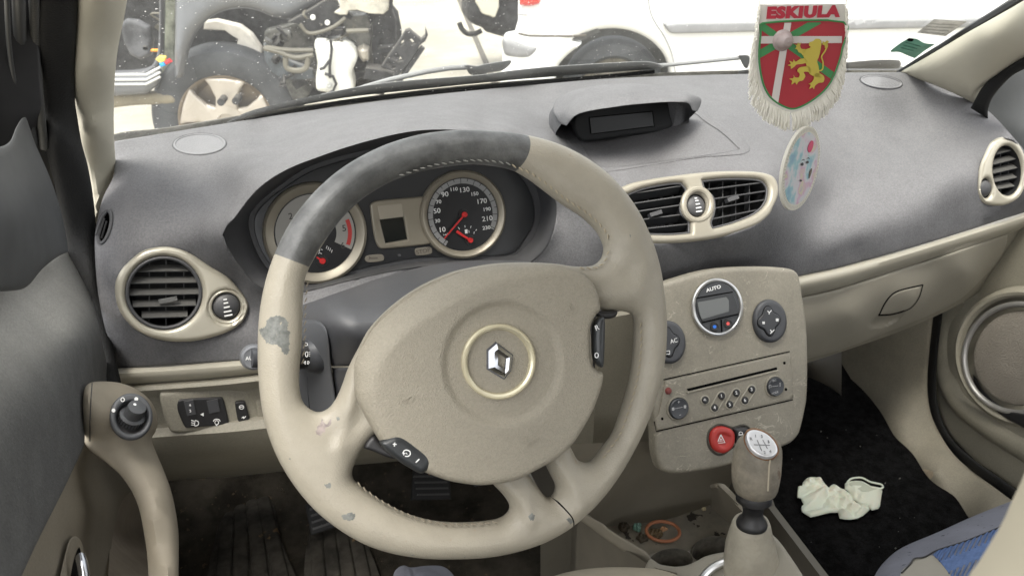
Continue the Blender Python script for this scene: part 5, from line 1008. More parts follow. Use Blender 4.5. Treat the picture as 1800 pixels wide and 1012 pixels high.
HANDLE = [(146, 706), (148, 686), (153, 676), (164, 671), (187, 670), (212, 673), (237, 682), (260, 699), (273, 719), (277, 738), (274, 756), (267, 772), (275, 796), (287, 824), (300, 859), (309, 899), (314, 940), (314, 1012), (314, 1050), (314, 1050), (262, 1050), (262, 1050), (261, 1010), (258, 970), (252, 930), (244, 893), (231, 862), (211, 834), (187, 813), (162, 795), (150, 781), (147, 759)]
pull, T_H = csheet('pull_handle', hc, HANDLE, [mat('smooth_beige_handle', (.27, .238, .185), .6, var=.08, vscale=14, bump=.12, bscale=700, spec=.3)], dd, sc=.00056, thick=.028, rnd=.026, step=.005, smooth=60)
E = np.array([(162, 673), (160, 700), (158, 740), (158, 775)]); v, f = tube_geo(W(E[:, 0], E[:, 1], T_H(E[:, 0], E[:, 1])-.0272), .0005, k=5); MB().add(v, f).build('handle_seam', [M_BLACK], pull)
F_KN = Frame(W(230, 733, .757), nrm(-dirs(230, 733)+np.array([.15, 0, .25])))
mk_ = F_KN.mpp(230, 733)
kd = plate('mirror_switch', F_KN, ell(230, 733, 38, 41, n=60), [mat('switch_dial_grey', (.055, .058, .064), .45, bump=.1, dust=.2, dustcol=(.2, .2, .2))], dd, thick=.006, rnd=.003, sm=False, holes=[ell(231, 735, 27, 28, n=40)])
rows = []
for r_, h_ in ((28, .004), (27, .0), (20, -.003), (16, -.003)): rows.append(F_KN.map(F_KN.loc(ell(231, 735, r_, r_*1.04, n=40)), np.full(40, h_)))
v, f = loft_geo(rows); f.append(tuple(3*40+i for i in range(40))); MB().add(v, f).build('switch_well', [M_DGREY], kd, fix=True)
ka = nrm(F_KN.n+F_KN.ex*.45+F_KN.ey*.42); kc = F_KN.pt(230, 736, -.002)
kn_, _f = lathe_geo(kc, ka, [(.0115, 0), (.0115, .006), (.0085, .007), (.0082, .014), (.0085, .0155), (.0080, .0185), (.0001, .0195)], k=36)
MB().add(kn_, _f).build('mirror_joystick', [mat('joystick_grey', (.06, .062, .066), .4)], kd, fix=True)
mbr = MB()
for i in range(26):
    a = 2*math.pi*i/26; fr = Frame(kc, ka); p = fr.O+fr.ex*.0116*math.cos(a)+fr.ey*.0116*math.sin(a)+fr.n*.003; v, f = tube_geo([p-fr.n*.003, p+fr.n*.003], .0006, k=5); mbr.add(v, f)
mbr.build('joystick_ribs', [M_BLACK], kd)
mb = MB(); FKt = F_KN.off(.0061); flat_on(mb, FKt, ell(199.5, 721, 3.4, 3.4, n=16)); flat_on(mb, FKt, ell(239.5, 701, 3.4, 3.4, n=16)); line_on(mb, FKt, ell(215.5, 702, 3, 3.4, n=16), 1.3, closed=True, sm=False); mb.build('switch_dots', [M_WHITE], kd, 0)
frk = Frame(kc+ka*.0195, ka); mb = MB(); arc(mb, frk, .0001, .0014, 0, 360, 16, h=.0004); mb.v = [tuple(np.array(p)+frk.ey*.003) for p in mb.v]; mb.build('joystick_dot', [M_WHITE], kd, 0)
rel_ctl = [(122, 949, D(x=-.188)), (150, 960, D(x=-.192)), (105, 1030, D(x=-.182)), (150, 1030, D(x=-.185))]
rh, T_RH = csheet('release_surround', rel_ctl, [(100, 1045), (106, 1010), (114, 975), (121, 951), (130, 942), (140, 947), (146, 962), (150, 990), (158, 1045)], [M_DOORB], dd, thick=.008, rnd=.004, holes=[[(122, 1045), (126, 1000), (134, 970), (140, 962), (144, 985), (152, 1045)]], hsm=True, step=.004)
csheet('release_recess', rel_ctl, [(116, 1040), (124, 995), (133, 965), (142, 962), (148, 990), (158, 1040)], [M_VOID], rh, thick=.001, rnd=0)
v, f = tube_geo([W(142, 978, .625), W(145, 990, .617), W(148, 1012, .612), (W(151, 1045, .605))], .0038, k=12); MB().add(v, f).build('door_release', [M_CHROME], rh, fix=True)
# --- passenger side pillar and seal
o, _ = csheet('a_pillar_trim', [(1580, 127, D(t=1.42)), (1700, 55, D(t=1.27)), (1795, 0, D(t=1.17)), (1712, 178, D(t=1.37)), (1762, 125, D(t=1.29)), (1800, 100, D(t=1.24)), (1650, 120, D(t=1.34)), (1740, 70, D(t=1.235)), (1840, 20, D(t=1.12))],
    [(1578, 129), (1578, 129), (1612, 110), (1660, 82), (1700, 58), (1750, 30), (1795, 4), (1850, -32), (1850, -32), (1850, 75), (1850, 75), (1802, 103), (1764, 126), (1731, 152), (1712, 182), (1712, 182), (1680, 166), (1630, 145)], [M_PILLAR], sc=.0009, thick=.03, rnd=.024, step=.012)
tag(o, 'cream windscreen pillar cover on the passenger side', 'pillar trim')
o, _ = csheet('door_seal', [(1712, 178, D(t=1.34)), (1740, 192, D(t=1.34)), (1762, 125, D(t=1.28)), (1800, 110, D(t=1.235)), (1860, 80, D(t=1.17))], [(1706, 190), (1706, 190), (1728, 152), (1762, 124), (1800, 101), (1860, 70), (1860, 70), (1860, 92), (1860, 92), (1802, 121), (1780, 133), (1762, 150), (1744, 173), (1737, 194), (1737, 210), (1737, 210)], [M_SEAL], sc=.0009, thick=.012, rnd=.008)
tag(o, 'black rubber seal curving up beside the passenger window', 'door seal')
# --- passenger door
pd = thing('passenger_door', 'taupe passenger door with a large round speaker grille', 'door')
csheet('mirror_corner_cover', [(1740, 190, D(t=1.40)), (1800, 125, D(t=1.36)), (1870, 240, D(t=1.36)), (1800, 230, D(t=1.37))], [(1718, 215), (1718, 215), (1722, 180), (1738, 150), (1768, 124), (1802, 104), (1870, 68), (1870, 68), (1870, 300), (1870, 300), (1780, 300), (1780, 300)], [MATS['soft_grey_corner']], pd, thick=.01, rnd=.008)
pdc = [(1660, 560, D(x=1.225)), (1700, 500, D(x=1.23)), (1800, 400, D(x=1.235)), (1650, 680, D(x=1.215)), (1700, 800, D(x=1.19)), (1790, 860, D(x=1.165)), (1860, 700, D(x=1.19)), (1860, 900, D(x=1.14)), (1700, 640, D(x=1.222)), (1800, 620, D(x=1.205)), (1680, 620, D(x=1.217)), (1745, 760, D(x=1.180)), (1690, 690, D(x=1.200)), (1860, 500, D(x=1.22))]
M_PD = mat('taupe_passenger_card', (.25, .232, .182), .65, spec=.25, grain=.08, var=.06, bump=.3, bscale=400)
o, T_PD = csheet('door_card', pdc, [(1640, 530), (1640, 530), (1690, 500), (1745, 455), (1780, 360), (1780, 360), (1870, 380), (1870, 380), (1870, 920), (1870, 920), (1788, 862), (1750, 836), (1712, 811), (1675, 772), (1664, 755), (1652, 726), (1645, 681), (1646, 626)], [M_PD], pd, sc=.001, thick=.006, rnd=.006, step=.010, k=3, hfun=None)
F_SP = Frame(WX(1797, 629, 1.195), (-1, -.12, .20))
grl = plate('speaker_grille', F_SP, ell(1797, 629, 84, 83, n=60), [mat('brown_speaker_cloth', (.20, .18, .15), .85, spec=.2, var=.1, bump=1.0, bscale=420, btype='voronoi')], pd, thick=.003, rnd=.002, sm=False, hfun=lambda P, d: .010*np.clip(d/.05, 0, 1)**.6)
lathe('speaker_well', F_SP.O, F_SP.n, [(.124, -.012), (.120, .003), (.113, .010), (.108, .008), (.104, .001)], [M_PD], grl, k=72)
E = F_SP.loc(ell(1797, 629, 97, 95, n=72)); v, f = tube_geo(F_SP.map(E, np.full(72, .008)), .005, up=F_SP.n, k=10, closed=True); MB().add(v, f).build('speaker_ring', [mat('dull_pewter_ring', (.34, .33, .31), .35, metal=.6)], grl, fix=True)
# moulded bolster round the speaker and the pocket below
E = crc([(1700, 520), (1672, 560), (1664, 610), (1672, 660), (1695, 703), (1738, 740), (1800, 780), (1860, 815)], 6, False); v, f = tube_geo(W(E[:, 0], E[:, 1], T_PD(E[:, 0], E[:, 1])+.018), np.full(len(E), .028), k=16); MB().add(v, f).build('door_bolster', [M_PD], pd, fix=True)
plate('door_pocket', Ray(lambda a, b: T_PD(a, b)-.012, .001), [(1710, 660), (1716, 664), (1730, 688), (1755, 710), (1785, 724), (1860, 735), (1860, 735), (1860, 790), (1860, 790), (1800, 752), (1765, 733), (1735, 712), (1716, 688)], [M_BLACK], pd, thick=.008, rnd=.004)
# --- sill seal, kick panel
o, _ = csheet('sill_seal', [(1650, 556, D(x=1.20)), (1638, 626, D(x=1.195)), (1640, 720, D(x=1.18)), (1690, 805, D(x=1.15)), (1780, 870, D(x=1.12)), (1850, 910, D(x=1.10))], [(1640, 520), (1640, 520), (1637, 558), (1630, 626), (1627, 676), (1632, 721), (1647, 758), (1675, 799), (1712, 831), (1750, 859), (1777, 879), (1850, 925), (1850, 925), (1850, 900), (1850, 900), (1788, 860), (1750, 834), (1714, 809), (1674, 772), (1652, 728), (1646, 681), (1648, 626), (1657, 551), (1662, 520), (1662, 520)], [M_SEAL], sc=.001, thick=.014, rnd=.010, step=.008)
tag(o, 'black rubber sill seal between footwell trim and passenger door', 'door seal')
kpc = [(1480, 615, D(x=1.135)), (1560, 580, D(x=1.15)), (1640, 560, D(x=1.175)), (1475, 690, D(x=1.13)), (1560, 680, D(x=1.145)), (1630, 680, D(x=1.17)), (1510, 756, D(x=1.12)), (1580, 760, D(x=1.10)), (1640, 760, D(x=1.15)), (1575, 826, D(x=1.08)), (1650, 830, D(x=1.075)), (1700, 830, D(x=1.13)), (1625, 856, D(x=1.07)), (1700, 909, D(x=1.06)), (1740, 890, D(x=1.07)), (1777, 879, D(x=1.10)), (1820, 960, D(x=1.05))]
KPO = [(1474, 600), (1474, 600), (1560, 560), (1645, 525), (1645, 525), (1640, 558), (1633, 626), (1630, 676), (1635, 721), (1650, 758), (1677, 799), (1714, 831), (1752, 859), (1779, 879), (1850, 930), (1850, 930), (1850, 1030), (1850, 1030), (1800, 990), (1700, 911), (1675, 891), (1625, 858), (1575, 828), (1545, 806), (1530, 795), (1520, 772), (1509, 754), (1475, 692)]
kp, T_KP = csheet('footwell_side_trim', kpc, KPO, [mat('scuffed_taupe_trim', (.215, .195, .15), .7, spec=.25, grain=.1, var=.12, vscale=8, bump=.2), mat('pale_scuff', (.33, .27, .19), .8, var=.2, vscale=90)], sc=.0011, thick=.006, rnd=.008, step=.010, k=3, regions=[(z2([(1010, 330), (1060, 270), (1110, 262), (1160, 280), (1155, 320), (1110, 350), (1100, 385), (1070, 385)], 1350, 759), 1)])
tag(kp, 'taupe moulded trim beside the passenger footwell with a pale scuff', 'trim panel')
o, _ = csheet('footwell_inner_trim', [(1400, 650, D(t=1.62)), (1478, 615, D(t=1.66)), (1478, 700, D(t=1.64)), (1410, 645, D(t=1.5))], [(1380, 650), (1380, 650), (1400, 600), (1400, 600), (1480, 575), (1480, 575), (1479, 695), (1479, 695), (1455, 678), (1420, 662)], [mat('dark_footwell_plastic', (.06, .055, .045), .6)], thick=.01, rnd=.004)
tag(o, 'dark plastic panel under the glove box', 'trim panel')
# --- floor
M_CARPET = mat('black_carpet', (.0045, .0045, .0045), 1.0, var=.5, vscale=60, grain=.5, bump=1.0, bscale=500, spec=.05)
def floor_strip(name, x0, x1, m, kind='structure'):
    prof = [(-.9, .26), (1.02, .26), (1.10, .268), (1.20, .32), (1.38, .54), (1.42, .64), (1.43, .80)]; n = 14; v = []; f = []
    for y, z in prof:
        for i in range(n): v.append((x0+(x1-x0)*i/(n-1), y, z))
    for j in range(len(prof)-1):
        for i in range(n-1): f.append((j*n+i, j*n+i+1, (j+1)*n+i+1, (j+1)*n+i))
    o = MB().add(v, f).build(name, m, None, 40); o['kind'] = kind; return o
floor_strip('carpet_floor', .60, 1.30, [M_CARPET]); M_BRC = mat('dirty_brown_carpet', (.024, .021, .016), 1.0, spec=.1, var=.6, vscale=14, bump=1.0, bscale=500, spots=.2, spotcol=(.06, .045, .03), spotscale=90)
floor_strip('carpet_floor', -.26, .38, [M_BRC])
mbl = MB()
# driver footwell side wall
v, f = box_geo(Matrix.Translation((-.285, 1.15, .50)), .03, .75, .60); tag(MB().add(v, f).build('footwell_side_panel', [mat('footwell_dark_taupe', (.055, .05, .04), .7, var=.15)], None, 0), 'dark side panel of the driver footwell beside the door handle', 'trim panel')
# ribbed mats on the driver floor
F_FL = Frame([0, 1.0, .265], (0, 0, 1), up=(0, 1, 0)); F_TB = Frame([0, 1.10, .272], nrm((0, -.56, .83)))
def ribmat(label, ribs, fr, m, base):
    t = thing('ribbed_footmat', label, 'floor mat'); plate('mat_base', fr, base, [m], t, thick=.004, rnd=.002)
    mb = MB()
    for (a, b, w) in ribs:
        A, B = fr.loc([a, b]); d = nrm(B-A); n_ = np.array([-d[1], d[0]])*w; pts = []
        for i in range(7): q = math.pi*i/6; pts.append(B+n_*math.cos(q)+d*w*math.sin(q))
        for i in range(7): q = math.pi*i/6; pts.append(A-n_*math.cos(q)-d*w*math.sin(q))
        mb.add(*plate_geo(fr.off(.003), pts, thick=.007, rnd=.005, loc=True, sm=False, step=.02)[:2])
    mb.build('mat_ribs', [m], t, 50)
    return t
M_RM = mat('worn_rubber_mat', (.030, .027, .022), .8, spec=.2, var=.5, vscale=18, bump=.5, bscale=200, spots=.3, spotcol=(.13, .085, .045), spotscale=14)
ribmat('worn ribbed dark footrest on the left of the driver floor', [((392, 1040), (400, 925), .012), ((425, 1040), (424, 900), .012), ((462, 1040), (445, 890), .012), ((500, 1040), (462, 875), .012)], F_FL.off(.004), M_RM, [(375, 1050), (380, 940), (400, 900), (440, 870), (475, 868), (495, 950), (520, 1050)])
ribmat('worn brown ribbed heel mat under the pedals', [((562, 1040), (556, 925), .011), ((590, 1040), (577, 918), .011), ((617, 1040), (599, 925), .011), ((645, 1040), (622, 930), .011)], F_FL.off(.006), M_RM, [(545, 1050), (543, 930), (560, 908), (620, 908), (640, 940), (668, 1050)])
# --- pedals
def pedal(label, px, py, y, w, h, rust=False, spin=0.0):
    fr = Frame(R3(px, py, y=y), nrm((0, -.75, .66))); t = thing('pedal', label, 'pedal', 'foot pedals')
    P = np.array([(-w, -h), (-w, -h), (w, -h), (w, -h), (w*.9, h), (w*.9, h), (-w*.9, h), (-w*.9, h)]); c, s = math.cos(spin), math.sin(spin); P = P@np.array([[c, s], [-s, c]])
    plate('pedal_pad', fr, P, [mat('pedal_rubber', (.008, .008, .008), .8)], t, thick=.010, rnd=.003, loc=True, sm=False)
    mb = MB()
    for i in range(4):
        yy = -h*.65+i*h*.42; mb.add(*box_geo(fr.mat(fr.O+fr.n*.0105+fr.ey*yy, spin), w*1.6, h*.14, .003))
    mb.build('pad_ribs', [M_BLACK], t, 0)
    v, f = tube_geo([fr.O+fr.n*-.002, fr.O+np.array([.0, .06, .10]), fr.O+np.array([.0, .10, .26])], .009, k=8); MB().add(v, f).build('pedal_arm', [mat('rusty_steel', (.13, .075, .04), .7, metal=.3, var=.6, vscale=60) if rust else M_BLACK], t, fix=True)
    return t
pedal('black ribbed brake pedal on a rusty arm seen through the lower wheel gap', 757, 852, 1.02, .034, .024, True, -.2); pedal('black accelerator pedal below the steering wheel hub', 852, 858, 1.05, .024, .045); pedal('black clutch pedal just left of the lower wheel rim', 575, 902, 1.0, .032, .024, False, .1)
# --- cloth
cl_c = [(690, 1010, D(t=.90)), (720, 996, D(t=.89)), (790, 1000, D(t=.90)), (740, 1040, D(t=.84))]
o, _ = csheet('cloth', cl_c, [(686, 1050), (686, 1050), (692, 1008), (700, 997), (710, 993), (719, 996), (728, 996), (750, 993.5), (775, 994), (790, 1002), (800, 1016), (810, 1050), (810, 1050)], [mat('grey_blue_cloth', (.13, .135, .16), .9, var=.15, vscale=30, bump=.5, bscale=700)], sc=.0006, thick=.02, rnd=.015, step=.003, hfun=lambda P, d: .006*np.exp(-((P[:, 0]-722-(P[:, 1]-995)*.3)/3)**2)*-1+.003*np.sin(P[:, 0]*.12))
tag(o, 'crumpled grey blue cloth at the bottom edge under the steering wheel', 'cloth')
# --- driver seat front edge
ds = thing('driver_seat', 'cream driver seat cushion edge at the bottom of the photo', 'seat')
csheet('seat_cushion', [(985, 1012, D(t=.84)), (1075, 996, D(t=.86)), (1190, 1012, D(t=.84)), (1080, 1050, D(t=.78)), (1080, 1100, D(t=.73))], [(930, 1110), (930, 1110), (955, 1025), (982, 1009), (1025, 1000), (1075, 996), (1135, 997.5), (1162, 1001), (1192, 1011), (1215, 1030), (1240, 1110), (1240, 1110)], [mat('cream_leatherette', (.42, .375, .29), .5, var=.05, bump=.2, bscale=400)], ds, thick=.03, rnd=.022, step=.008)
# --- passenger seat
ps_ = thing('passenger_seat', 'passenger seat cushion with grey border and blue ribbed centre', 'seat')
sc_c = [(1537, 1012, D(t=.93)), (1587, 961, D(t=.98)), (1650, 934, D(t=1.0)), (1712, 906, D(t=1.02)), (1775, 881, D(t=1.04)), (1650, 985, D(t=.93)), (1700, 1012, D(t=.88)), (1750, 940, D(t=.96)), (1850, 900, D(t=.98)), (1600, 1050, D(t=.87)), (1850, 1050, D(t=.80))]
M_SG = mat('faded_grey_seat_fabric', (.17, .175, .205), .9, spec=.2, var=.12, vscale=12, bump=.3, bscale=600, spots=.05, spotcol=(.06, .06, .07), spotscale=120)
M_SB = mat('cream_seat_fabric', (.32, .30, .255), .8, spec=.2, var=.05)
o, T_ST = csheet('seat_cushion', sc_c, [(1520, 1060), (1520, 1060), (1537, 1012), (1557, 984), (1587, 961), (1650, 934), (1712, 906), (1775, 881), (1870, 845), (1870, 845), (1870, 1060), (1870, 1060)], [M_SG, M_SB], ps_, sc=.0007, thick=.05, rnd=.035, step=.008, regions=[([(1585, 1003), (1600, 990), (1607, 981), (1625, 979), (1640, 976), (1672, 1012), (1700, 1070), (1560, 1070), (1578, 1030)], 1)])
o, T_BP = csheet('ribbed_insert', [(x, y, dict(t=float(T_ST(np.array([x*1.]), np.array([y*1.]))[0])-.049)) for x, y in ((1647, 966), (1762, 924), (1672, 1012), (1780, 1012), (1720, 970), (1860, 900))], [(1640, 974), (1640, 974), (1650, 966), (1700, 949), (1764, 923), (1870, 880), (1870, 880), (1870, 1070), (1870, 1070), (1700, 1070), (1672, 1014), (1655, 990)], [mat('blue_ribbed_fabric', (.10, .155, .30), .85, spec=.2, var=.12, vscale=90, bump=.2)], ps_, thick=.002, rnd=.0015, back=None, step=.0018, smooth=0, hfun=lambda P, d: .0028*np.sin(((P[:, 0]-1640)*.90+(P[:, 1]-966)*.42)/1.25*1.0)*(.55+.45*np.sign(np.sin(((P[:, 1]-966)*.9+(P[:, 0]-1640)*.36)/7.0))))
E = crc([(1585, 1006), (1600, 990), (1607, 981), (1625, 978), (1645, 967), (1700, 949), (1764, 923)], 5, False); v, f = tube_geo(W(E[:, 0], E[:, 1], T_ST(E[:, 0], E[:, 1])-.0505), .0009, k=6); MB().add(v, f).build('piping', [M_BLACK], ps_, fix=True)
# --- blurred armrest close to the camera
o, _ = csheet('armrest', [(1800, 840, D(t=.30)), (1760, 921, D(t=.29)), (1707, 1012, D(t=.28)), (1900, 1000, D(t=.25)), (1850, 850, D(t=.27)), (1780, 1000, D(t=.265))], [(1660, 1100), (1660, 1100), (1700, 1016), (1722, 984), (1760, 921), (1780, 877), (1798, 838), (1830, 750), (1830, 750), (1980, 700), (1980, 700), (1980, 1100), (1980, 1100)], [mat('cream_armrest_fabric', (.50, .455, .35), .8, spec=.2, var=.03)], sc=.0002, thick=.02, rnd=.012, step=.006)
tag(o, 'blurred cream armrest in the lower right corner', 'armrest')
def crumple(P, seeds, amp):
    d = np.sort(np.linalg.norm(P[:, None]-seeds[None], axis=2), axis=1); return amp*np.clip((d[:, 1]-d[:, 0])/.02, 0, 1)
# --- latex glove on the carpet
F_G = Frame(R3(1475, 880, z=-.982), (0, 0, 1), up=(0, 1, 0))
M_GLOVE = mat('pale_green_latex', (.58, .58, .48), .55, spec=.3, var=.05, bump=.4, bscale=160, trans=.0)
M_GLOVE.node_tree.nodes['Principled BSDF'].inputs['Subsurface Weight'].default_value = .15
gv = thing('latex_glove', 'crumpled pale green latex glove lying on the black passenger carpet', 'glove')
def gfold(P, d, a, b, amp): return amp*np.sin(P[:, 0]*a+P[:, 1]*b)*np.clip(d/.01, 0, 1)
gs_ = np.random.default_rng(14); PG = F_G.loc(z2([(220, 340), (780, 610)], 1350, 759)); lo, hi = PG.min(0), PG.max(0); SD = gs_.uniform(lo, hi, (26, 2)); SD2 = gs_.uniform(lo, hi, (60, 2))
def gl_h(k1, k2): return lambda P, d: (crumple(P, SD, k1)+crumple(P, SD2, k2)+.003*np.sin(P[:, 0]*30+P[:, 1]*25))*np.clip(d/.008, 0, 1)
plate('glove_palm', F_G, z2([(212, 382), (240, 380), (243, 358), (262, 336), (285, 320), (318, 324), (345, 335), (382, 348), (404, 372), (425, 395), (440, 380), (460, 369), (492, 388), (530, 410), (570, 430), (620, 500), (735, 515), (728, 535), (700, 560), (668, 588), (630, 608), (580, 615), (540, 614), (505, 607), (497, 585), (494, 566), (440, 566), (400, 575), (350, 588), (300, 599), (268, 580), (238, 560), (234, 540), (236, 522), (252, 510), (240, 490), (232, 467), (205, 460), (208, 420)], 1350, 759), [M_GLOVE], gv, thick=.0025, rnd=.0022, step=.003, hfun=gl_h(.014, .005), smooth=24, sm=False)
plate('glove_cuff', F_G.off(.004), z2([(540, 365), (560, 354), (580, 350), (615, 347), (655, 350), (690, 366), (720, 385), (785, 395), (803, 415), (797, 450), (792, 485), (788, 520), (775, 540), (730, 550), (700, 520), (640, 500), (600, 470), (570, 420), (540, 400)], 1350, 759), [M_GLOVE], gv, thick=.003, rnd=.0025, step=.003, hfun=gl_h(.010, .005), smooth=24, sm=False)
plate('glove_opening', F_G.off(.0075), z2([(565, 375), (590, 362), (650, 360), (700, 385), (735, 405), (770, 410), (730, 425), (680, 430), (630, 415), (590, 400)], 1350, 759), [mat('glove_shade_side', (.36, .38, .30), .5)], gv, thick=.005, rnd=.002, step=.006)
E = F_G.loc(crc(z2([(550, 385), (570, 362), (600, 352), (655, 352), (710, 380), (785, 397), (800, 415), (780, 428), (720, 435), (650, 428), (600, 412), (560, 398)], 1350, 759), 4)); v, f = tube_geo(F_G.map(E, np.full(len(E), .010)), .0016, k=8, closed=True); MB().add(v, f).build('glove_rim', [M_GLOVE], gv, fix=True)
# lint and crumbs on the carpet
rl = np.random.default_rng(11); mb = MB()
for i in range(40):
    x, y = rl.uniform(.66, 1.10), rl.uniform(.55, 1.1); s = rl.uniform(.0006, .0016)
    p = np.array([x, y, .262 if y < 1.02 else .262+.1*(y-1.02)+.003]); M = Matrix.Translation(p) @ Matrix.Rotation(rl.uniform(0, 3), 4, 'Z'); v, f = box_geo(M, s*rl.uniform(1, 2.5), s, s); mb.add(v, f)
tag(mb.build('lint', [mat('lint_grey', (.11, .105, .095), .9)], None, 0), None, None, None, 'stuff')
# --- unseen body shell; roof, sides and bench added to shade the cabin
M_HL = mat('roof_lining', (.42, .40, .35), .9); M_BODY = mat('dark_silver_paint', (.2, .2, .2), .3, metal=.5)

def hexa(name, b, m, label, cat):
    """closed body from 8 corners: 4 lower, 4 upper"""
    return tag(MB().add(b, [(0, 3, 2, 1), (4, 5, 6, 7), (0, 1, 5, 4), (1, 2, 6, 5), (2, 3, 7, 6), (3, 0, 4, 7)]).build(name, m, None, 0, fix=True), label, cat)
hexa('roof', [(-.10, .60, 1.38), (1.10, .60, 1.38), (1.12, -1.9, 1.40), (-.12, -1.9, 1.40), (-.10, .58, 1.42), (1.10, .58, 1.42), (1.12, -1.9, 1.44), (-.12, -1.9, 1.44)], [M_HL], 'unseen pale roof lining above and behind the camera', 'roof')  # front edge set back to let more sky light onto the dash
hexa('body_side', [(-.34, .42, .2), (-.28, .42, .2), (-.28, -1.9, .2), (-.34, -1.9, .2), (-.34, .42, .86), (-.28, .42, .86), (-.28, -1.9, .90), (-.34, -1.9, .90)], [M_DOORB], 'unseen lower door side behind the driver', 'body panel')
hexa('body_side', [(1.26, .80, .2), (1.32, .80, .2), (1.32, -1.9, .2), (1.26, -1.9, .2), (1.26, .80, .86), (1.32, .80, .86), (1.32, -1.9, .90), (1.26, -1.9, .90)], [M_DOORB], 'unseen lower door side beside the passenger seat', 'body panel')
hexa('rear_bench', [(-.2, -1.2, .3), (1.2, -1.2, .3), (1.2, -1.5, .3), (-.2, -1.5, .3), (-.2, -1.25, .95), (1.2, -1.25, .95), (1.2, -1.5, .95), (-.2, -1.5, .95)], [M_SG], 'unseen rear seat back behind the camera', 'seat')
hexa('firewall', [(-.26, 1.50, .2), (1.30, 1.50, .2), (1.30, 1.56, .2), (-.26, 1.56, .2), (-.26, 1.30, .86), (1.30, 1.30, .86), (1.30, 1.36, .86), (-.26, 1.36, .86)], [M_BLACK], 'dark bulkhead behind the dashboard', 'bulkhead')
# ================================================================== WINDSCREEN AND WIPERS
def glass_pt(x, s): # s up along the screen
    xc = XC+(x-XC)*(1-.12*s); return np.array([xc, yb(x)-s*math.cos(GS)+.02*s*s, .918+s*math.sin(GS)])
n, mrow = 40, 24; v = []; f = []
for j in range(mrow+1):
    for i in range(n+1): v.append(glass_pt(-.185+1.38*i/n, -.05+.75*j/mrow))
for j in range(mrow):
    for i in range(n): a = j*(n+1)+i; f.append((a, a+1, a+n+2, a+n+1))
MG = bpy.data.materials.new('dusty_windscreen_glass'); MG.use_nodes = True; nt = MG.node_tree; N = nt.nodes; L = nt.links; N.clear()
out = N.new('ShaderNodeOutputMaterial'); tr = N.new('ShaderNodeBsdfTransparent'); gl_ = N.new('ShaderNodeBsdfGlossy'); gl_.inputs['Roughness'].default_value = .02; gl_.inputs[0].default_value = (1, 1, 1, 1); tr.inputs[0].default_value = (.90, .92, .90, 1)
df = N.new('ShaderNodeBsdfDiffuse'); df.inputs[0].default_value = (.62, .61, .58, 1); fr = N.new('ShaderNodeFresnel'); fr.inputs[0].default_value = 1.35; m1 = N.new('ShaderNodeMixShader'); L.new(fr.outputs[0], m1.inputs[0]); L.new(tr.outputs[0], m1.inputs[1]); L.new(gl_.outputs[0], m1.inputs[2])
tl = N.new('ShaderNodeBsdfTranslucent'); tl.inputs[0].default_value = (.7, .69, .66, 1); ad = N.new('ShaderNodeMixShader'); ad.inputs[0].default_value = .6; L.new(df.outputs[0], ad.inputs[1]); L.new(tl.outputs[0], ad.inputs[2])
tc = N.new('ShaderNodeTexCoord'); n1 = N.new('ShaderNodeTexNoise'); n1.inputs['Scale'].default_value = 260; n1.inputs['Detail'].default_value = 1; L.new(tc.outputs['Object'], n1.inputs[0]); n2 = N.new('ShaderNodeTexNoise'); n2.inputs['Scale'].default_value = 5; n2.inputs['Detail'].default_value = 5; L.new(tc.outputs['Object'], n2.inputs[0])
r1 = N.new('ShaderNodeMapRange'); r1.inputs[1].default_value = .735; r1.inputs[2].default_value = .76; r1.inputs[4].default_value = .75; L.new(n1.outputs[0], r1.inputs[0]); r2 = N.new('ShaderNodeMapRange'); r2.inputs[1].default_value = .3; r2.inputs[2].default_value = .75; r2.inputs[3].default_value = .02; r2.inputs[4].default_value = .07; L.new(n2.outputs[0], r2.inputs[0])
mx = N.new('ShaderNodeMath'); mx.operation = 'MAXIMUM'; L.new(r1.outputs[0], mx.inputs[0]); L.new(r2.outputs[0], mx.inputs[1]); m2 = N.new('ShaderNodeMixShader'); L.new(mx.outputs[0], m2.inputs[0]); L.new(m1.outputs[0], m2.inputs[1]); L.new(ad.outputs[0], m2.inputs[2]); L.new(m2.outputs[0], out.inputs[0])
ws = MB().add(v, f).build('windscreen', [MG], None, 60); tag(ws, 'dusty speckled windscreen glass above the dashboard', 'windscreen')
def gsurf(px, py, h=.004):
    """point on the outer face of the glass"""
    d = dirs(px, py); t = 1.3
    for _ in range(30):
        P = CAM+d*t; s = (P[2]-.918)/math.sin(GS); x = XC+(P[0]-XC)/(1-.12*s); y = yb(x)-s*math.cos(GS)+.02*s*s
        t += (y+h-P[1])/(d[1]+d[2]/math.tan(GS)+1e-9)*.8
    return CAM+d*t
class GlassFrame(Ray): pass
# black edge band / gasket and scuttle outside
M_GASK = mat('black_gasket', (.015, .015, .015), .5)
TG = tglass(.004)
o = plate('scuttle_panel', Ray(tglass(.03), .0009), [(196, 262), (196, 262), (200, 236), (300, 223), (440, 200), (560, 182), (700, 163), (900, 143), (1100, 131), (1300, 124), (1590, 124), (1590, 124), (1590, 134), (1590, 134), (1300, 136), (1100, 144), (900, 158), (700, 180), (560, 200), (440, 215), (300, 240)], [mat('scuttle_grey', (.26, .25, .22), .6, var=.5, vscale=20)], None, thick=.004, rnd=.002, back=None)
tag(o, 'dusty scuttle strip along the foot of the windscreen', 'scuttle panel')
g = np.array(crc([(1570, 133), (1612, 108), (1660, 80), (1700, 56), (1750, 27), (1800, -3), (1850, -32)], 4, False)); rr = np.linspace(.003, .012, len(g))
v, f = tube_geo(W(g[:, 0], g[:, 1], np.linspace(1.42, 1.20, len(g))), rr, k=8); tag(MB().add(v, f).build('windscreen_gasket', [M_GASK], None, fix=True), 'black gasket along the right edge of the windscreen', 'gasket')
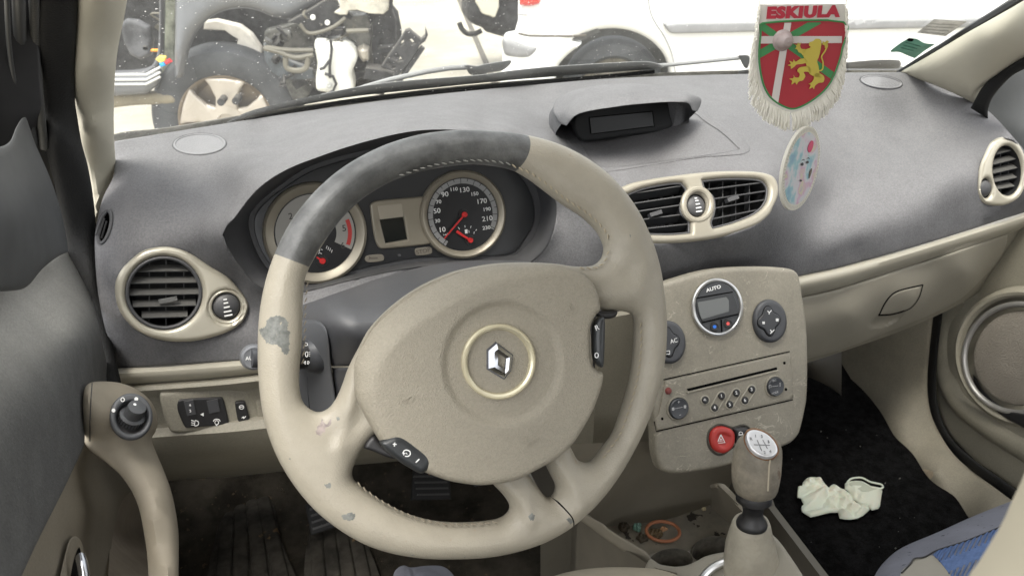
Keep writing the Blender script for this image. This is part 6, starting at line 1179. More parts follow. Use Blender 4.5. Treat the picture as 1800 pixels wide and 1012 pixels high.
M_WIP = mat('wiper_grey_black', (.13, .132, .13), .45, var=.15, dust=.5, dustcol=(.3, .3, .3))
w1 = thing('wiper', 'long wiper lying across the driver half of the windscreen', 'wiper', 'windscreen wipers')
plate('wiper_blade', Ray(tglass(.012), .0009), [(400, 214), (450, 192), (600, 158), (700, 143), (840, 132), (900, 124), (970, 117), (1040, 112.5), (1132, 108), (1160, 113), (1165, 118), (1160, 121), (1050, 129), (900, 141), (750, 156), (600, 173), (450, 201), (400, 218)], [M_WIP], w1, thick=.006, rnd=.003, k=4)
v, f = tube_geo(np.array([gsurf(x, y, .010) for x, y in ((430, 213), (600, 180), (750, 163), (900, 149), (1050, 136), (1150, 126))]), .0035, k=8); MB().add(v, f).build('wiper_rubber', [M_VOID], w1, fix=True)
v, f = tube_geo(np.array([gsurf(x, y, .035) for x, y in ((1150, 116), (1180, 114), (1230, 109), (1300, 102))]), .0035, k=10); MB().add(v, f).build('wiper_arm', [M_WIP], w1, fix=True)
plate('wiper_pivot', Ray(tglass(.04), .0009), [(1298, 99), (1302, 97), (1316, 98), (1318, 108), (1314, 120), (1308, 118), (1302, 107)], [M_WIP], w1, thick=.012, rnd=.003)
w2 = thing('wiper', 'wiper arm with hooked end cap near the wreck', 'wiper', 'windscreen wipers')
v, f = tube_geo(np.array([gsurf(x, y, .05) for x, y in ((600, 168), (640, 153), (687, 140), (750, 126), (790, 120), (820, 118))]), [.003, .0035, .004, .0042, .0042, .0045], k=10); MB().add(v, f).build('wiper_arm', [M_WIP], w2, fix=True)
plate('wiper_pivot', Ray(tglass(.055), .0009), [(816, 116), (822, 114), (838, 116), (850, 113), (895, 106), (899, 109), (892, 118), (880, 125), (858, 128), (852, 132), (828, 132), (820, 122)], [M_WIP], w2, thick=.014, rnd=.006)
w3 = thing('wiper', 'black wiper blade right of the hanging pennant', 'wiper', 'windscreen wipers')
plate('wiper_blade', Ray(tglass(.012), .0009), [(1300, 124), (1400, 115), (1480, 110), (1545, 105), (1580, 106), (1584, 114), (1578, 121), (1480, 121), (1400, 124), (1300, 131)], [M_WIP], w3, thick=.006, rnd=.003)
v, f = tube_geo(np.array([gsurf(x, y, .03) for x, y in ((1480, 114), (1530, 113), (1580, 112))]), .0025, k=8); MB().add(v, f).build('wiper_rubber', [M_VOID], w3, fix=True)
# stickers inside the glass
o = plate('sticker', Ray(tglass(-.004), .0009), [(1565, 91), (1580, 78), (1598, 67), (1598, 67), (1612, 69), (1625, 76), (1644, 78), (1644, 78), (1625, 90), (1608, 103), (1608, 103), (1595, 98), (1580, 92)], [mat('green_paper', (.12, .32, .24), .6, var=.15, vscale=60), M_VOID], None, thick=.0006, rnd=0, regions=[([(1594, 70), (1599, 67.5), (1606, 69), (1604, 73), (1597, 73)], 1)], step=.004)
mb = MB(); FS_ = Frame(gsurf(1600, 80, -.008), (0, -.6, -.8)); 
tag(o, 'green paper sticker curling at the lower right of the windscreen', 'sticker')
tg = tglass(-.005)
for a, b in (((1592, 75), (1618, 82)), ((1588, 80), (1612, 86)), ((1584, 84), (1606, 90))):
    E = np.array([a, b], float); v, f = tube_geo(W(E[:, 0], E[:, 1], tglass(-.006)(E[:, 0], E[:, 1])), .0006, k=4); MB().add(v, f).build('printed_line', [mat('dark_green_print', (.02, .12, .08), .6)], o)
o = plate('sticker', Ray(tglass(-.004), .0009), [(1612, 58), (1612, 58), (1642, 34), (1642, 34), (1700, 38), (1700, 38), (1662, 64), (1662, 64)], [mat('faded_label_paper', (.60, .59, .57), .6, var=.2, vscale=70)], None, thick=.0006, rnd=0, step=.005)
tag(o, 'faded pale inspection label on the glass above the green sticker', 'sticker')
for i in range(4):
    E = np.array([(1632+i*3-8*i*.9, 42+i*5), (1684-i*8, 45+i*5)], float); v, f = tube_geo(W(E[:, 0], E[:, 1], tglass(-.006)(E[:, 0], E[:, 1])), .0005, k=4); MB().add(v, f).build('printed_line', [M_GREYP], o)
# ================================================================== PENNANT AND AIR FRESHENER
F_PN = Frame(W(1405, 100, .75), nrm(np.array([-.20, -1, .10]))); FPm = F_PN.off(.0012)
pn = thing('pennant', 'red green and white shield pennant with cream fringe reading ESKIULA', 'pennant')
SH = [(1335, 8), (1335, 8), (1485, 7), (1485, 7), (1484, 60), (1480, 90), (1474, 120), (1462, 148), (1446, 168), (1420, 187), (1395, 197), (1375, 193), (1355, 182), (1342, 168), (1332, 140), (1328, 100), (1331, 50)]
def clip_poly(P, C):
    out = [np.array(p, float) for p in P]; C = [np.array(c, float) for c in C]; ar = sum(C[i][0]*C[(i+1) % len(C)][1]-C[(i+1) % len(C)][0]*C[i][1] for i in range(len(C))); sg = 1 if ar > 0 else -1
    for i in range(len(C)):
        a, b = C[i], C[(i+1) % len(C)]; inp = out; out = []
        if not inp: break
        def sd(p): return sg*((b[0]-a[0])*(p[1]-a[1])-(b[1]-a[1])*(p[0]-a[0]))
        for j in range(len(inp)):
            p, q = inp[j-1], inp[j]; dp, dq = sd(p), sd(q)
            if dq >= 0:
                if dp < 0: out.append(p+(q-p)*dp/(dp-dq))
                out.append(q)
            elif dp >= 0: out.append(p+(q-p)*dp/(dp-dq))
    return [tuple(p) for p in out]
def band(p, q, w):
    p, q = np.array(p, float), np.array(q, float); d = nrm(q-p); n_ = np.array([-d[1], d[0]])*w/2; return [tuple(p+n_), tuple(q+n_), tuple(q-n_), tuple(p-n_)]
INN = [(1339, 41), (1481, 39), (1479, 85), (1470, 118), (1458, 145), (1442, 164), (1417, 182), (1394, 191), (1377, 187), (1359, 176), (1347, 162), (1338, 138), (1333, 100), (1336, 60)]
plate('shield', F_PN, SH, [mat('pennant_white', (.62, .60, .56), .6)], pn, thick=.0012, rnd=.0004, step=.005)
def piece(name, poly, m, h, parent=pn): return plate(name, F_PN.off(h), poly, m, parent, thick=.0002, rnd=0, sm=False, step=.006)
M_PR = mat('pennant_red', (.36, .018, .03), .5, var=.08); M_PG = mat('pennant_green', (.04, .22, .07), .5, var=.1); M_PW = mat('pennant_stripe_white', (.60, .56, .54), .55)
fld = piece('field', [tuple(p) for p in crc(INN, 3)], [M_PR], .0012)
piece('green_cross', clip_poly(band((1330, 40), (1490, 152), 13), INN), [M_PG], .0015, fld); piece('green_cross', clip_poly(band((1320, 104), (1440, 36), 13), INN), [M_PG], .0015, fld)
piece('white_cross', clip_poly([(1379, 40), (1391, 40), (1366, 192), (1354, 186)], INN), [M_PW], .0018, fld); piece('white_cross', clip_poly([(1333, 64), (1484, 64), (1484, 76), (1333, 77)], INN), [M_PW], .0018, fld)
E = F_PN.loc(crc(INN, 4)); E = E; v, f = tube_geo(F_PN.map(E, np.full(len(E), .0016)), .0009, k=6, closed=True); MB().add(v, f).build('green_border', [M_PG], pn, fix=True)
mb = MB(); text_on(mb, F_PN.off(.0012), 1411, 22.5, 'ESKIULA', 17.5, bold=.0009, sx=1.30, h=.0006, spacing=1.12); mb.build('lettering', [mat('pennant_letter_red', (.42, .015, .04), .5)], pn, 0)
# rampant lion as thin yellow cut-outs
M_LY = mat('lion_yellow', (.52, .42, .06), .5); lb = MB()
def lp(pts, sm=True): flat_on(lb, F_PN.off(.0017), z2(pts, 1350, 0), h=.0010, sm=sm)
lp([(318, 290), (335, 275), (365, 278), (375, 300), (372, 330), (365, 370), (355, 405), (345, 430), (355, 470), (360, 510), (370, 545), (330, 540), (292, 520), (285, 490), (270, 460), (262, 430), (250, 400), (245, 370), (262, 350), (290, 340), (300, 330), (288, 322), (292, 300)])
lp([(262, 350), (235, 345), (225, 320), (235, 300), (222, 310), (210, 300), (205, 318), (190, 312), (200, 330), (190, 345), (205, 350), (215, 368), (235, 378), (245, 390)])
lp([(262, 415), (230, 415), (195, 435), (180, 420), (175, 438), (150, 430), (160, 450), (138, 460), (160, 468), (160, 485), (185, 470), (200, 455), (240, 450), (270, 440)])
lp([(290, 470), (250, 470), (220, 478), (205, 500), (222, 520), (215, 545), (190, 545), (180, 530), (178, 550), (150, 555), (170, 570), (165, 595), (190, 580), (200, 595), (215, 575), (245, 565), (262, 535), (250, 510), (270, 505), (300, 510)])
lp([(325, 530), (320, 560), (300, 585), (285, 590), (300, 600), (290, 625), (312, 615), (322, 628), (330, 605), (355, 585), (385, 580), (395, 560), (390, 535), (370, 520), (350, 515)])
lb.build('lion', [M_LY], pn, 0)
mb = MB(); line_on(mb, F_PN.off(.0020), z2([(345, 500), (380, 490), (385, 440), (375, 400), (400, 360), (415, 320), (400, 300)], 1350, 0), 2.0, .0008); flat_on(mb, F_PN.off(.0018), z2([(385, 290), (400, 300), (415, 285), (428, 295), (415, 310), (412, 335), (400, 340), (398, 320), (382, 315)], 1350, 0), h=.0010); mb.build('lion_tail', [M_LY], pn, 0)
c = F_PN.pt(1374, 71, .0012); rr = 18.5*F_PN.mpp(1374, 71); sb = lathe('suction_cup', c, F_PN.n, [(rr, 0), (rr*.99, .0012), (rr*.8, .0035), (rr*.78, .005), (rr*.65, .0095), (rr*.4, .0125), (.0001, .0135)], [mat('dusty_pink_rubber', (.36, .30, .29), .45)], pn, k=40)
# fringe
SHa = resamp(crc([(1335, 10), (1331, 50), (1328, 100), (1332, 140), (1342, 168), (1355, 182), (1375, 193), (1388, 197)], 5, False), 1.9, False); SHb = resamp(crc([(1392, 198), (1420, 187), (1446, 168), (1462, 148), (1474, 120), (1480, 90), (1484, 60), (1485, 12)], 5, False), 1.9, False)
rf = np.random.default_rng(3); mb = MB(); CEN = np.array([1405, 60.])
for side, S in ((-1, SHa), (1, SHb)):
    for i, p in enumerate(S):
        fdown = np.clip((p[1]-20)/150, 0, 1)
        for q in range(3):
            dx = side*((2+17*fdown) if side < 0 else (2+9*fdown))*(1 if p[1] < 150 else max(.1, 1-(p[1]-150)/52)); ln = 12+17*fdown
            e = np.array([p[0]+dx*rf.uniform(.5, 1.05)*(.4+.6*fdown if p[1] < 60 else 1), p[1]+ln*rf.uniform(.85, 1.2)]); md = (p+e)/2+np.array([side*3*rf.uniform(0, 1), -2*rf.uniform(0, 1)])
            a, b_, c_ = F_PN.loc([tuple(p+rf.uniform(-1, 1, 2)), tuple(md), tuple(e)]); hz_ = rf.uniform(-.0015, .0025, 3)
            P3 = [F_PN.map(a[None], np.array([.0005]))[0], F_PN.map(b_[None], np.array([hz_[1]+.001]))[0], F_PN.map(c_[None], np.array([hz_[2]]))[0]]
            v, f = tube_geo(P3, [.0006, .0007, .0006], k=4); mb.add(v, f)
tag(mb.build('fringe', [mat('cream_fringe_thread', (.74, .72, .65), .8)], pn, 40), None, None)
v, f = tube_geo([F_PN.pt(1335, 10, .001), F_PN.pt(1322, -60, .002)], .0004, k=4); mbs = MB().add(v, f); mbs.build('hanging_cord', [MATS['cream_fringe_thread']], pn); v, f = tube_geo([F_PN.pt(1486, 10, .001), F_PN.pt(1489, -60, .002)], .0005, k=4); MB().add(v, f).build('hanging_cord', [MATS['cream_fringe_thread']], pn)
# air freshener disc turned almost edge on
AF0 = W(1409, 297, .765); vdir = nrm(AF0-CAM); r_ = nrm(np.cross(vdir, UP)); u_ = np.cross(r_, vdir); mj = u_*math.cos(.21)+r_*math.sin(.21); mn = r_*math.cos(.21)-u_*math.sin(.21); cth = .385; sth = math.sqrt(1-cth*cth)
F_AF = Frame(AF0, -vdir*cth+mn*sth, up=mj)
R_AF = 74*.765/F_PX
af = thing('air_freshener', 'round cream card air freshener with watercolour print hanging under the pennant', 'air freshener')
cir = [(R_AF*math.cos(a), R_AF*math.sin(a)) for a in np.linspace(0, 2*math.pi, 56, endpoint=False)]
plate('card', F_AF.off(-.003), cir, [mat('card_cream', (.62, .60, .52), .7)], af, thick=.003, rnd=.0004, loc=True, sm=False)
MW = bpy.data.materials.new('watercolour_print'); MW.use_nodes = True; nt = MW.node_tree; N = nt.nodes; L = nt.links; b = N['Principled BSDF']; b.inputs['Roughness'].default_value = .6
tcw = N.new('ShaderNodeTexCoord'); nz = N.new('ShaderNodeTexNoise'); nz.inputs['Scale'].default_value = 48; nz.inputs['Detail'].default_value = 4; L.new(tcw.outputs['Object'], nz.inputs[0]); rp = N.new('ShaderNodeValToRGB'); L.new(nz.outputs[0], rp.inputs[0]); L.new(rp.outputs[0], b.inputs['Base Color'])
cs = [(.30, (.20, .34, .45)), (.40, (.28, .46, .50)), (.46, (.52, .54, .56)), (.53, (.54, .50, .54)), (.57, (.52, .34, .46)), (.63, (.54, .52, .36)), (.70, (.38, .32, .48))]
rp.color_ramp.elements[0].position, rp.color_ramp.elements[0].color = cs[0][0], (*cs[0][1], 1); rp.color_ramp.elements[1].position, rp.color_ramp.elements[1].color = cs[-1][0], (*cs[-1][1], 1)
for p_, c_ in cs[1:-1]: e = rp.color_ramp.elements.new(p_); e.color = (*c_, 1)
prt = plate('print', F_AF, [(x*.86, y*.86) for x, y in cir], [MW], af, thick=.0003, rnd=0, loc=True, sm=False)
mb = MB()
for i in range(72):
    a = 2*math.pi*i/72; r0, r1 = R_AF*.89, R_AF*.96; w = .0003; c_, s_ = math.cos(a), math.sin(a)
    mb.add(F_AF.map(np.array([(r*c_-w*q*s_, r*s_+w*q*c_) for r, q in ((r0, -1), (r1, -1), (r1, 1), (r0, 1))]), np.full(4, .0004)), [(0, 1, 2, 3)])
mb.build('dashes', [mat('faint_grey_ink', (.35, .34, .33), .7)], prt, 0)
def afp(name, pts, m, h=.0006): return plate(name, F_AF.off(h), [(x*R_AF, y*R_AF) for x, y in pts], [m], prt, thick=.0003, rnd=0, loc=True, k=3)
pass
if 0: afp('pale_face', [(-.10, .30), (.05, .36), (.22, .34), (.32, .12), (.28, -.12), (.16, -.34), (.0, -.42), (-.12, -.28), (-.20, .0)], mat('print_pale', (.60, .60, .58), .7)); 
ink = mat('print_ink', (.05, .05, .06), .7)
for p_ in ([(-.16, .10), (-.07, .15), (.0, .11), (-.07, .07)], [(.12, .17), (.2, .21), (.27, .17), (.19, .14)], [(-.02, -.26), (.05, -.25), (.12, -.27), (.05, -.30)], [(-.16, .19), (-.06, .23), (.01, .20), (-.06, .21)], [(.11, .25), (.2, .29), (.28, .25), (.2, .27)]): afp('ink_mark', p_, ink, .0009)
afp('ink_mark', [(.46, -.02), (.55, .05), (.58, -.06), (.52, -.2), (.47, -.12)], mat('print_brown', (.12, .09, .07), .7), .0006); afp('red_blot', [(.05, .55), (.15, .68), (.30, .66), (.32, .50), (.20, .40), (.08, .45)], mat('print_red', (.55, .06, .14), .7), .0006)
v, f = tube_geo([F_AF.O+F_AF.ey*R_AF, F_PN.pt(1424, 195, 0)], .0002, k=4); MB().add(v, f).build('string', [M_WHITE], af)
# ================================================================== OUTSIDE
gm = mat('sandy_concrete', (.36, .335, .28), .9, var=.22, vscale=1.2, bump=.3, bscale=40)
n = 2; MB().add([(-80, -80, 0), (80, -80, 0), (80, 80, 0), (-80, 80, 0)], [(0, 1, 2, 3)]).build('ground', [gm], None, 0)['kind'] = 'structure'
a_, b_ = WZ(900-80, 100-92, .004), WZ(852, 108, .004)
def gstrip(p, q, w): d = nrm((q-p)[:2]); n_ = np.array([-d[1], d[0], 0])*w; return [p+n_, q+n_, q-n_, p-n_]
P0, P1 = WZ(790, -40, .004), WZ(855, 112, .004); P2 = P1+(P1-P0)*.3
jo = MB().add(gstrip(P0, P2, .02), [(0, 1, 2, 3)]).build('ground_joint', [mat('joint_dark', (.10, .09, .075), .9)], None, 0); jo['kind'] = 'structure'
# vertical working planes for the three vehicles
def VF(px, py, t, yaw=0.0):
    n_ = -FH; c, s = math.cos(yaw), math.sin(yaw); n_ = np.array([n_[0]*c-n_[1]*s, n_[0]*s+n_[1]*c, 0]); return Frame(W(px, py, t), n_)
M_SILV = mat('silver_grey_paint', (.13, .133, .14), .35, metal=.2, var=.05, coat=.6); M_TYRE = mat('dusty_tyre', (.055, .058, .062), .75, var=.25, bump=.3, bscale=80, dust=.25, dustcol=(.1, .1, .1))
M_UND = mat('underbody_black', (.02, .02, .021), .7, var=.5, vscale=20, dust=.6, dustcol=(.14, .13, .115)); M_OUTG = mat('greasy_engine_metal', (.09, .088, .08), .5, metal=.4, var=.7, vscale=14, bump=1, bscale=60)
wk = thing('wrecked_car', 'stripped silver car with its front end torn off and wheel arch exposed', 'wrecked car')
FWk = VF(390, 150, 3.65, .10)
FEN = [(308, -60), (308, -60), (308, 60), (308, 136), (308, 136), (322, 134), (328, 110), (336, 80), (350, 52), (372, 30), (400, 18), (430, 15), (455, 20), (480, 30), (508, 35), (508, 35), (545, 15), (575, -2), (600, -60), (600, -60)]
plate('fender', FWk.off(-.03), FEN, [M_SILV], wk, thick=.05, rnd=.045, k=4, step=.03, hfun=lambda P, d: .05*np.clip((P[:, 1]-.15)/.4, 0, 1)*-1)
sil = plate('door_sill', FWk.off(-.10), [(150, 128), (150, 128), (260, 128), (275, 120), (283, 112), (283, 112), (285, 140), (270, 155), (262, 160), (150, 166), (150, 166)], [M_SILV], wk, thick=.08, rnd=.03)
for yy in (134, 143, 151): v, f = tube_geo([FWk.pt(150, yy, -.02), FWk.pt(255, yy-1, -.02), FWk.pt(280, yy-14, -.02)], .006, k=6); MB().add(v, f).build('sill_rib', [mat('bare_pale_metal', (.6, .6, .58), .3, metal=.3)], sil, fix=True)
plate('lower_sill', FWk.off(-.12), [(150, 166), (262, 160), (305, 163), (308, 178), (240, 182), (150, 190)], [mat('dusty_sill', (.22, .19, .13), .8, var=.2)], wk, thick=.05, rnd=.02)
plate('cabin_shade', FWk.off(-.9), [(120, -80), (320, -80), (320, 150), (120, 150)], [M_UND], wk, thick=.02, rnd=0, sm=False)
plate('door_opening_frame', FWk.off(-.14), [(283, -60), (283, -60), (292, -60), (292, -60), (290, 60), (286, 108), (262, 127), (200, 132), (150, 133), (150, 133), (150, 124), (150, 124), (200, 124), (255, 120), (276, 104), (283, 60)], [mat('frame_dark_grey', (.10, .10, .105), .4)], wk, thick=.05, rnd=.02)
plate('inner_pillar', FWk.off(-.20), [(290, -60), (310, -60), (310, 140), (284, 140), (290, 100)], [mat('grey_green_metal', (.25, .26, .21), .5, var=.5, vscale=14)], wk, thick=.04, rnd=.01, sm=False)
st_ = plate('seat_scrap', FWk.off(-.5), [(215, 40), (225, 32), (245, 34), (265, 45), (272, 70), (268, 95), (250, 104), (232, 95), (220, 70)], [mat('grey_cabin_part', (.10, .10, .105), .6, var=.5, vscale=9, bump=1, bscale=18)], wk, thick=.04, rnd=.02, k=1)
plate('amber_marker', FWk.off(-.3), [(267, 86), (283, 86), (283, 90), (267, 90)], [mat('amber', (.8, .32, .03), .4)], wk, thick=.02, rnd=.003, sm=False)
for nm, pts, c in (('connector', [(275, 103), (282, 97), (293, 99), (292, 106), (283, 110)], (.85, .62, .12)), ('connector', [(290, 108), (298, 102), (304, 108), (294, 113)], (.6, .03, .04)), ('connector', [(281, 110), (290, 108), (293, 114), (284, 117)], (.03, .35, .75))): plate(nm, FWk.off(.0), pts, [mat('connector_%d' % int(c[0]*100), c, .5)], wk, thick=.02, rnd=.006, sm=False)
# wheel arch inside
plate('arch_liner', FWk.off(-.35), [(300, 200), (300, 60), (330, 5), (430, -10), (560, 20), (640, -10), (700, 20), (690, 130), (560, 170), (420, 220)], [M_UND], wk, thick=.02, rnd=.005, k=3)
plate('strut_tower', FWk.off(-.25), z2([(1460, 140), (1530, 130), (1600, 145), (1700, 170), (1780, 230), (1850, 330), (1860, 420), (1800, 420), (1740, 370), (1680, 310), (1690, 260), (1640, 230), (1600, 200), (1450, 192)], 0, 0), [mat('pale_bare_panel', (.62, .58, .52), .5, var=.2, vscale=12)], wk, thick=.06, rnd=.005, k=1)
lin = plate('dark_liner', FWk.off(-.22), z2([(1500, 365), (1540, 320), (1600, 300), (1680, 330), (1780, 400), (1850, 450), (1900, 500), (2000, 560), (2010, 640), (1900, 600), (1700, 440), (1600, 380)], 0, 0), [M_TYRE], wk, thick=.05, rnd=.02)
# road wheel leaning in the arch
WC = FWk.pt(392, 226, -.10); RW = 136*3.68/F_PX
rw = lathe('road_wheel', WC-FWk.n*.16, FWk.n, [(RW*.57, .0), (RW*.9, .0), (RW*.99, .03), (RW, .08), (RW*.985, .14), (RW*.93, .175), (RW*.84, .185), (RW*.72, .18), (RW*.63, .165), (RW*.59, .15), (RW*.57, .10)], [M_TYRE], wk, k=72)
lathe('wheel_barrel', WC-FWk.n*.05, FWk.n, [(RW*.63, .06), (RW*.60, .05), (RW*.55, .01), (RW*.50, -.04), (.001, -.05)], [mat('dull_bronze_alloy', (.30, .25, .19), .35, metal=.5, var=.15)], rw, k=60)
mb = MB(); frw = Frame(WC+FWk.n*-.02, FWk.n)
for i in range(5):
    a = math.radians(84+72*i); c_, s_ = math.cos(a), math.sin(a); P = [(.10*RW, -.15*RW), (.32*RW, -.13*RW), (.48*RW, -.20*RW), (.57*RW, -.27*RW), (.59*RW, .0), (.57*RW, .27*RW), (.48*RW, .20*RW), (.32*RW, .13*RW), (.10*RW, .15*RW)]
    P = [(x*c_-y*s_, x*s_+y*c_) for x, y in P]; mb.add(*plate_geo(frw, P, thick=.03, rnd=.01, loc=True, sm=False, step=.03)[:2])
v, f = lathe_geo(frw.O, frw.n, [(RW*.24, 0), (RW*.23, .035), (RW*.13, .038), (RW*.12, .02), (.0001, .02)], k=36); mb.add(v, f)
mb.build('wheel_spokes', [mat('pale_bronze_alloy', (.48, .43, .37), .35, metal=.3, var=.08)], rw, 40)
# front end clutter
def clut(name, pts, h, th, m, x0=450, y0=0, k=1, rnd=.005, parent=wk): return plate(name, FWk.off(h), z2(pts, x0, y0), [m], parent, thick=th, rnd=rnd, k=k)
for bx, by in ((389, 179), (415, 177)): lathe('lug_hole', FWk.pt(bx, by, .0), FWk.n, [(.017, -.06), (.017, .012), (.0001, .012)], [M_UND], rw, k=20)
clut('engine_block', [(330, 130), (560, 40), (600, 60), (800, 80), (830, 110), (830, 440), (700, 460), (690, 600), (440, 610), (400, 560), (250, 640), (150, 520), (60, 380), (80, 200)], -.30, .08, M_OUTG)
wt = clut('washer_tank', [(437, 250), (500, 245), (640, 262), (690, 290), (722, 340), (722, 380), (700, 430), (688, 480), (700, 540), (697, 600), (650, 622), (560, 600), (480, 590), (447, 570), (445, 480), (455, 400), (440, 320)], -.05, .16, mat('white_plastic_tank', (.72, .71, .66), .45, var=.05), rnd=.03, k=2)
for P in ([(545, 240), (552, 300), (545, 370), (500, 430), (470, 440)], [(548, 340), (538, 420), (540, 500)], [(505, 470), (560, 490), (582, 540), (560, 590), (500, 620)]):
    v, f = tube_geo([FWk.pt(450+x/4, y/4, .13) for x, y in P], .007, k=6); MB().add(v, f).build('hose', [M_BLACK], wt, fix=True)
lathe('tank_cap', FWk.pt(582.5, 139, .10), FWk.n, [(.016, 0), (.015, .012), (.008, .015), (.0001, .012)], [mat('cap_grey', (.5, .5, .48), .5)], wt, k=24)
clut('headlamp_bracket', [(235, 140), (330, 90), (520, -30), (560, -30), (600, 60), (620, 100), (590, 150), (560, 190), (620, 190), (620, 230), (560, 240), (440, 235), (380, 200), (300, 150)], -.02, .06, M_UND)
for x, y, r_ in ((410, 108, .012), (511, 145, .012)): lathe('bolt_disc', FWk.pt(450+x/4, y/4, .05), FWk.n, [(r_*.95, 0), (r_*.9, .01), (.0001, .012)], [mat('pale_disc', (.75, .74, .7), .5)], wk, k=20)
clut('crash_panel', [(600, -80), (940, -80), (935, 50), (900, 80), (800, 75), (720, 50), (660, 55), (650, 85), (600, 85), (560, 70), (600, 40)], .0, .08, mat('crumpled_pale_metal', (.55, .52, .45), .35, metal=.5, var=.5, vscale=8, bump=1, bscale=14))
clut('radiator_side', [(650, 90), (800, 80), (820, 190), (810, 300), (730, 310), (700, 260), (640, 220), (620, 180)], -.10, .10, M_OUTG); clut('headlamp_back', [(720, 320), (760, 300), (800, 320), (800, 400), (760, 415), (730, 380)], -.02, .10, mat('dull_bright_metal', (.5, .46, .4), .3, metal=.6), rnd=.04)
clut('bumper_support', [(830, 90), (900, 80), (940, -20), (965, -20), (960, 60), (985, 130), (985, 270), (965, 270), (955, 215), (920, 190), (895, 210), (900, 250), (870, 260), (860, 320), (965, 310), (965, 360), (880, 370), (880, 440), (830, 430), (815, 300)], -.05, .05, M_UND)
clut('crash_beam', [(780, 440), (860, 450), (975, 490), (970, 545), (880, 550), (800, 530), (765, 520)], .0, .10, M_UND); clut('lower_shield', [(690, 470), (720, 430), (770, 440), (770, 520), (800, 545), (790, 600), (930, 600), (900, 650), (760, 640), (700, 560)], -.10, .05, M_UND)
clut('hanging_liner', [(60, 300), (90, 290), (140, 340), (220, 410), (330, 450), (400, 480), (410, 540), (350, 550), (200, 550), (120, 500), (70, 420)], .02, .03, mat('blue_grey_liner', (.07, .08, .09), .5, var=.4, vscale=14, dust=.3)); clut('dust_guard', [(200, 540), (400, 490), (405, 600), (360, 680), (270, 700), (230, 620)], -.06, .03, M_OUTG)
for P, r_ in (([(80, 305), (180, 330), (300, 370), (420, 350)], .012), ([(100, 300), (250, 320), (420, 320)], .010), ([(230, 370), (240, 440), (310, 460), (370, 440), (385, 370)], .012), ([(330, 140), (380, 200), (450, 200), (560, 160), (640, 100)], .008), ([(650, 190), (800, 185)], .010)):
    v, f = tube_geo(crc([FWk.pt(450+x/4, y/4, .10) for x, y in P], 4, False), r_, k=7); MB().add(v, f).build('pipe', [mat('grey_brown_hose', (.13, .12, .095), .5, var=.2)], wk, fix=True)
rc = np.random.default_rng(21); M_CL = [M_UND, M_OUTG, MATS['grey_brown_hose'], MATS['dull_bright_metal'], M_BLACK]
for i in range(70):
    if i < 46: x, y = rc.uniform(470, 655), rc.uniform(8, 150); hh = rc.uniform(-.12, .06)
    else: x, y = rc.uniform(205, 278), rc.uniform(0, 115); hh = rc.uniform(-.7, -.3)
    if 555 < x < 632 and y > 55: continue
    s_ = rc.uniform(.015, .06); mm = M_CL[rc.choice(5, p=[.36, .26, .16, .07, .15])]
    if i % 3 == 0:
        P = [FWk.pt(x+rc.uniform(-22, 22), y+rc.uniform(-16, 16), hh+rc.uniform(-.03, .05)) for _ in range(4)]; v, f = tube_geo(crc(P, 4, False), rc.uniform(.004, .009), k=6); nm = 'hose'
    elif i % 3 == 1: v, f = lathe_geo(FWk.pt(x, y, hh), nrm(FWk.n+rc.uniform(-.8, .8, 3)), [(s_*.6, 0), (s_*.6, s_*.5), (s_*.4, s_*.6), (s_*.38, s_*.3), (.0001, s_*.3)], k=14); nm = 'engine_fitting'
    else: v, f = box_geo(FWk.mat(FWk.pt(x, y, hh), rc.uniform(-1, 1)), s_*rc.uniform(.8, 2.2), s_*rc.uniform(.3, 1), .04); nm = 'bracket'
    MB().add(v, f).build(nm, [mm], wk, 30, fix=True)
# broken plastic grille piece sticking out
gr = plate('broken_grille', FWk.off(.10), z2([(880, 460), (930, 380), (990, 300), (1030, 240), (1050, 205), (1080, 195), (1100, 215), (1160, 265), (1190, 240), (1190, 180), (1208, 240), (1190, 280), (1150, 310), (1135, 350), (1100, 400), (1060, 450), (1040, 480), (985, 545), (960, 530), (975, 490), (900, 470)], 450, 0), [M_UND], wk, thick=.04, rnd=.006, k=1, sm=False, hsm=False,
    holes=[z2([(955, 390), (990, 360), (1035, 410), (1000, 420)], 450, 0), z2([(925, 430), (950, 430), (985, 460), (960, 472)], 450, 0), z2([(1075, 270), (1095, 262), (1120, 290), (1100, 300)], 450, 0), z2([(1015, 290), (1040, 270), (1045, 290), (1020, 310)], 450, 0)])
mb = MB()
for i in range(9): x, y = 1050+i*-12+60, 400+i*15-100; mb.add(*box_geo(FWk.mat(FWk.pt(450+(1160-i*18)/4, (310+i*26)/4, .12), .9), .03, .02, .03))
mb.build('grille_teeth', [M_UND], wk, 0)
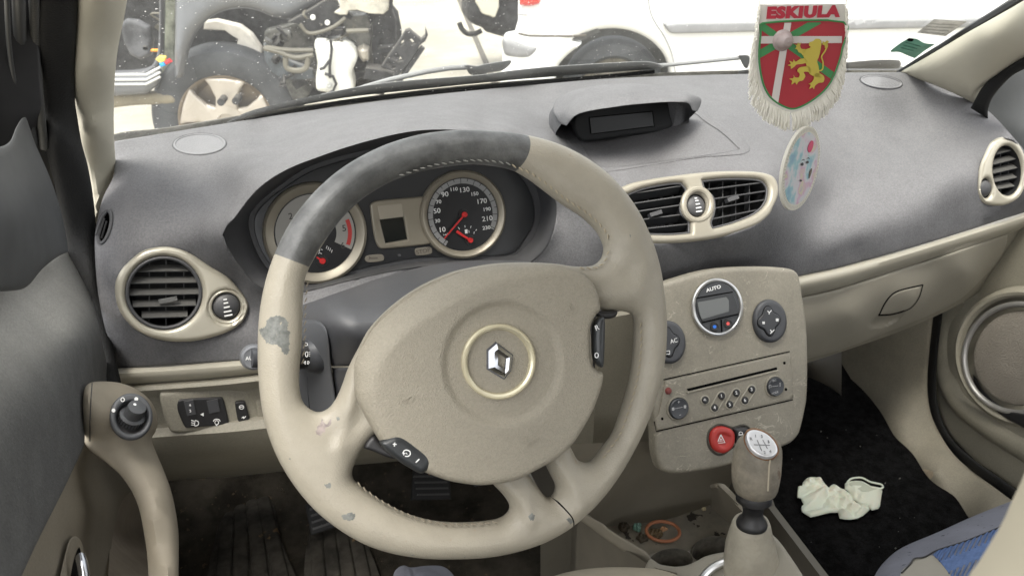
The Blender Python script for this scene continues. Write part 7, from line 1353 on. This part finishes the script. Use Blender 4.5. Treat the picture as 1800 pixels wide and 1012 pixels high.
# white estate car on the right
M_WH = mat('white_car_paint', (.80, .80, .79), .3, coat=.5); M_TRIM = mat('grey_rubbing_strip', (.22, .22, .225), .6, var=.1, dust=.4, dustcol=(.35, .35, .34))
wc = thing('white_car', 'white car with grey side rubbing strip seen from its rear wheel', 'car'); FW2 = VF(1200, 70, 4.0, -.05)
ARCH = ell(1074, 128, 100, 84, 0, n=40, a0=-12, a1=192)
BODY = [(912, -90), (912, 30), (905, 55), (903, 80), (903, 200)]+[(972, 200)]+[(x, y) for x, y in reversed(ARCH)]+[(1172, 200), (1760, 230), (1900, 230), (1900, -90)]
bp_ = plate('body', FW2.off(-.08), BODY, [M_WH], wc, thick=.10, rnd=.05, sm=False, step=.06, hfun=lambda P, d: .04*np.clip(1-np.abs(P[:, 1]-.1)/.8, 0, 1)**.5)
plate('rear_bumper', FW2.off(-.02), [(886, 62), (900, 55), (912, 55), (940, 58), (995, 58), (990, 66), (1022, 72), (998, 92), (978, 118), (970, 160), (886, 160), (884, 110)], [M_WH], wc, thick=.10, rnd=.05, k=3)
plate('bumper_corner_trim', FW2.off(.04), [(884, 66), (900, 66), (925, 74), (947, 79), (944, 88), (932, 99), (915, 101), (895, 98), (886, 90)], [M_TRIM], wc, thick=.05, rnd=.03, k=4)
plate('arch_interior', FW2.off(-.35), [(940, 30), (1200, 30), (1200, 260), (940, 260)], [mat('arch_dark_grey', (.06, .06, .056), .9, var=.3, vscale=6, dust=.4, dustcol=(.2, .19, .17))], wc, thick=.02, rnd=0, sm=False)
plate('arch_gap', FW2.off(.025), z2([(385, 232), (530, 225), (600, 195), (620, 225), (490, 285), (360, 262)], 900, 0), [MATS['arch_dark_grey']], wc, thick=.02, rnd=.005, k=1, sm=False)
WC2 = FW2.pt(1078, 165, -.20); RW2 = 88*4.2/F_PX; r2 = lathe('road_wheel', WC2, FW2.n, [(RW2*.6, 0), (RW2*.93, .0), (RW2, .04), (RW2, .14), (RW2*.93, .18), (RW2*.72, .185), (RW2*.66, .17)], [M_TYRE], wc, k=60)
lathe('wheel_cover', WC2+FW2.n*.10, FW2.n, [(RW2*.68, .06), (RW2*.5, .03), (RW2*.2, .045), (.001, .04)], [mat('dusty_wheel_cover', (.16, .15, .13), .6, var=.5, vscale=10)], r2, k=50)
plate('rubbing_strip', FW2.off(.06), [(1165, 40), (1170, 39), (1600, 32), (1730, 30), (1740, 34), (1740, 46), (1600, 49), (1185, 58), (1176, 56), (1168, 47)], [M_TRIM], wc, thick=.03, rnd=.012, k=2)
plate('tail_lamp', FW2.off(.0), [(913, -60), (913, -60), (955, -60), (955, -60), (950, 0), (940, 6), (925, 7.5), (914, 5), (914, 5)], [mat('red_lamp_glass', (.62, .05, .04), .2, coat=.6)], wc, thick=.09, rnd=.03, k=3)
E = [(1135, -30), (1142, 20), (1165, 60), (1178, 90), (1186, 130)]; v, f = tube_geo(crc([FW2.pt(x, y, .062) for x, y in E], 5, False), .003, k=5); MB().add(v, f).build('door_gap', [mat('gap_grey', (.3, .3, .3), .7)], wc, fix=True)
v, f = tube_geo([FW2.pt(x, y, .075) for x, y in ((913, 21), (928, 22), (1000, 22))][:2], .004, k=5); MB().add(v, f).build('lamp_gap', [MATS['gap_grey']], wc, fix=True)
v, f = tube_geo([FW2.pt(x, y, .085) for x, y in ((912, 53), (930, 57), (1000, 58), (1030, 56))], .006, k=5); MB().add(v, f).build('bumper_gap', [MATS['joint_dark']], wc, fix=True)
# car with tow bar further back
tb = thing('towing_car', 'dark bumper and swan neck tow bar of a car behind the white one', 'car'); FT3 = VF(850, 30, 5.2, .2)
plate('rear_bumper', FT3, [(812, -80), (812, -80), (812, 18), (820, 30), (838, 38), (845, 45), (910, 62), (930, 62), (930, -80), (930, -80)], [M_UND], tb, thick=.3, rnd=.08, k=3)
plate('number_plate_recess', FT3.off(.3), z2([(1540, -20), (1705, -20), (1680, 118), (1640, 110), (1590, 95), (1570, 60)], 450, 0), [mat('cream_bumper_panel', (.6, .57, .47), .5)], tb, thick=.02, rnd=.008, k=2)
v, f = tube_geo(crc([FT3.pt(450+x/4, y/4, .15) for x, y in ((1560, 185), (1510, 208), (1460, 205), (1425, 175), (1405, 130))], 5, False), .016, k=12); MB().add(v, f).build('tow_bar', [M_UND], tb, fix=True)
lathe('tow_ball', FT3.pt(802, 28, .15), (0, 0, 1), [(.014, -.03), (.016, -.02), (.026, 0), (.018, .02), (.001, .026)], [M_UND], tb, k=24)
EXPO = 2.15
# ================================================================== camera, light, render settings
cam = bpy.data.objects.new('camera', bpy.data.cameras.new('camera')); COL.objects.link(cam); SC.camera = cam
cam.matrix_world = Matrix([[RT[i], UP[i], -FW[i], CAM[i]] for i in range(3)]+[[0, 0, 0, 1]])
cam.data.sensor_width = 36; cam.data.lens = 36*F_PX/1800; cam.data.clip_start = .02; cam.data.clip_end = 500
cam.data.dof.use_dof = True; cam.data.dof.focus_distance = .85; cam.data.dof.aperture_fstop = 13
wd = bpy.data.worlds.new('World'); SC.world = wd; wd.use_nodes = True; nt = wd.node_tree
sky = nt.nodes.new('ShaderNodeTexSky'); sky.sky_type = 'NISHITA'; sky.sun_disc = False
EL, AZ = math.radians(68), math.radians(225)     # veiled sun high behind the car
sky.sun_elevation = EL; sky.sun_rotation = AZ; sky.air_density = 1; sky.dust_density = 3; sky.ozone_density = 1
hs = nt.nodes.new('ShaderNodeHueSaturation'); hs.inputs['Saturation'].default_value = .10; nt.links.new(sky.outputs[0], hs.inputs['Color']); nt.links.new(hs.outputs[0], nt.nodes['Background'].inputs[0]); nt.nodes['Background'].inputs[1].default_value = .12
sl = bpy.data.lights.new('sun', 'SUN'); sl.energy = .8; sl.angle = math.radians(25); sl.color = (1, .94, .84); so = bpy.data.objects.new('sun', sl); COL.objects.link(so)
sd = Vector((math.sin(AZ)*math.cos(EL), math.cos(AZ)*math.cos(EL), math.sin(EL))); so.rotation_euler = sd.to_track_quat('Z', 'Y').to_euler()
vs = SC.view_settings; vs.view_transform = 'Standard'; vs.look = 'None'; vs.gamma = 1; vs.use_curve_mapping = False; vs.exposure = EXPO
